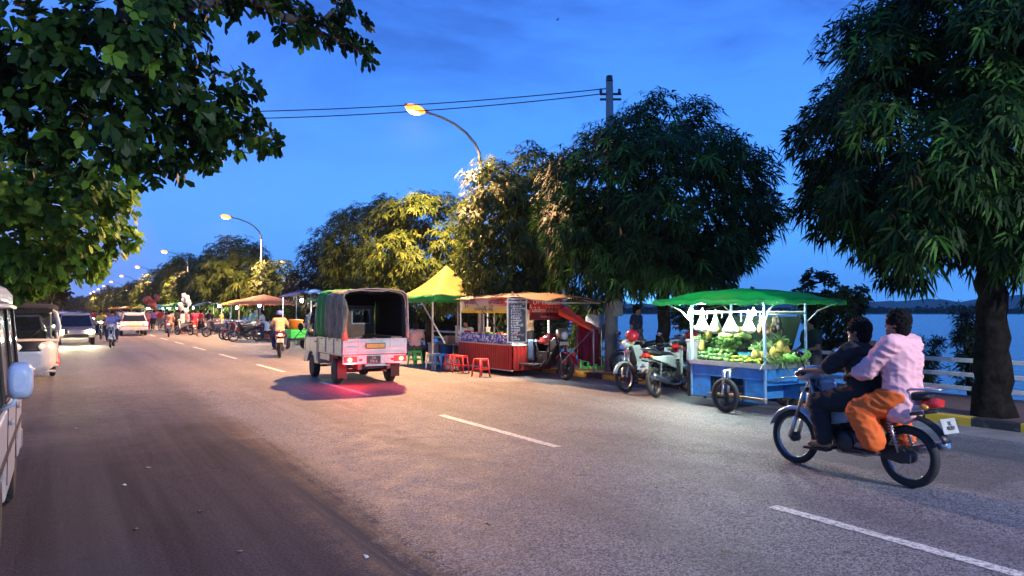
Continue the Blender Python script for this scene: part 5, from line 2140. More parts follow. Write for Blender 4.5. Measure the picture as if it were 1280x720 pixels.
MB().sheet(valance, 96, 2, .005).build('roof_hem', CLOTH('pale_green_hem', (.08, .50, .16), .6, .15, .4), fc)
b = MB().add([(X1 - .03, Y0 + .05, 1.5), (X1 - .03, Y1 - .03, 1.5), (X1 - .03, Y1 - .03, .78), (X1 - .03, Y0 + .3, .78), (X1 - .022, Y0 + .05, 1.5), (X1 - .022, Y1 - .03, 1.5), (X1 - .022, Y1 - .03, .78), (X1 - .022, Y0 + .3, .78)], [(0, 1, 2, 3), (7, 6, 5, 4), (0, 4, 5, 1), (3, 2, 6, 7), (1, 5, 6, 2), (0, 3, 7, 4)])
b.build('back_sheet', CLOTH('dark_green_sheet', (.006, .02, .014), .8, tl=.05), fc)
# wheel with springs on the road side
wp = wheel(fc, (-.74, -.22, .27), .27, .042, False, 'wheel', M('rusty_rim', (.20, .13, .08), .7, .3, dirt=.5))
wheel(fc, (.68, -.22, .27), .27, .042, False, 'wheel', M('rusty_rim', (.20, .13, .08), .7, .3))
b = MB()
b.cyl((-.78, -.22, .27), (.72, -.22, .27), .022, 8)
b.bx(-.60, -.52, -.85, .30, .22, .26)
b.build('axle', M('bare_wood', (.30, .19, .10), .8, dirt=.4), fc)
b = MB()
for x in (-.80, -.68):
    b.tube([(x, -.22, .27), (x + .02, -.22, .48)], .020, 8)
    b.tube([(x + .02, -.22, .44), (x + .04, -.22, .66)], .028, 8)
b.tube([(-.80, -.22, .64), (-.5, -.22, .69)], .02, 6)
b.build('spring_strut', CHR, fc)
b = MB()
b.tube([(.3, -.74, .5), (.3, -1.0, .55), (.1, -1.15, .62), (-.2, -1.15, .62), (-.35, -1.0, .58), (-.4, -.76, .5)], .018, 8)
b.build('push_handle', CHR, fc)
for y in (-.62, .62):
    MB().box((.2, y, .09), (.05, .05, .18)).build('prop_leg', DRK, fc)

cx, cy = 9.68, 8.52


def W(x, y, z):
    return V(cx + x, cy + y, z)


# bulbs
for i, (x, y, z, nm, pw) in enumerate(((X0 - .02, Y1 + .02, 1.60, 'glowing bulb on the left post of the fruit cart', 60), (X0 - .12, .41, 1.60, 'glowing bulb under the middle of the fruit cart roof', 62), (X0 - .06, -.60, 1.62, 'glowing bulb near the right end of the fruit cart roof', 40))):
    t = thing('light_bulb', nm, 'light bulb', W(x, y, z), 0, 'bulbs lighting the fruit cart')
    MB().lathe([(.006, .0), (.016, .0), (.016, .05), (.006, .05)]).build('socket', M('white_plastic', (.6, .6, .6), .5), t)
    b = MB().lathe([(.014, .0), (.022, -.012), (.038, -.045), (.036, -.075), (.02, -.095), (.004, -.10)])
    b.build('globe', BULB, t)
    lamp_light('bulb_light', 'POINT', (-.05, 0, -.13), pw, WLED, t, .05)

# hanging bags of fruit
BAGM = CLOTH('white_plastic_bag', (.86, .87, .82), .4, .05, .55, 20, .6)
for i, (y, w, hgt) in enumerate(((.56, .15, .30), (.26, .13, .32), (-.06, .155, .31), (-.43, .13, .30))):
    t = thing('plastic_bag', ['wide white carrier bag hanging leftmost at the fruit cart post', 'narrow white carrier bag hanging second from the left post', 'widest white carrier bag hanging third from the left post', 'white carrier bag with knotted handles next to the front corner post'][i], 'bag', W(X0 + .02, y, 1.57), 0, 'white bags hanging from the fruit cart rail')
    prof = [(.012, 0), (.02, -.03), (.03, -.06), (w * .45, -.14), (w * .75, -.22), (w * .98, -hgt + .03), (w * .9, -hgt), (w * .4, -hgt - .025), (.01, -hgt - .03)]
    rs = []
    for r_, z in prof:
        ring = []
        for k in range(26):
            a = 2 * math.pi * k / 26
            q = r_ * (1 + .09 * math.sin(a * 7 + z * 40) * min(1, r_ * 10))
            ring.append(V(q * math.cos(a) * .62, q * math.sin(a), z + .008 * math.sin(a * 5)))
        rs.append(ring)
    MB().rings(rs).build('bag_body', BAGM, t)
    b = MB()
    for s in (-1, 1):
        b.tube([(0, .012 * s, -.06), (.01, .03 * s, .0), (0, .012 * s, .045), (0, 0, .05)], [.012, .008, .006, .006], 6)
    b.build('handle', BAGM, t)
    b = MB()
    for k in range(5):
        b.ell((rng.uniform(-.05, .05), rng.uniform(-.7, .7) * w, -hgt + .035), .045, 8, 6)
    b.build('fruit', M('yellow_fruit', (.55, .42, .05), .5), t)

# fruit
g_ = random.Random(4)
MG = FRUIT('mango_green', (.03, .11, .015), (.16, .26, .04))
MGD = FRUIT('mango_dark', (.012, .05, .008), (.05, .13, .02))
LIME = FRUIT('lime_yellow_green', (.13, .28, .015), (.40, .42, .03))
PAPA = M('pale_papaya', (.45, .46, .16), .45, var=.2, ns=7)
LFR = LEAF('pineapple_leaf', (.08, .15, .05), (.16, .28, .10), (.34, .45, .2))


def fruit_proto(name, label, cat, group, m, r, long=1.3):
    b = MB().loft([(-r * long, 0, 0, r * .25, r * .25), (-r * long * .8, 0, 0, r * .72, r * .70), (-r * .2, 0, 0, r, r * .96), (r * .5, 0, .0, r * .92, r * .85), (r * long * .85, 0, 0, r * .55, r * .5), (r * long, 0, 0, r * .15, r * .15)], 12, 1.)
    o = b.build(name, m)
    return tag(o, label, cat, group)


def heap(o, x0, y0, z0, rows, cols, step, rise, squash=.82):
    """fruit laid up a slope, front row lowest"""
    k = 0
    for i in range(rows):
        for j in range(cols):
            for up in range(2 if i < rows - 1 else 1):
                if up and g_.random() < .45:
                    continue
                q = o if k == 0 else o.copy()
                if k:
                    COL.objects.link(q)
                q.location = W(x0 + (i + .5 * up) * step * squash + g_.uniform(-.03, .03), y0 + (j + .5 * (i % 2) + .4 * up) * step + g_.uniform(-.03, .03), z0 + i * rise + up * rise * .9 + g_.uniform(-.012, .022))
                q.rotation_euler = (g_.uniform(-.6, .6), g_.uniform(-.4, .4), g_.uniform(0, 6.28))
                k += 1


b = MB()
b.prism([(X0 + .03, .735), (X1 - .08, .735), (X1 - .08, 1.10), (X0 + .42, 1.10), (X0 + .03, .755)], -.02, .74, 'y')
b.prism([(X0 + .03, .735), (X0 + .34, .735), (X0 + .34, .86), (X0 + .03, .755)], -.66, -.03, 'y')
b.build('display_slope', M('dark_board', (.03, .035, .03), .8), fc)
o = fruit_proto('mango', 'dark green mango in the sloping heap at the left end of the fruit cart', 'mango', 'dark mangoes heaped at the left', MGD, .041)
heap(o, X0 + .06, .40, .80, 6, 4, .088, .062)
o = fruit_proto('mango', 'mid green mango in the sloping heap left of the fruit cart middle', 'mango', 'green mangoes heaped in the middle', MG, .041)
heap(o, X0 + .06, .01, .80, 6, 4, .088, .062)
o = fruit_proto('lime', 'small yellow-green lime in the low front pile of the fruit cart', 'lime', 'limes piled at the tray front', LIME, .034, 1.1)
heap(o, X0 + .05, -.62, .79, 4, 9, .066, .032)
o = fruit_proto('papaya', 'pale yellow papaya lying on top behind the green mangoes', 'papaya', 'papayas behind the mangoes', PAPA, .06, 1.7)
for k, (x, y, z) in enumerate(((.06, .55, 1.17), (.02, .36, 1.19), (.06, .18, 1.17), (.03, .05, 1.16), (.17, .46, 1.17), (.16, .22, 1.18), (.1, .3, 1.28))):
    q = o if k == 0 else o.copy()
    if k:
        COL.objects.link(q)
    q.location = W(x, y, z)
    q.rotation_euler = (0, g_.uniform(-.4, .4), g_.uniform(-.6, .6) + 1.3)


def pineapple(label, x, y, z, rx, sc=1., lead=None):
    t = thing('pineapple', label, 'pineapple', W(x, y, z), g_.uniform(0, 6), 'pineapples on the fruit cart')
    t.rotation_euler.x = rx
    b = MB()
    rs = []
    for i in range(12):
        u = i / 11
        r_ = .058 * math.sin(math.pi * (.12 + .8 * u)) ** .6
        rs.append([V((r_ + .005 * ((k + i) % 2)) * math.cos(6.2832 * k / 18), (r_ + .005 * ((k + i) % 2)) * math.sin(6.2832 * k / 18), -.10 + .2 * u) for k in range(18)])
    b.rings(rs)
    b.build('fruit', M('pineapple_skin', (.30, .24, .05), .7, var=.5, ns=30), t)
    n = 26
    gg = np.random.default_rng(int(x * 999) % 77)
    a = gg.random(n) * 6.28
    e = .35 + gg.random(n) * .9
    D = np.stack([np.cos(a) * np.cos(e), np.sin(a) * np.cos(e), np.sin(e)], 1)
    me = leaf_mesh('leaf_crown', np.tile([[0, 0, .09]], (n, 1)) + D * .01, D, np.stack([-np.sin(a), np.cos(a), np.zeros(n) + .2], 1), .10 + .10 * gg.random(n), np.full(n, .024), np.full(n, .25), LANCE, LFR, gg.random(n))
    link('leaf_crown', me, t)
    t.scale = (sc,) * 3
    return t


for k, (x, y, z, rx) in enumerate(((-.30, .70, 1.00, .3), (-.12, .72, 1.16, -.2), (-.3, -.60, .90, .1), (-.38, -.50, .88, .0), (-.36, -.68, .88, .25), (-.1, -.62, .94, .1), (.05, -.55, .96, -.1), (.2, -.62, .95, .1), (-.2, -.42, .92, .1), (.1, -.40, .96, .1), (.3, -.45, .94, .2), (-.05, -.70, 1.04, .3))):
    pineapple(['pineapple standing at the left post of the fruit cart', 'second pineapple leaning behind the left post of the fruit cart'][k] if k < 2 else 'pineapple with spiky pale leaves in the group at the right end of the fruit cart', x, y, z, rx)

# spiky leaf bundle hanging over the right end, green melons, papaya slices
t = thing('leaf_bundle', 'bundle of long spiky pale green leaves spilling over the right end of the fruit cart', 'leaves', W(0, -.78, .80))
gg = np.random.default_rng(8)
n = 150
P = np.stack([gg.random(n) * .95 - .48, gg.random(n) * .2 - .08, gg.random(n) * .12], 1)
D = np.stack([gg.normal(size=n) * .5, -np.abs(gg.normal(size=n)) - .1, gg.normal(size=n) * .4 + .25], 1)
me = leaf_mesh('leaf', P, D, np.tile([[.2, 0, 1.]], (n, 1)) + gg.normal(size=(n, 3)) * .3, .14 + .12 * gg.random(n), np.full(n, .024), np.full(n, .6), LANCE, LFR, gg.random(n))
link('leaf', me, t)
b = MB().tube([(-.45, 0, 0), (.45, 0, 0)], .03, 8).build('tied_stems', M('stem_green', (.15, .22, .08)), t)
MEL = M('bright_melon', (.14, .36, .05), .35, var=.25, ns=6)
for k, (x, y, z, r_) in enumerate(((.10, -.92, .88, .09), (.26, -.86, .90, .10), (-.10, -.90, .86, .08), (.40, -.80, .90, .09))):
    b = MB().loft([(-r_ * 1.25, 0, 0, r_ * .2, r_ * .2), (-r_ * .9, 0, 0, r_ * .72, r_ * .72), (0, 0, 0, r_, r_), (r_ * .9, 0, 0, r_ * .72, r_ * .72), (r_ * 1.25, 0, 0, r_ * .2, r_ * .2)], 14, 1.)
    o = b.build('melon', MEL, None, 0, W(x, y, z), 1.2 + k)
    tag(o, 'bright green melon resting at the right end of the fruit cart', 'melon', 'melons at the cart end')
b = MB()
b.bx(-.40, .02, -.36, .0, 0, .012)
for a in ((-.40, -.36, .02, -.35), (-.40, -.01, .02, 0), (-.40, -.36, -.39, 0), (.01, -.36, .02, 0)):
    b.bx(a[0], a[2], a[1], a[3], .012, .05)
o = b.build('plastic_tray', M('turquoise_plastic', (.03, .32, .48), .4), None, .004, W(0.06, -.12, .88))
tag(o, 'turquoise plastic tray among the fruit in the middle of the cart', 'tray')
# bunches hanging under the right half
for k, (y, x, nm, mm) in enumerate(((-.58, -.28, 'brown dried bunch hanging right of the front corner post', M('dried_brown', (.22, .10, .04), .8)), (-.66, -.05, 'dark round bundle hanging under the right half of the cart roof', M('dark_bundle', (.02, .02, .018), .7)), (-.5, .12, 'orange brown bunch hanging behind the front corner post', M('orange_bunch', (.40, .17, .04), .7)))):
    t = thing('hanging_bunch', nm, 'bunch', W(x, y, 1.56))
    b = MB()
    for q in range(12):
        a = q * 2.4
        b.ell((.06 * math.cos(a) * (q / 12 + .3), .06 * math.sin(a) * (q / 12 + .3), -.10 - .018 * q), (.036, .036, .05), 8, 6)
    b.build('fruit', mm, t)
    MB().tube([(0, 0, .02), (0, 0, -.12)], .008, 6).build('string', BLK, t)

# cool box left of the cart, vendor behind it
t = thing('cool_box', 'pale grey cool box standing on a stand between the red motorbike and the fruit cart', 'cool box', (10.25, 10.05, 0))
MB().box((0, 0, .84), (.40, .46, .36)).build('box', M('pale_grey_foam', (.5, .5, .46), .6, dirt=.3), t, .02)
MB().box((0, 0, 1.04), (.43, .49, .05)).build('lid', M('pale_grey_foam', (.5, .5, .46)), t, .015)
b = MB()
for x in (-.17, .17):
    for y in (-.2, .2):
        b.bx(x - .02, x + .02, y - .02, y + .02, 0, .66)
b.build('stand', DRK, t)
person('fruit vendor in a dark jacket standing behind the right end of the fruit cart', pose_stand(0, 1.5, 'front'), M('dark_jacket', (.03, .03, .04), .9), M('dark_trousers', (.03, .03, .035)), loc=(10.65, 8.0, KT * 0), rz=R(75))

# ------------------------------------------------------------------ parked motorbikes beside the cart
MINT = M('pale_mint_paint', (.50, .60, .54), .25, var=.06, coat=.7, dirt=.2)
REDP = M('red_bike_paint', (.42, .012, .018), .2, var=.1, coat=.8)
BLKP = M('black_bike_paint', (.015, .015, .018), .22, coat=.8)
m1_ = motorbike('pale mint motorbike with wire wheels parked facing the road', MINT, BLK, (10.12, 11.50, 0), R(101), False, R(7), plate_front=False)
m2_ = motorbike('pale mint and red motorbike with cast wheels, its back wheel towards the road', MINT, REDP, (9.98, 10.60, 0), R(-70), True, R(-7))
m3_ = motorbike('red motorbike half hidden behind the two mint ones', REDP, BLK, (10.95, 11.05, KT), R(-60), True, R(-6))
m4_ = motorbike('dark motorbike standing behind the meter box pole', BLKP, BLK, (11.2, 12.6, KT), R(60), True, R(-6))
t = thing('helmet', 'red and black crash helmet hung on the handlebar of the mint motorbike facing the road', 'helmet', (9.62, 11.32, 1.10))
MB().ell((0, 0, 0), (.125, .14, .12), 18, 12).build('shell', REDP, t)
MB().ell((0, .03, -.02), (.118, .12, .08), 18, 10).build('visor', BLK, t)

# ------------------------------------------------------------------ plastic stools and furniture
PL = {}


def plastic(name, rgb):
    return M(name + '_plastic', rgb, .38, var=.08, ns=4, coat=.1, dirt=.2)


def stool(label, loc, rz, m, h=.44, group='plastic stools around the snack stall'):
    t = thing('plastic_stool', label, 'stool', loc, rz, group)
    b = MB()
    b.box((0, 0, h - .012), (.27, .27, .024))
    b.box((0, 0, h - .04), (.25, .25, .04))
    b.build('seat', m, t, .012)
    for sx in (-1, 1):
        for sy in (-1, 1):
            b = MB()
            a, c = V(.115 * sx, .115 * sy, h - .03), V(.155 * sx, .155 * sy, 0)
            b.tube([a, c], [.026, .02], 6)
            b.build('leg', m, t)
    b = MB()
    for s in (-1, 1):
        b.box((0, .137 * s, h * .42), (.25, .012, .035))
        b.box((.137 * s, 0, h * .42), (.012, .25, .035))
    b.build('stretcher', m, t)
    return t


PR, PG, PB, PW = plastic('red', (.55, .022, .02)), plastic('green', (.03, .42, .06)), plastic('blue', (.04, .16, .45)), plastic('pale', (.5, .55, .5))
for lab, px, py, m, rz in (('red stool standing alone in front of the red corrugated stall box', 601, 471, PR, .2), ('red stool at the left corner of the red corrugated box', 576, 466, PR, .6), ('red stool beside the blue one, second from the yellow tent post', 565, 464, PR, .1),
                           ('blue stool in front of the blue bins', 552, 463, PB, .3), ('pale green stool at the left end of the stool row', 542, 462, PW, .5), ('bright green stool under the seated man left of the yellow tent post', 519, 457, PG, .2),
                           ('bright green stool at the right of the orange awning by the utility pole', 745, 468, PG, .2)):
    p = gr(px, py)
    p.z = .002
    stool(lab, p, rz, m)
s2 = stool('second bright green stool right against the utility pole', gr(733, 467), .9, PG, .36)
s3 = stool('red stool in the dim light behind the three-wheeler front wheel', gr(716, 461), .4, PR)


def bin_(label, px, py, m, h=.62, w=.44, lid=False):
    p = gr(px, py)
    t = thing('plastic_bin', label, 'bin', p, .3, 'plastic bins under the yellow tent')
    b = MB()
    b.lathe([(w * .40, 0), (w * .42, .01), (w * .5, h - .03), (w * .54, h - .02), (w * .54, h), (w * .49, h), (w * .47, h - .03), (w * .40, .03), (.01, .02)], (0, 0, 0), 'z', 24)
    b.build('body', m, t)
    MB().lathe([(.01, h + .012), (w * .5, h + .008), (w * .545, h + .002), (w * .545, h - .012)]).build('lid', m, t)


bin_('blue plastic bin behind the stools', 556, 457, PB, .68, .50)
bin_('pale grey plastic bin left of the blue bin', 544, 457, plastic('grey', (.34, .38, .42)), .66, .42)


def table(label, loc, rz, w, d, h, mt, ml, group=None):
    t = thing('table', label, 'table', loc, rz, group)
    MB().box((0, 0, h - .015), (w, d, .03)).build('tabletop', mt, t, .006)
    for sx in (-1, 1):
        for sy in (-1, 1):
            MB().tube([((w / 2 - .05) * sx, (d / 2 - .05) * sy, h - .03), ((w / 2 - .03) * sx, (d / 2 - .03) * sy, 0)], .018, 8).build('leg', ml, t)
    return t


WOODT = M('brown_table_wood', (.20, .12, .07), .5, var=.3)
tt = table('brown table under the yellow tent in front of the seated woman', (9.6, 18.9, KT * 0), .1, .6, 1.1, .66, WOODT, BLK)
t2 = table('red plastic table beside the three-wheeler, below the maroon cloth', gr(722, 460), .3, .6, .6, .60, PR, PR)
for k, (dx, dy, m, nm) in enumerate(((-.1, .2, M('carton_brown', (.36, .24, .13), .8), 'brown carton standing on the table under the yellow tent'), (.1, -.2, plastic('white', (.6, .6, .58)), 'white sauce box on the table under the yellow tent'))):
    o = MB().box((0, 0, .11), (.24, .2, .22)).build('box', m, None, .006, (9.6 + dx, 18.9 + dy, .661))
    tag(o, nm, 'box')

# ------------------------------------------------------------------ yellow tent
YEL = CLOTH('yellow_canopy', (.28, .25, .07), .65, .12, .35, 3, .3)
GVAL = CLOTH('green_valance', (.04, .36, .08), .7, .12, .3)
yt = thing('yellow_tent', 'peaked yellow market tent with a green valance beside the snack stall', 'tent', (9.5, 19.35, 0), 0)
hw, hy, ez, pz = .98, 1.15, 2.02, 2.84
for sx in (-1, 1):
    for sy in (-1, 1):
        MB().box((hw * sx * .97, hy * sy * .97, 1.0), (.04, .04, 2.0)).build('post', M('rusty_white_post', (.5, .38, .30), .6, dirt=.5), yt, .004)


def tent(u, v):
    a, c = (u - .5) * 2, (v - .5) * 2
    r_ = max(abs(a), abs(c))
    z = ez + (pz - ez) * (1 - r_) ** 1.45 + .05 * (1 - r_) - .03 * r_ * (1 - min(abs(a), abs(c)) / max(r_, 1e-3)) * (1 if r_ > .3 else .3)
    return V(a * hw, c * hy, z + .012 * math.sin(a * 9 + c * 5))


MB().sheet(tent, 24, 24, -.008).build('canopy', YEL, yt)


def val(u, v):
    q = u * 4
    i = min(int(q), 3)
    f = q - i
    p = [tent(f, 0), tent(1, f), tent(1 - f, 1), tent(0, 1 - f)][i]
    d = [V(0, -1, 0), V(1, 0, 0), V(0, 1, 0), V(-1, 0, 0)][i]
    return p + d * (.006 + .012 * math.sin(u * 120) * v) - V(0, 0, v * (.17 + .02 * math.cos(u * 4 * 2 * math.pi * 6)))


MB().sheet(val, 120, 3, .005).build('valance', GVAL, yt)
b = MB()
for sx in (-1, 1):
    b.tube([(hw * sx * .97, -hy * .97, 1.9), (hw * sx * .97, hy * .97, 1.9)], .016, 6)
    b.tube([(-hw * .97, hy * sx * .97, 1.9), (hw * .97, hy * sx * .97, 1.9)], .016, 6)
b.build('frame_bar', M('orange_rust_bar', (.40, .16, .08), .6), yt)
b = MB().tube([(-hw * .96, -hy * .2, 1.95), (-hw * .96, -hy * 1.6, .75)], .022, 8)
b.build('brace', M('pale_brace', (.55, .48, .34), .6), yt)

WSH, PSH = M('white_shirt', (.62, .60, .58), .85), M('dusky_pink_shirt', (.42, .22, .20), .85)
DKT = M('dark_trousers', (.03, .03, .035), .9)
p = gr(538, 457)
person('woman with long dark hair and white top seated at the table under the yellow tent', pose_sit(.5), WSH, DKT, 'long', loc=(10.15, 19.3, .04), rz=R(130))
p = gr(519, 457)
person('man in a dusky pink shirt seated on the bright green stool beside the pickup', pose_sit(.46), PSH, DKT, loc=(p.x, p.y, 0), rz=R(-40))
person('snack vendor with black hair and a tan blouse standing behind the stall counter', pose_stand(0, 1.62, 'front'), M('tan_blouse', (.42, .30, .18), .85), DKT, 'long', loc=(10.75, 16.9, KT), rz=R(90))
person('person in a white shirt standing beyond the orange awning', pose_stand(0, 1.6), M('white_shirt', (.62, .60, .58)), DKT, loc=(11.45, 14.9, KT), rz=R(160))
person('person in dark blue standing just right of the utility pole', pose_stand(0, 1.6), M('navy_shirt', (.02, .025, .06), .9), M('khaki_trousers', (.22, .18, .13), .9), loc=(11.95, 13.9, KT), rz=R(200))

# ------------------------------------------------------------------ three-wheeled snack stall
RC = M('red_corrugated_paint', (.34, .018, .016), .42, var=.3, ns=4, dirt=.5)
MAR = CLOTH('maroon_cloth', (.22, .012, .05), .8, .2, .25)
ORA = CLOTH('orange_awning_cloth', (.72, .10, .03), .6, .12, .4)
tr = thing('cargo_tricycle', 'red motor tricycle stall with a corrugated box, tan roof and a black front wheel', 'motor tricycle', (9.93, 16.1, 0), R(180))
# local: forward +y (towards the camera), +x = road side
b = MB()
n = 54
for s in (-1, 1):
    pts = []
    for i in range(n + 1):
        y = -2.2 + 2.85 * i / n
        pts.append((.56 * s + .012 * math.cos(i * math.pi / 1.0) * s, y))
    for i in range(n):
        (xa, ya), (xb, yb) = pts[i], pts[i + 1]
        b.add([(xa, ya, .14), (xb, yb, .14), (xb, yb, .74), (xa, ya, .74), (xa - .02 * s, ya, .14), (xb - .02 * s, yb, .14), (xb - .02 * s, yb, .74), (xa - .02 * s, ya, .74)], [(0, 1, 2, 3), (7, 6, 5, 4), (3, 2, 6, 7), (0, 4, 5, 1)])
for ye in (-2.2, .65):
    for i in range(20):
        x = -.54 + 1.08 * i / 20
        o_ = .008 if i % 2 else -.008
        b.bx(x, x + .054, ye - .01 + o_, ye + .01 + o_, .14, .74)
b.bx(-.54, .54, -2.18, .63, .30, .34)
b.build('box_panel', RC, tr)
b = MB()
for s in (-1, 1):
    b.bx(.57 * s - .02, .57 * s + .02, -2.22, .67, .735, .765)
    b.bx(.57 * s - .02, .57 * s + .02, -2.22, .67, .12, .145)
for y in (-2.21, .66):
    b.bx(-.57, .57, y - .015, y + .015, .735, .765)
b.build('box_rim', M('pale_rim', (.5, .42, .36), .5), tr, .004)
for s in (-1, 1):
    car_wheel(tr, (.46 * s, -.9, .25), .25, .13, s)
b = MB().bx(-.54, .54, -2.16, .61, .755, .775)
b.build('counter', M('tin_sheet', (.42, .44, .45)), tr)
# goods wrapped in blue and white printed plastic along the counter
bw, nt, N, L, P = _new('blue_white_print')
tc = N.new('ShaderNodeTexCoord')
vo = N.new('ShaderNodeTexVoronoi')
vo.inputs['Scale'].default_value = 22
L.new(tc.outputs['Object'], vo.inputs['Vector'])
cr = N.new('ShaderNodeValToRGB')
cr.color_ramp.interpolation = 'CONSTANT'
cr.color_ramp.elements[0].color, cr.color_ramp.elements[1].color = (.03, .045, .30, 1), (.50, .52, .60, 1)
cr.color_ramp.elements[1].position = .42
k = cr.color_ramp.elements.new(.75)
k.color = (.10, .05, .22, 1)
sc = N.new('ShaderNodeSeparateColor')
L.new(vo.outputs['Color'], sc.inputs[0])
L.new(sc.outputs[0], cr.inputs['Fac'])
L.new(cr.outputs['Color'], P.inputs['Base Color'])
P.inputs['Roughness'].default_value = .3
b = MB().sheet(lambda u, v: V(.55 - .03 * v + .012 * math.sin(u * 40 + v * 7), -2.1 + 2.6 * u, .77 + .23 * v), 50, 5, .006)
b.build('printed_skirt', bw, tr)
for x, y in ((.53, -2.15), (.53, .60), (-.53, -2.15), (-.53, .60)):
    MB().box((x, y, 1.40), (.035, .035, 1.3)).build('post', M('white_rail', (.6, .6, .58)), tr, .004)
b = MB()
for y in (-1.45, -1.25, -1.05):
    b.box((.30, y, 1.35), (.03, .03, 1.15))
b.build('inner_post', M('white_rail', (.6, .6, .58)), tr)


def troof(u, v):
    y = -2.45 + 4.95 * v
    x = -.85 + 1.62 * u
    z = 2.02 - .10 * (abs(u - .5) * 2) ** 2 - (.14 * ((v - .62) / .38) ** 2 if v > .62 else .05 * ((.62 - v) / .62) ** 2)
    return V(x, y, z + .014 * math.sin(v * 30 + u * 4) + .010 * math.sin(u * 25))


MB().sheet(troof, 16, 36, -.008).build('roof_sheet', CLOTH('faded_tan_roof', (.44, .27, .17), .7, .25, .2, 3, .4, .3), tr)
b = MB()
for s in (-.75, .68):
    b.tube([(s, -2.35, 1.90), (s, 1.0, 1.93), (s, 2.4, 1.76)], .015, 6)
for y in (-2.35, .66, 2.3):
    z = 1.92 if y < 1.5 else 1.77
    b.tube([(-.75, y, z), (.68, y, z)], .015, 6)
b.build('roof_frame', M('pale_rim', (.5, .42, .36)), tr)
b = MB().sheet(lambda u, v: V(.60 + .09 * math.sin(v * 5) * u, 1.04 - .12 + .16 * math.sin(u * 6), 1.98 - 1.2 * u) if False else V(.62 + .03 * math.sin(u * 20),   .68 + .34 * v, 1.97 - .42 * u), 8, 6, .02)
b.build('rolled_sheet', CLOTH('slate_purple_sheet', (.06, .055, .11), .8), tr)
b = MB().tube([(.74, -1.2, 1.98), (.64, .55, .82)], .014, 6)
b.build('prop_pole', BLK, tr)

# side banner over the counter (faces the road, +x)
ym, nt, N, L, P = _new('orange_yellow_banner_print')
tc = N.new('ShaderNodeTexCoord')
sp = N.new('ShaderNodeSeparateXYZ')
L.new(tc.outputs['Generated'], sp.inputs[0])
cz = N.new('ShaderNodeValToRGB')
e = cz.color_ramp.elements
e[0].position, e[0].color = .0, (.86, .64, .05, 1)
e[1].position, e[1].color = .62, (.85, .58, .58, 1)
k = e.new(.36)
k.color = (.84, .58, .12, 1)
L.new(sp.outputs[2], cz.inputs['Fac'])
cy_ = N.new('ShaderNodeValToRGB')
cy_.color_ramp.elements[0].position, cy_.color_ramp.elements[1].position = .56, .92
cy_.color_ramp.elements[0].color, cy_.color_ramp.elements[1].color = (0, 0, 0, 1), (1, 1, 1, 1)
L.new(sp.outputs[1], cy_.inputs['Fac'])
gt = N.new('ShaderNodeMath')
gt.operation = 'GREATER_THAN'
gt.inputs[1].default_value = .42
L.new(sp.outputs[2], gt.inputs[0])
mu = N.new('ShaderNodeMath')
mu.operation = 'MULTIPLY'
L.new(cy_.outputs['Color'], mu.inputs[0])
L.new(gt.outputs[0], mu.inputs[1])
mx = N.new('ShaderNodeMix')
mx.data_type = 'RGBA'
L.new(mu.outputs[0], mx.inputs[0])
L.new(cz.outputs['Color'], mx.inputs[6])
mx.inputs[7].default_value = (.85, .10, .02, 1)
L.new(mx.outputs[2], P.inputs['Base Color'])
P.inputs['Roughness'].default_value = .5
bn = MB().sheet(lambda u, v: V(.60 + .012 * math.sin(u * 12), -1.98 + 2.58 * u, 1.95 - .42 * v), 24, 4, .006).build('side_banner', ym, tr)
INKP = M('purple_ink', (.16, .03, .14), .6)
INKD = M('dark_red_ink', (.22, .012, .02), .6)
INKB = M('blue_green_ink', (.06, .14, .18), .6)
rotx = (R(90), 0, R(90))
text('မုန့်ပဏီ', .19, INKP, bn, (.622, -1.45, 1.82), rotx, 'lettering', .001, bold=.003)
text('မုန့်ပဏား', .19, INKD, bn, (.622, -.05, 1.82), rotx, 'lettering', .001, bold=.003)
text('လတ်ဆတ်ပြီး    အချို', .11, INKB, bn, (.622, -.7, 1.635), rotx, 'lettering', .001, bold=.002)

# menu board hung at the road-side front corner, turned to the camera
mb_ = thing('menu_board', 'tall black menu board with white Burmese lines in a white frame', 'sign', (9.22, 15.0, 0), R(-24))
MB().box((0, 0, 1.36), (.43, .014, 1.02)).build('board', M('black_board', (.018, .016, .03), .4), mb_)
b = MB()
for x in (-.22, .22):
    b.bx(x - .014, x + .014, -.014, .014, .84, 1.88)
for z in (.85, 1.87):
    b.bx(-.206, .206, -.013, .013, z - .013, z + .013)
b.build('frame', M('white_rail', (.6, .6, .58)), mb_)
WINK = M('white_ink', (.75, .73, .70), .6)
PINK_I = M('pink_ink', (.6, .28, .34), .6)
text('စားသောက်ဖွယ်', .085, WINK, mb_, (0, -.010, 1.80), (R(90), 0, 0), 'lettering', .001, bold=.002)
items = ['၁ မုန့်ဟင်းခါး', '၂ အုန်းနို့ခေါက်ဆွဲ', '၃ လက်ဖက်', '၄ ကြာဇံချက်', '၅ ရှမ်းခေါက်', '၆ အသုပ်စုံ', '၇ ထမင်းသုပ်', '၈ ပဲကြော်', '၉ ဘူးသီးကြော်', '၁၀ အအေး', '၁၁ ရေခဲမုန့်', '၁၂ နွားနို့', '၁၃ လိမ္မော်ရည်', '၁၄ ဖရဲ', '၁၅ ပန်းသီး']
for i, s_ in enumerate(items):
    text(s_, .046, PINK_I if i in (12,) else WINK, mb_, (-.14, -.010, 1.70 - i * .056), (R(90), 0, 0), 'lettering', .001, 'LEFT', bold=.0012)
b = MB()
for x in (-.15, .15):
    b.cyl((x, 0, 1.88), (x + .02, .12, 1.97), .005, 6)
b.build('hanger', BLK, mb_)

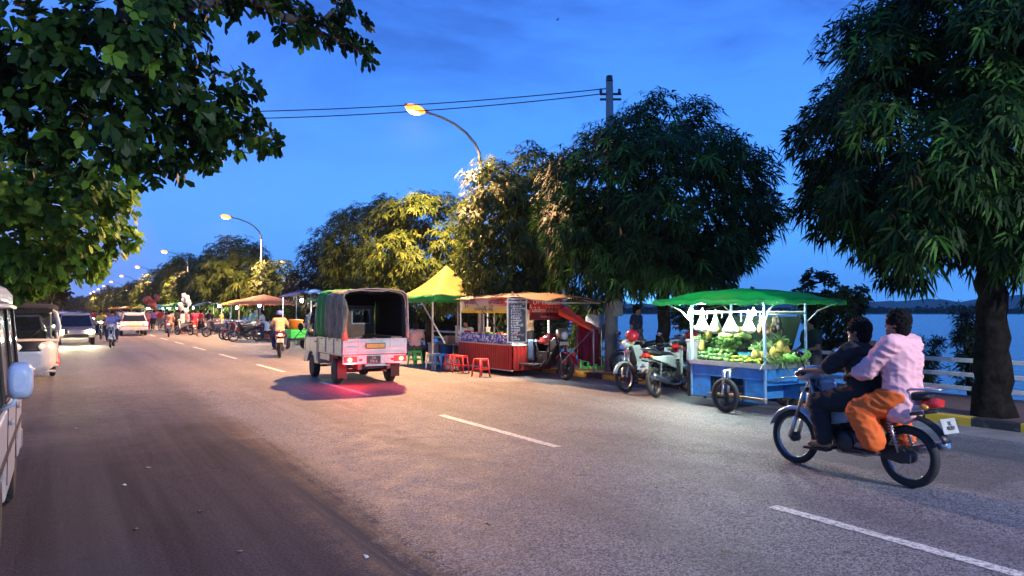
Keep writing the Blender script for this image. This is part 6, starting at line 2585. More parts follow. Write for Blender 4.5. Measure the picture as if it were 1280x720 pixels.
# red banner across the front of the stall
rb = thing('red_banner', 'red cloth banner with cream Burmese lettering hung above the tricycle front wheel', 'banner', (9.95, 14.86, 0), 0)
rm_, nt, N, L, P = _new('red_banner_cloth')
tc = N.new('ShaderNodeTexCoord')
sp = N.new('ShaderNodeSeparateXYZ')
L.new(tc.outputs['Generated'], sp.inputs[0])
cz = N.new('ShaderNodeValToRGB')
cz.color_ramp.interpolation = 'CONSTANT'
cz.color_ramp.elements[0].color, cz.color_ramp.elements[1].color = (.13, .012, .02, 1), (.75, .014, .014, 1)
cz.color_ramp.elements[1].position = .30
L.new(sp.outputs[2], cz.inputs['Fac'])
L.new(cz.outputs['Color'], P.inputs['Base Color'])
P.inputs['Roughness'].default_value = .6
MB().sheet(lambda u, v: V(-.47 + .94 * u, .012 * math.sin(u * 9), 1.93 - .56 * v), 20, 4, .006).build('cloth', rm_, rb)
CIN = M('cream_ink', (.78, .66, .45), .6)
text('ုပဗဂဏား', .19, CIN, rb, (0, -.022, 1.80), (R(90), 0, 0), 'lettering', .001, bold=.004)
text('ပါဝါနဝင်မိမိအိမ်', .12, CIN, rb, (0, -.022, 1.60), (R(90), 0, 0), 'lettering', .001, bold=.002)
text('အအေးမျိုးစုံ', .07, PINK_I, rb, (0, -.022, 1.45), (R(90), 0, 0), 'lettering', .001, bold=.001)
b = MB()
b.tube([(-.5, .01, 1.945), (.5, .01, 1.945)], .012, 6)
b.build('bar', M('white_rail', (.6, .6, .58)), rb)

# the motorcycle front of the tricycle
wheel(tr, (0, 2.08, .30), .30, .055, False, 'front_wheel', M('rusty_rim', (.20, .13, .08)), .06)
b = MB()
for s in (-1, 1):
    b.tube([(.085 * s, 2.09, .30), (.08 * s, 2.0, .62)], .03, 10)
    b.tube([(.08 * s, 2.0, .62), (.07 * s, 1.88, .98)], .022, 10)
b.tube([(-.34, 1.62, 1.08), (-.2, 1.78, 1.04), (.2, 1.78, 1.04), (.34, 1.62, 1.08)], .014, 8)
b.box((0, 1.9, .93), (.2, .08, .05))
b.build('fork', DRK, tr)
MRN = M('maroon_bike_paint', (.30, .012, .014), .22, coat=.8)
MB().sheet(lambda u, v: V((v - .5) * .15, 2.08 + math.cos(R(15 + 140 * u)) * .37, .30 + math.sin(R(15 + 140 * u)) * (.37 - abs(v - .5) ** 2 * .15)), 14, 6, .008).build('front_mudguard', MRN, tr)
b = MB().loft([(1.12, 0, .86, .05, .04), (1.2, 0, .87, .14, .10), (1.42, 0, .90, .17, .13), (1.6, 0, .92, .14, .12), (1.72, 0, .92, .05, .05)], 18, .7)
b.build('fuel_tank', MRN, tr)
b = MB().loft([(.50, 0, .82, .14, .04), (.62, 0, .84, .17, .055), (1.0, 0, .83, .17, .055), (1.14, 0, .82, .08, .04)], 16, .6)
b.build('seat', SEATV, tr)
b = MB()
b.bx(-.16, .16, 1.1, 1.55, .36, .62)
b.cyl((0, 1.5, .5), (0, 1.62, .76), .09, 14)
for s in (-1, 1):
    b.lathe([(.01, .17), (.11, .165), (.115, .12)], (0, 1.25, .46), 'x', 18) if s > 0 else b.lathe([(.115, -.12), (.11, -.165), (.01, -.17)], (0, 1.25, .46), 'x', 18)
b.tube([(.14, 1.5, .42), (.18, 1.3, .26), (.2, .6, .26)], .035, 8)
for k in range(7):
    b.box((0, 1.52 + k * .016, .52 + k * .035), (.24, .2, .012), Matrix.Rotation(R(-25), 3, 'X'))
b.build('engine', M('black_engine', (.016, .016, .017), .5, .2, var=.3), tr, .006)
for s in (-1, 1):
    b = MB()
    b.prism([(.55, .42), (.60, .80), (1.08, .80), (1.20, .62), (1.05, .42)], .13 * s, .17 * s)
    b.build('side_cover', BLK, tr, .012)
    b = MB().prism([(1.62, .62), (1.55, .86), (1.84, .98), (1.90, .80)], .10 * s, .13 * s)
    b.build('tank_cover', BLK, tr, .012)
    b = MB().box((.26 * s, 1.15, .30), (.14, .30, .03))
    b.build('footboard', BLK, tr, .008)
b = MB()
for s in (-1, 1):
    b.tube([(.07 * s, 1.88, .92), (.12 * s, 1.5, .34), (.2 * s, 1.0, .30), (.35 * s, .9, .30), (.4 * s, -.9, .32)], .03, 8)
b.tube([(0, 1.86, .92), (0, 1.0, .76), (0, .5, .72)], .035, 8)
b.build('frame', BLK, tr)
b = MB().loft([(1.80, 0, 1.10, .08, .03), (1.88, 0, 1.09, .12, .09), (2.0, 0, 1.04, .125, .12), (2.05, 0, 1.02, .10, .09)], 16, .6)
b.build('headlamp_cowl', M('beige_cowl', (.13, .10, .065), .4, coat=.4), tr)
MB().lathe([(.002, .03), (.085, .015), (.1, -.02)], (0, 2.05, 1.02), 'y', 18).build('headlamp', WHT_LENS, tr)
b = MB()
b.tube([(-.36, 1.95, .62), (-.38, 2.02, 1.15), (-.30, 2.0, 1.30), (.30, 2.0, 1.30), (.38, 2.02, 1.15), (.36, 1.95, .62)], .016, 8)
b.build('crash_bar', BLK, tr)
b = MB().bx(-.12, .12, 2.02, 2.03, .80, .88)
b.build('front_plate', PLATE, tr)
b = MB().sheet(lambda u, v: V(.20 + .02 * math.sin(v * 14), 1.06 - .22 * v, .90 - .5 * u), 8, 8, .012)
b.build('hung_jeans', CLOTH('washed_denim', (.10, .16, .26), .9), tr)
for s in (-1, 1):
    m = MB()
    m.tube([(.3 * s, 1.66, 1.08), (.33 * s, 1.68, 1.2), (.36 * s, 1.67, 1.25)], .007, 6)
    m.ell((.37 * s, 1.66, 1.29), (.06, .02, .045), 12, 8)
    m.build('mirror', BLK, tr)

# goods on the counter
goods = [('pink lidded jar at the left end of the snack counter', (.55, .25, .35), (.42, -2.0, .90), .09), ('white jar beside the pink jar on the snack counter', (.6, .6, .6), (.40, -1.75, .92), .09)]
for nm, c, (x, y, z), r_ in goods:
    t = thing('snack_jar', nm, 'jar', V(9.93 - x, 16.1 - y, .775), 0, 'jars on the snack counter')
    MB().lathe([(r_ * .9, 0), (r_, .02), (r_, .2), (r_ * .7, .24)]).build('jar', M('jar_' + nm[:5].strip(), c, .2, coat=.4), t)
    MB().lathe([(r_ * .78, .235), (r_ * .78, .275), (.01, .28)]).build('lid', PR, t)
for k, (nm, c, y, x, r_) in enumerate((('bright green bag of snacks on the counter', (.25, .5, .04), -.85, .34, .16), ('orange red bag of snacks on the counter', (.65, .12, .03), -.35, .34, .15), ('yellow bag of snacks at the right end of the counter', (.6, .5, .08), .18, .30, .16), ('tan bag of snacks left of the green bag', (.5, .33, .15), -1.25, .3, .13))):
    t = MB()
    rs = []
    for r0, z in ((.5, 0), (.95, .04), (1., .12), (.8, .2), (.5, .25), (.62, .30)):
        rs.append([V(r_ * r0 * math.cos(a * .3142) * (1 + .1 * math.sin(a * 3.1 + z * 20)), r_ * r0 * 1.2 * math.sin(a * .3142), z * .8) for a in range(20)])
    o = t.rings(rs).build('snack_bag', CLOTH('snack_bag_' + nm.split()[0], c, .35, tl=.3), None, 0, V(9.93 - x, 16.1 - y, .96 - .17))
    tag(o, nm, 'bag', 'snack bags on the counter')
t = thing('light_bulb', 'glaring white bulb hanging at the right end of the snack stall counter', 'light bulb', (9.60, 15.28, 1.50))
MB().lathe([(.014, .0), (.022, -.012), (.05, -.05), (.05, -.085), (.02, -.115), (.004, -.12)], seg=16).build('globe', BULB, t)
MB().tube([(0, 0, 0), (0, .02, .42)], .006, 6).build('cord', BLK, t)
lamp_light('bulb_light', 'POINT', (0, 0, -.18), 70, (1, .95, .82), t, .05)

# awning and cloth right of the tricycle
aw = thing('awning', 'bright orange awning sloping down beside the red banner, over a maroon cloth', 'awning', (0, 0, 0))
a0, a1 = pt(698, 386, 17.2), pt(708, 383, 18.6)
c0, c1 = pt(742, 412, 17.2), pt(752, 411, 18.4)
MB().sheet(lambda u, v: a0.lerp(a1, v).lerp(c0.lerp(c1, v), u) + V(0, 0, -.05 * math.sin(u * math.pi) + .012 * math.sin(u * 20)), 14, 8, .008).build('sheet', ORA, aw)
MB().sheet(lambda u, v: a0.lerp(c0, u) - V(0, 0, (.012 + .13 * (1 - u * .6)) * v), 14, 2, .006).build('hem', ORA, aw)
d0, d1 = pt(722, 404, 17.9), pt(746, 412, 18.2)
MB().sheet(lambda u, v: d0.lerp(d1, u) + V(.03 * math.sin(u * 14), .04 * math.sin(u * 11), 0) - V(0, 0, .85 * v), 20, 6, .008).build('maroon_curtain', MAR, aw)
b = MB()
for q in (c0, c1):
    b.tube([q, V(q.x, q.y, KT)], .016, 6)
b.tube([c0 + V(0, 0, .02), V(c0.x - 1.15, c0.y - .35, .45)], .008, 6)
b.build('pole', M('grey_pole', (.3, .3, .3), .5), aw)

# pink lit tower beyond the frame-edge tree
pk_ = thing('pink_booth', 'pink painted booth with red panel and strip of coloured lights at the right frame edge', 'booth', (15.6, 6.55, 0))
PKM = M('pink_paint', (.62, .25, .28), .6, dirt=.2)
b = MB()
for y in (-1.5, .0):
    b.bx(-.06, .06, y - .06, y + .06, -1.2, 2.5)
b.bx(-.5, .5, -1.6, .06, 2.0, 2.5)
b.bx(-.55, .55, -1.66, .12, 2.5, 2.56)
b.build('frame', PKM, pk_, .01)
MB().bx(-.52, -.505, -1.5, -.05, 2.06, 2.32).build('panel', M('red_panel', (.6, .02, .04), .5), pk_)
b = MB().tube([(-.56, -1.62, 1.97), (-.56, .10, 1.97)], .025, 8)
b.build('light_strip', EM('red_neon', (1, .05, .08), 8), pk_)
b = MB().tube([(-.56, -1.62, 1.90), (-.56, -.12, 1.90)], .018, 8)
b.build('light_strip', EM('green_neon', (.1, 1, .3), 5), pk_)

# strings, hooks and sagging supply cables
b = MB()
for y, ln in ((-.30, .16), (-.52, .12), (-.68, .2), (.42, .12), (.1, .1)):
    b = MB().tube([(X0, y, 1.58), (X0 + .01, y + .01, 1.58 - ln * .6), (X0 + .03, y + .035, 1.58 - ln), (X0 + .05, y + .03, 1.58 - ln + .03)], .006, 5)
    b.build('hook', M('white_rail', (.6, .6, .58)), fc)
for nm, a, c, sag in (('thin black supply cable drooping from the meter box pole to the fruit cart', V(pp.x, pp.y - .2, 1.9), W(X1, Y1, 1.72), .22), ('thin black supply cable from the meter box pole to the snack stall roof', V(pp.x - .05, pp.y, 2.3), V(10.6, 16.5, 1.98), .15)):
    pts = []
    for i in range(15):
        u = i / 14
        q = a.lerp(c, u)
        q.z -= sag * 4 * u * (1 - u)
        pts.append(q)
    tag(MB().tube(pts, .008, 5).build('supply_cable', BLK), nm, 'cable', 'supply cables between pole and stalls')
for k, (x, y, r_, h_, nm, mm) in enumerate(((10.35, 9.75, .19, .5, 'black rubbish sack slumped on the ground behind the fruit cart left end', M('black_sack', (.012, .012, .013), .35)), (8.95, 17.9, .2, .42, 'white rice sack slumped at the left end of the red corrugated box', M('white_sack', (.5, .48, .42), .8, dirt=.5)))):
    rs = []
    for f, z in ((.7, 0), (1., .08), (.95, .3), (.8, .65), (.45, .88), (.2, .95), (.3, 1.)):
        rs.append([V(r_ * f * math.cos(a * .2618) * (1 + .10 * math.sin(a * 1.9 + z * 9)), r_ * f * math.sin(a * .2618) * (1 + .08 * math.cos(a * 2.7 + z * 7)), h_ * z) for a in range(24)])
    tag(MB().rings(rs).build('sack', mm, None, 0, (x, y, .002)), nm, 'sack')
# ------------------------------------------------------------------ the couple on the motorbike in the right foreground
BX, BY = 6.60, 4.56
SLV = M('silver_blue_paint', (.40, .46, .52), .25, .15, coat=.8, dirt=.15)
mbk = motorbike('silver blue motorbike carrying two people past the camera', SLV, BLKP, (BX, BY, 0), R(-1), False, 0.)
# front rider
Jf = pose_ride(-.19, .74, ((-.29, .30, 1.0), (.29, .30, 1.0)), ((-.22, .09, .27), (.22, .09, .27)), .03, .98, .20)
rf = person('rider with short black hair in a black T-shirt and dark trousers holding the handlebar', Jf, M('black_tshirt', (.012, .012, .014), .9, bump=.3, bs=30), M('black_cotton_trousers', (.014, .014, .016), .9, bump=.3, bs=30), 'short', True, 'trousers', .8, .02, .024, (-.25, 1, 0), (BX, BY, 0), R(-1), 'couple on the silver blue motorbike')
Jp = pose_ride(-.565, .765, ((-.15, -.12, .98), (.15, -.12, .98)), ((-.24, -.44, .33), (.24, -.44, .33)), .01, 1.07, .21)
for s_, n_ in ((-1, 'L'), (1, 'R')):
    Jp['kn' + n_] = V(.20 * s_, -.27, .66)
rp = person('pillion passenger with short black hair in a loose pink shirt and bright orange trousers', Jp, M('pink_cotton', (.80, .42, .44), .85, var=.08, bump=.35, bs=16), M('orange_cotton', (.78, .13, .015), .8, var=.1, bump=.35, bs=14), 'short', True, 'trousers', 1.35, .16, .038, (-.35, 1, 0), (BX, BY, 0), R(-1), 'couple on the silver blue motorbike', loose=.026)

# ------------------------------------------------------------------ traffic down the road
def rider_on(bike_label, person_label, x, y, rz, paint, shirt, pants, base=None, **kw):
    pass


FB = {}


def far_bike(label, paint, loc, rz, lit_tail=False, lit_head=False, group='motorbikes on the road and along the stalls'):
    key = (lit_tail, lit_head)
    if key not in FB:
        FB[key] = motorbike(label, REDP, BLK, loc, rz, True, 0, lit_tail, False, group, lit_head)
        o = FB[key]
        for ch in list(o.children):
            for sl in ch.material_slots:
                if sl.material == REDP:
                    sl.link = 'OBJECT'
                    sl.material = paint
        return o
    o = copy_tree(FB[key], loc, rz, label, group)
    for ch in list(o.children):
        for sl in ch.material_slots:
            if sl.link == 'OBJECT' or (sl.material == REDP):
                sl.link = 'OBJECT'
                sl.material = paint
    return o


FP = {}


def far_person(label, kind, shirt, pants, loc, rz, group='people along the market'):
    k2 = dict(ride=(lambda: pose_ride(-.12), 'short', 'trousers'), stand=(lambda: pose_stand(0), 'short', 'trousers'), walk=(lambda: pose_stand(.16), 'short', 'shorts'), skirt=(lambda: pose_stand(.06, 1.58), 'bun', 'longyi'), sit=(lambda: pose_sit(.44), 'short', 'trousers'), front=(lambda: pose_stand(0, 1.6, 'front'), 'long', 'longyi'))
    if kind not in FP:
        f, st, lg = k2[kind]
        s0, p0 = M('far_shirt_base', (.3, .3, .3)), M('far_pants_base', (.1, .1, .1))
        o = person(label, f(), s0, p0, st, False, lg, .6, 0, .018, (0, 1, 0), loc, rz, group)
        FP[kind] = o
    else:
        o = copy_tree(FP[kind], loc, rz, label, group)
    for ch in list(o.children):
        nm = ch.name.split('.')[0]
        mm = shirt if nm == 'shirt' else pants if nm in ('trousers', 'shorts', 'longyi') else None
        if mm:
            ch.material_slots[0].link = 'OBJECT'
            ch.material_slots[0].material = mm
    return o


def C(name, rgb):
    return M('cloth_' + name, rgb, .85, var=.12, ns=6)


PEACH, ORNG, BLU, REDC, PURP, BLKC, WHT, KHK, GRY, PNK, TEAL, NAVY, YLW, GRNC = (C(*a) for a in (('peach', (.62, .36, .20)), ('orange', (.62, .18, .06)), ('blue', (.14, .20, .55)), ('red', (.60, .03, .03)), ('purple', (.38, .12, .42)), ('black', (.015, .015, .018)), ('white', (.62, .6, .57)), ('khaki', (.35, .26, .16)), ('grey', (.2, .2, .2)), ('pink', (.6, .25, .3)), ('teal', (.05, .25, .28)), ('navy', (.02, .03, .09)), ('yellow', (.6, .48, .08)), ('green', (.06, .28, .08))))

# peach-shirted moped rider, seen from behind
p = gr(349, 446)
far_bike('tan moped with a red lit tail lamp ridden by the peach-shirted rider', M('tan_moped_paint', (.45, .27, .12), .4), (p.x, p.y, 0), R(-12), lit_tail=True)
pr = far_person('moped rider in a peach shirt and blue cap, riding away left of the pickup', 'ride', PEACH, NAVY, (p.x, p.y, 0), R(-12))
t = thing('cap', 'blue cap on the head of the peach-shirted moped rider', 'cap', (p.x, p.y, 0), R(-12))
hd = pose_ride(-.12)['head']
b = MB().ell(hd + V(0, -.01, .045), (.11, .125, .10), 14, 8)
b.box(hd + V(0, .14, .045), (.14, .12, .012))
b.build('crown', BLU, t)
# blue-shirted rider coming towards the camera
p = gr(140, 434)
far_bike('pale blue motorbike coming towards the camera with a blue-shirted rider', M('pale_blue_bike', (.32, .42, .52), .3), (p.x, p.y, 0), R(172), lit_head=False)
far_person('rider in a blue T-shirt coming straight towards the camera', 'ride', BLU, NAVY, (p.x, p.y, 0), R(172))
p = gr(126, 424)
far_bike('dark motorbike with a lit headlamp just left of the blue-shirted rider', BLKP, (p.x, p.y, 0), R(176), lit_head=True)
far_person('rider in a yellowish shirt behind the lit headlamp left of the blue-shirted rider', 'ride', YLW, BLKC, (p.x, p.y, 0), R(176))
for i, (px, py, sh, nm, rz) in enumerate(((172, 417, ORNG, 'orange', 0), (211, 421, C('coral', (.62, .24, .14)), 'coral', -8), (117, 412, REDC, 'red', 180), (108, 409, BLU, 'violet', 180), (183, 408, GRY, 'grey', 0), (133, 411, C('brick', (.4, .1, .06)), 'brick red', 178), (150, 405, WHT, 'white', 0))):
    p = gr(px, py)
    far_bike('small motorbike under the rider in the %s shirt far down the road' % nm, [REDP, BLKP, BLKP, REDP, BLKP, REDP, BLKP][i], (p.x, p.y, 0), R(rz), lit_tail=rz < 90, lit_head=rz > 90)
    far_person('rider in a %s shirt far down the road' % nm, 'ride', sh, [BLKC, KHK, NAVY][i % 3], (p.x, p.y, 0), R(rz))

# people on foot
foot = [(192, 412, 'walk', PURP, BLKC, 'pedestrian in a purple shirt and black shorts', 20), (251, 421, 'walk', REDC, BLKC, 'man in a bright red shirt and black shorts walking beside the scooters', -70), (243, 419, 'walk', C('crimson', (.4, .02, .06)), REDC, 'child-sized person in crimson left of the man in the red shirt', 10),
        (262, 420, 'stand', BLKC, KHK, 'person in a black shirt and khaki trousers right of the man in red', -30), (228, 418, 'skirt', WHT, PNK, 'person in white and pink standing by the pale bicycle', 60), (234, 417, 'front', PNK, GRY, 'woman in a pink blouse near the balloons', 100), (222, 416, 'stand', BLKC, BLKC, 'person in black near the balloons', 0),
        (184, 413, 'skirt', C('rose', (.5, .15, .2)), C('wine', (.25, .03, .08)), 'woman in rose and wine red next to the purple pedestrian', 160), (200, 412, 'stand', REDC, GRY, 'person in red beside the purple pedestrian', -20), (286, 420, 'sit', C('sky', (.3, .5, .6)), NAVY, 'man in a sky blue shirt seated at the orange canopied stall', 80),
        (277, 417, 'front', YLW, GRY, 'vendor in yellow behind the orange canopied stall', 90), (328, 425, 'front', WHT, NAVY, 'vendor in white by the blue panel stall', 80), (334, 427, 'sit', WHT, BLKC, 'customer in white seated by the blue panel stall', -60), (315, 421, 'stand', TEAL, BLKC, 'vendor in teal under the striped parasol', 90), (395, 432, 'front', WHT, NAVY, 'vendor in white at the green canopied stall behind the pickup', 70), (385, 433, 'stand', GRY, BLKC, 'customer in grey at the green canopied stall', -100)]
for px, py, k, sh, pa, nm, rz in foot:
    p = gr(px, py)
    far_person(nm, k, sh, pa, (p.x, p.y, .0 if p.x < KX else KT), R(rz))
shirts = [(REDC, 'red'), (ORNG, 'orange'), (WHT, 'white'), (BLU, 'blue'), (BLKC, 'black'), (PNK, 'pink'), (YLW, 'yellow'), (TEAL, 'teal')]
for i in range(34):
    y = 62 + i * 3.4 + rng.uniform(-1, 1)
    sh, nm = shirts[i % 8]
    far_person('tiny distant person in a %s top among the far stalls' % nm, ['stand', 'walk', 'skirt', 'front'][i % 4], sh, [BLKC, NAVY, KHK, GRY][i % 4], (8.6 + rng.uniform(-.9, 1.0), y, 0), rng.uniform(0, 6.28), 'tiny distant people in %s tops' % nm)

# parked scooters by the far stalls
for i, (px, py, pa, nm, rz) in enumerate(((256, 418, VWHITE, 'white scooter parked beside the man in red', 60), (271, 421, M('slate_bike', (.08, .09, .12), .3), 'slate grey scooter leaning beside the orange canopied stall', 100), (230, 419, VWHITE, 'pale motorbike parked under the balloons', 30), (297, 425, REDP, 'red motorbike parked left of the striped parasol', 110), (307, 427, BLKP, 'black motorbike parked below the striped parasol', 95), (238, 416, BLKP, 'black motorbike behind the child in crimson', 80), (216, 414, REDP, 'red motorbike behind the coral-shirted rider', 70), (290, 424, BLKP, 'black motorbike beside the seated man in sky blue', 120))):
    p = gr(px, py)
    far_bike(nm, pa, (p.x, p.y, 0), R(rz))

# ------------------------------------------------------------------ far stalls
LB = EM('stall_lamp', (.95, .98, 1.), 30)


def goods_part(t, x0, x1, y0, y1, z, cols, seed):
    r_ = random.Random(seed)
    y = y0
    while y < y1 - .1:
        w = r_.uniform(.16, .34)
        m = cols[r_.randrange(len(cols))]
        b = MB()
        if r_.random() < .5:
            b.box(((x0 + x1) / 2, y + w / 2, z + .09), (abs(x1 - x0) * .9, w * .92, r_.uniform(.12, .26)))
        else:
            for _ in range(7):
                b.ell((r_.uniform(x0, x1), y + r_.uniform(.1, .9) * w, z + r_.uniform(.03, .12)), r_.uniform(.045, .07), 8, 6)
        b.build('goods', m, t)
        y += w


GC = [C('green', (.06, .28, .08)), YLW, REDC, ORNG, WHT, BLU, C('coral', (.62, .24, .14))]


def stall(label, loc, canopy, counter, kind='flat', w=2.2, d=1.5, h=1.95, lamp=14, seed=0, back=None, lampcol=(.9, 1, .95), rz=0.):
    r_ = random.Random(seed)
    t = thing('market_stall', label, 'market stall', loc, rz, 'market stalls along the kerb')
    px_ = M('stall_post', (.42, .42, .42), .5, var=.2, ns=6)
    if kind != 'parasol':
        for sx in (-1, 1):
            for sy in (-1, 1):
                MB().box((d / 2 * sx, w / 2 * sy, h / 2), (.035, .035, h)).build('post', px_, t)
    else:
        MB().cyl((0, 0, 0), (0, 0, h + .45), .022, 8).build('post', px_, t)
    if kind == 'flat':
        fn = lambda u, v: V((-.62 + 1.24 * u) * d, (-.6 + 1.2 * v) * w, h + .22 * u - .05 * math.sin(v * 12.5) ** 2 * (1 - u) - .04 * math.sin(math.pi * v))
        MB().sheet(fn, 8, 20, -.008).build('canopy', canopy, t)
    elif kind == 'ridge':
        fn = lambda u, v: V((-.65 + 1.3 * u) * d, (-.62 + 1.24 * v) * w, h + .34 * (1 - (abs(u - .5) * 2) ** 1.2) - .03 * math.sin(v * 14) ** 2)
        MB().sheet(fn, 12, 18, -.008).build('canopy', canopy, t)
    else:
        rs = []
        R0 = w * .62
        for rr, z in ((.02, h + .44), (R0 * .35, h + .30), (R0 * .7, h + .12), (R0, h - .08), (R0 * .99, h - .14)):
            rs.append([V(rr * math.cos(6.2832 * k / 24) * (1 - .02 * (k % 3 == 0)), rr * math.sin(6.2832 * k / 24), z - (.02 if k % 3 == 1 else 0)) for k in range(24)])
        MB().rings(rs, False).build('canopy', canopy, t)
    MB().box((-.1, 0, .42), (d * .55, w * .82, .66)).build('counter', counter, t, .01)
    goods_part(t, -.1 - d * .22, -.1 + d * .22, -w * .38, w * .38, .76, GC, seed)
    if back is not None:
        MB().box((d * .46, 0, h * .55), (.03, w * .9, h * .8)).build('back_panel', back, t)
    if lamp:
        b = MB().ell((-.15, w * .12, h - .18), (.075, .075, .09), 10, 8)
        bb = b.build('lamp', LB, t)
        MB().cyl((-.15, w * .12, h - .1), (-.15, w * .12, h + .05), .006, 5).build('cord', BLK, bb)
        lamp_light('stall_light', 'POINT', (-.3, w * .12, h - .30), lamp * 2.2, lampcol, t, .08)
    return t


cg = CLOTH('stall_green_cloth', (.02, .24, .09), .7)
co = CLOTH('stall_orange_cloth', (.52, .20, .06), .7)
cr_ = CLOTH('stall_rust_cloth', (.34, .12, .07), .7)
cb = CLOTH('stall_blue_cloth', (.05, .13, .36), .7)
cw = CLOTH('stall_white_cloth', (.55, .55, .52), .7)
ctl = CLOTH('stall_teal_cloth', (.04, .24, .24), .7)
cyl_ = CLOTH('stall_yellow_cloth', (.5, .40, .08), .7)
bp_ = M('blue_panel', (.05, .16, .45), .5, dirt=.3)
rp_ = M('red_counter', (.40, .05, .04), .5, dirt=.4)
wp_ = M('white_counter', (.5, .5, .48), .5, dirt=.4)
kp_ = M('wood_counter', (.24, .15, .08), .7, dirt=.4)
gp_ = M('green_counter', (.05, .26, .09), .5, dirt=.4)
bk_ = M('dark_counter', (.04, .04, .045), .6)
stall('green canopied stall with white posts and a lit lamp, just left of the pickup', (10.0, 30.2, 0), cg, wp_, 'flat', 3.0, 1.7, 2.05, 45, 1, C('dark_back', (.05, .07, .09)))
stall('stall with a tall blue back panel and blue tarp under a bright lamp', (10.0, 35.4, 0), cb, gp_, 'ridge', 2.4, 1.6, 2.25, 45, 2, bp_)
stall('rust brown parasol stall over a white lit counter', (9.7, 42.8, 0), cr_, rp_, 'parasol', 3.0, 1.7, 2.05, 45, 3)
stall('orange canopied stall with white frame beside the slate grey scooter', (9.8, 49.6, 0), co, wp_, 'ridge', 3.2, 1.7, 1.95, 40, 4, C('dark_back', (.05, .07, .09)))
stall('dark canopied stall with a glaring lamp behind the man in red', (10.0, 57., 0), CLOTH('stall_dark_cloth', (.03, .03, .05), .7), kp_, 'flat', 3.2, 1.7, 2.1, 60, 5)
stall('white canopied stall behind the balloon seller', (10., 63., 0), cw, wp_, 'ridge', 3., 1.7, 1.95, 45, 6)
kinds = [(cyl_, 'pale yellow', kp_, 'wooden'), (cw, 'white', rp_, 'red'), (cg, 'green', wp_, 'white'), (ctl, 'teal', kp_, 'wooden'), (co, 'orange', gp_, 'green'), (cb, 'blue', wp_, 'white'), (cr_, 'rust', bk_, 'dark'), (cw, 'white', gp_, 'green'), (cyl_, 'pale yellow', rp_, 'red'), (cg, 'green', bk_, 'dark'), (ctl, 'teal', wp_, 'white'), (co, 'orange', kp_, 'wooden'), (cb, 'blue', rp_, 'red')]
for i in range(22):
    y = 68.5 + i * 5.2
    ca, nca, co_, nco = kinds[i % len(kinds)]
    stall('%s %s stall with a %s counter in the far row of stalls' % (['nearer', 'tiny, farther'][i // 13], nca, nco), (9.9 + rng.uniform(-.4, .4), y, 0), ca, co_, ['ridge', 'flat', 'parasol'][i % 3], 3.4, 1.8, 2.0, (30 if i < 12 else 0), 20 + i)

# cargo tricycle with orange and green crates beside the moped rider
p = gr(369, 436)
t = thing('delivery_cart', 'small dark cart carrying an orange tub and green crate left of the pickup', 'cart', (p.x, p.y, 0), R(20))
MB().box((0, 0, .42), (.9, .8, .08)).build('platform', BLK, t, .01)
for s in (-1, 1):
    car_wheel(t, (.42 * s, 0, .22), .22, .10, s)
b = MB().tube([(-.35, -.4, .42), (-.35, -.9, .8), (.35, -.9, .8), (.35, -.4, .42)], .018, 8)
b.build('push_handle', DRK, t)
def crate(nm, loc, m, sx, sy, sz):
    t = thing('crate', nm, 'crate', loc, R(20), 'crates on the small cart')
    b = MB()
    b.bx(-sx / 2, sx / 2, -sy / 2, sy / 2, 0, .02)
    for z in [.02 + sz * q for q in (.0, .34, .68)]:
        for s in (-1, 1):
            b.bx(sx / 2 * s - .012, sx / 2 * s + .012, -sy / 2, sy / 2, z, z + sz * .26)
            b.bx(-sx / 2 + .012, sx / 2 - .012, sy / 2 * s - .012, sy / 2 * s + .012, z, z + sz * .26)
    for sx_ in (-1, 1):
        for sy_ in (-1, 1):
            b.bx((sx / 2 + .004) * sx_ - .02, (sx / 2 + .004) * sx_ + .02, (sy / 2 + .004) * sy_ - .02, (sy / 2 + .004) * sy_ + .02, 0, sz + .01)
    b.build('body', m, t)
crate('bright green crate lowest on the small dark cart', (p.x, p.y, .461), plastic('bright_green', (.05, .50, .08)), .74, .5, .34)
t = thing('plastic_tub', 'orange tub standing on the bright green crate of the small cart', 'tub', (p.x, p.y, .81), R(20))
MB().lathe([(.26, 0), (.31, .34), (.33, .36), (.30, .36), (.25, .03), (.01, .02)], seg=22).build('body', plastic('orange', (.70, .22, .02)), t)
MB().lathe([(.335, .36), (.335, .39), (.2, .42), (.01, .43)], seg=22).build('lid', plastic('orange', (.70, .22, .02)), t)

# balloons and lanterns
BAL = M('white_balloon', (.66, .62, .62), .25, var=.05, coat=.5)
bp0 = gr(229, 417)
seller = far_person('balloon seller in grey holding the bunch of white balloons', 'front', GRY, NAVY, (bp0.x, bp0.y, 0), R(140))
for k in range(9):
    q = V(bp0.x + rng.uniform(-.35, .3), bp0.y + rng.uniform(-.3, .3), 1.55 + k * .13)
    t = thing('balloon', 'pale white balloon in the bunch held above the balloon seller', 'balloon', q, 0, 'white balloons in one bunch')
    MB().lathe([(.004, -.25), (.03, -.24), (.10, -.17), (.17, -.04), (.18, .06), (.14, .16), (.06, .21), (.004, .22)], seg=16).build('envelope', BAL, t)
    MB().tube([(0, 0, -.24), (bp0.x - q.x, bp0.y - q.y, 1.2 - q.z)], .004, 4).build('string', BLK, t)
lp0 = gr(188, 412)
LAN = EM('orange_lantern_glow', (1, .16, .05), 1.6, (.6, .08, .03))
seller2 = far_person('seller in grey carrying the bunch of red and orange lantern balloons', 'stand', GRY, BLKC, (lp0.x, lp0.y, 0), R(150))
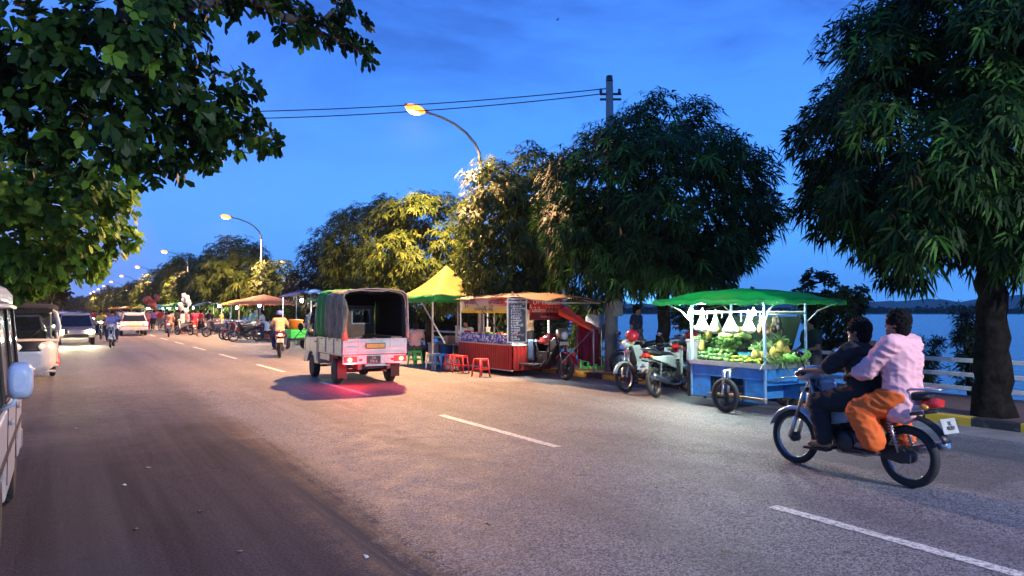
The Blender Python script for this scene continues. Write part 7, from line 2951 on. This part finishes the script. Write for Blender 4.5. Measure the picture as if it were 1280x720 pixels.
for k in range(7):
    q = V(lp0.x + rng.uniform(-.5, .5), lp0.y + rng.uniform(-.3, .3), 1.9 + k * .13)
    t = thing('lantern_balloon', 'red orange balloon in the bunch above the stalls at the far right of the road', 'balloon', q, 0, 'red orange balloons in one bunch')
    b = MB().lathe([(.004, -.3), (.1, -.22), (.22, -.05), (.24, .08), (.16, .22), (.004, .26)], seg=14)
    b.build('envelope', M('red_foil', (.62, .10, .05), .3, .3, coat=.5), t)
    MB().tube([(0, 0, -.3), (lp0.x - q.x, lp0.y - q.y, 1.2 - q.z)], .005, 4).build('string', BLK, t)

# scraps on the asphalt
SCR = [M('paper_scrap', (.6, .58, .52), .8), M('yellow_scrap', (.55, .42, .06), .7), M('dry_leaf', (.18, .10, .04), .8)]
for i, (px, py, k) in enumerate(((155, 607, 0), (186, 585, 0), (96, 536, 0), (735, 586, 1), (458, 697, 0), (250, 640, 2), (330, 545, 2), (388, 600, 2), (610, 655, 2), (540, 690, 2), (820, 610, 2), (690, 520, 2), (905, 690, 2), (170, 662, 2), (300, 690, 2), (1060, 690, 2))):
    p = gr(px, py)
    r_ = random.Random(i)
    b = MB().sheet(lambda u, v: V((u - .5) * .034 * (1 + .4 * v), (v - .5) * .025, .005 + .007 * math.sin(u * 4 + i) * v), 4, 3, .002)
    o = b.build(('paper_scrap', 'paper_scrap', 'fallen_leaf')[k], SCR[k], None, 0, (p.x, p.y, .004), r_.uniform(0, 6.28))
    if k == 2:
        tag(o, 'small dry brown leaf lying flat on the asphalt', 'leaf', 'dry leaves on the road')
    elif k == 1:
        tag(o, 'small yellow scrap on the asphalt right of the white dash', 'litter')
    else:
        tag(o, 'tiny pale scrap of paper on the dark asphalt at the left', 'litter', 'paper scraps on the road')
# ------------------------------------------------------------------ dusk sky, camera, view
w = bpy.data.worlds.new('World')
S.world = w
w.use_nodes = True
nt = w.node_tree
N, L = nt.nodes, nt.links
bg = N['Background']
tc = N.new('ShaderNodeTexCoord')
sep = N.new('ShaderNodeSeparateXYZ')
nrm = N.new('ShaderNodeVectorMath')
nrm.operation = 'NORMALIZE'
L.new(tc.outputs['Generated'], nrm.inputs[0])
L.new(nrm.outputs[0], sep.inputs[0])
sky = N.new('ShaderNodeTexSky')
sky.sky_type = 'NISHITA'
sky.sun_disc = False
sky.sun_elevation = R(-1.5)
sky.sun_rotation = R(200)
# blue hour gradient by height
cr = N.new('ShaderNodeValToRGB')
e = cr.color_ramp.elements
e[0].position, e[0].color = 0., (.085, .31, .72, 1)
e[1].position, e[1].color = 1., (.012, .055, .27, 1)
for p_, c_ in ((.08, (.055, .26, .72, 1)), (.20, (.034, .178, .60, 1)), (.38, (.022, .105, .42, 1))):
    k = e.new(p_)
    k.color = c_
L.new(sep.outputs[2], cr.inputs['Fac'])
# thin darker cloud
mp = N.new('ShaderNodeMapping')
mp.inputs['Scale'].default_value = (1.2, 1.2, 4.)
L.new(nrm.outputs[0], mp.inputs['Vector'])
no = N.new('ShaderNodeTexNoise')
no.inputs['Scale'].default_value = 2.1
no.inputs['Detail'].default_value = 7
no.inputs['Roughness'].default_value = .6
no.inputs['Distortion'].default_value = .6
L.new(mp.outputs[0], no.inputs['Vector'])
c2 = N.new('ShaderNodeValToRGB')
c2.color_ramp.elements[0].position, c2.color_ramp.elements[1].position = .44, .64
c2.color_ramp.elements[0].color, c2.color_ramp.elements[1].color = (1, 1, 1, 1), (.50, .54, .62, 1)
L.new(no.outputs['Fac'], c2.inputs['Fac'])
mu = N.new('ShaderNodeMix')
mu.data_type = 'RGBA'
mu.blend_type = 'MULTIPLY'
hm_ = N.new('ShaderNodeMapRange')
hm_.inputs[1].default_value, hm_.inputs[2].default_value = .14, .34
L.new(sep.outputs[2], hm_.inputs[0])
L.new(hm_.outputs[0], mu.inputs[0])
L.new(cr.outputs['Color'], mu.inputs[6])
L.new(c2.outputs['Color'], mu.inputs[7])
# faint violet towards the far end of the road
dt = N.new('ShaderNodeVectorMath')
dt.operation = 'DOT_PRODUCT'
dt.inputs[1].default_value = (-.05, .998, .03)
L.new(nrm.outputs[0], dt.inputs[0])
mr = N.new('ShaderNodeMapRange')
mr.inputs[1].default_value, mr.inputs[2].default_value, mr.inputs[3].default_value, mr.inputs[4].default_value = .90, 1., 0., .22
L.new(dt.outputs['Value'], mr.inputs[0])
vi = N.new('ShaderNodeMix')
vi.data_type = 'RGBA'
L.new(mr.outputs[0], vi.inputs[0])
L.new(mu.outputs[2], vi.inputs[6])
vi.inputs[7].default_value = (.12, .17, .56, 1)
ad = N.new('ShaderNodeMix')
ad.data_type = 'RGBA'
ad.blend_type = 'ADD'
ad.inputs[0].default_value = .03
# warm glow of the lit street low over its far end
m2_ = N.new('ShaderNodeMapRange')
m2_.inputs[1].default_value, m2_.inputs[2].default_value, m2_.inputs[3].default_value, m2_.inputs[4].default_value = .986, 1., 0., .6
L.new(dt.outputs['Value'], m2_.inputs[0])
v2 = N.new('ShaderNodeMix')
v2.data_type = 'RGBA'
L.new(m2_.outputs[0], v2.inputs[0])
L.new(vi.outputs[2], v2.inputs[6])
v2.inputs[7].default_value = (.36, .25, .42, 1)
L.new(v2.outputs[2], ad.inputs[6])
L.new(sky.outputs[0], ad.inputs[7])
L.new(ad.outputs[2], bg.inputs['Color'])
bg.inputs['Strength'].default_value = 1.18

# evening air: one even, thin volume round the whole scene
hz = MB().bx(-3500, 9000, -3500, 9500, -30, 420).build('haze', [], fix=True)
tag(hz, kind='stuff')
hmt = bpy.data.materials.new('evening_air')
hmt.use_nodes = True
hn = hmt.node_tree
hn.nodes.remove(hn.nodes['Principled BSDF'])
pv = hn.nodes.new('ShaderNodeVolumePrincipled')
pv.inputs['Density'].default_value = 1.6e-4
pv.inputs['Color'].default_value = (.8, .86, .95, 1)
hn.links.new(pv.outputs[0], hn.nodes['Material Output'].inputs['Volume'])
hz.data.materials.append(hmt)

sl = bpy.data.lights.new('last_daylight', 'SUN')
sl.energy = .05
sl.angle = R(40)
sl.color = (.75, .85, 1)
so = bpy.data.objects.new('last_daylight', sl)
COL.objects.link(so)
so.rotation_euler = (R(50), 0, R(-20))

cd = bpy.data.cameras.new('camera')
cam = bpy.data.objects.new('camera', cd)
COL.objects.link(cam)
cam.location = (0, 0, CAMH)
cam.rotation_euler = (R(90) + PITCH, 0, -YAW)
cd.sensor_width = 36
cd.lens = 36 * FPX / 1280
cd.clip_end = 12000
S.camera = cam
S.view_settings.view_transform = 'Standard'
S.view_settings.look = 'None'
S.view_settings.exposure = 1.22
S.view_settings.gamma = 1
S.cycles.use_denoising = True
try:
    S.cycles.denoiser = 'OPENIMAGEDENOISE'
except Exception:
    pass
S.cycles.max_bounces = 6
S.cycles.diffuse_bounces = 2
S.cycles.glossy_bounces = 3
S.cycles.transparent_max_bounces = 12
S.cycles.sample_clamp_indirect = 3
S.cycles.use_light_tree = True
bpy.data.scenes.remove(TMP)
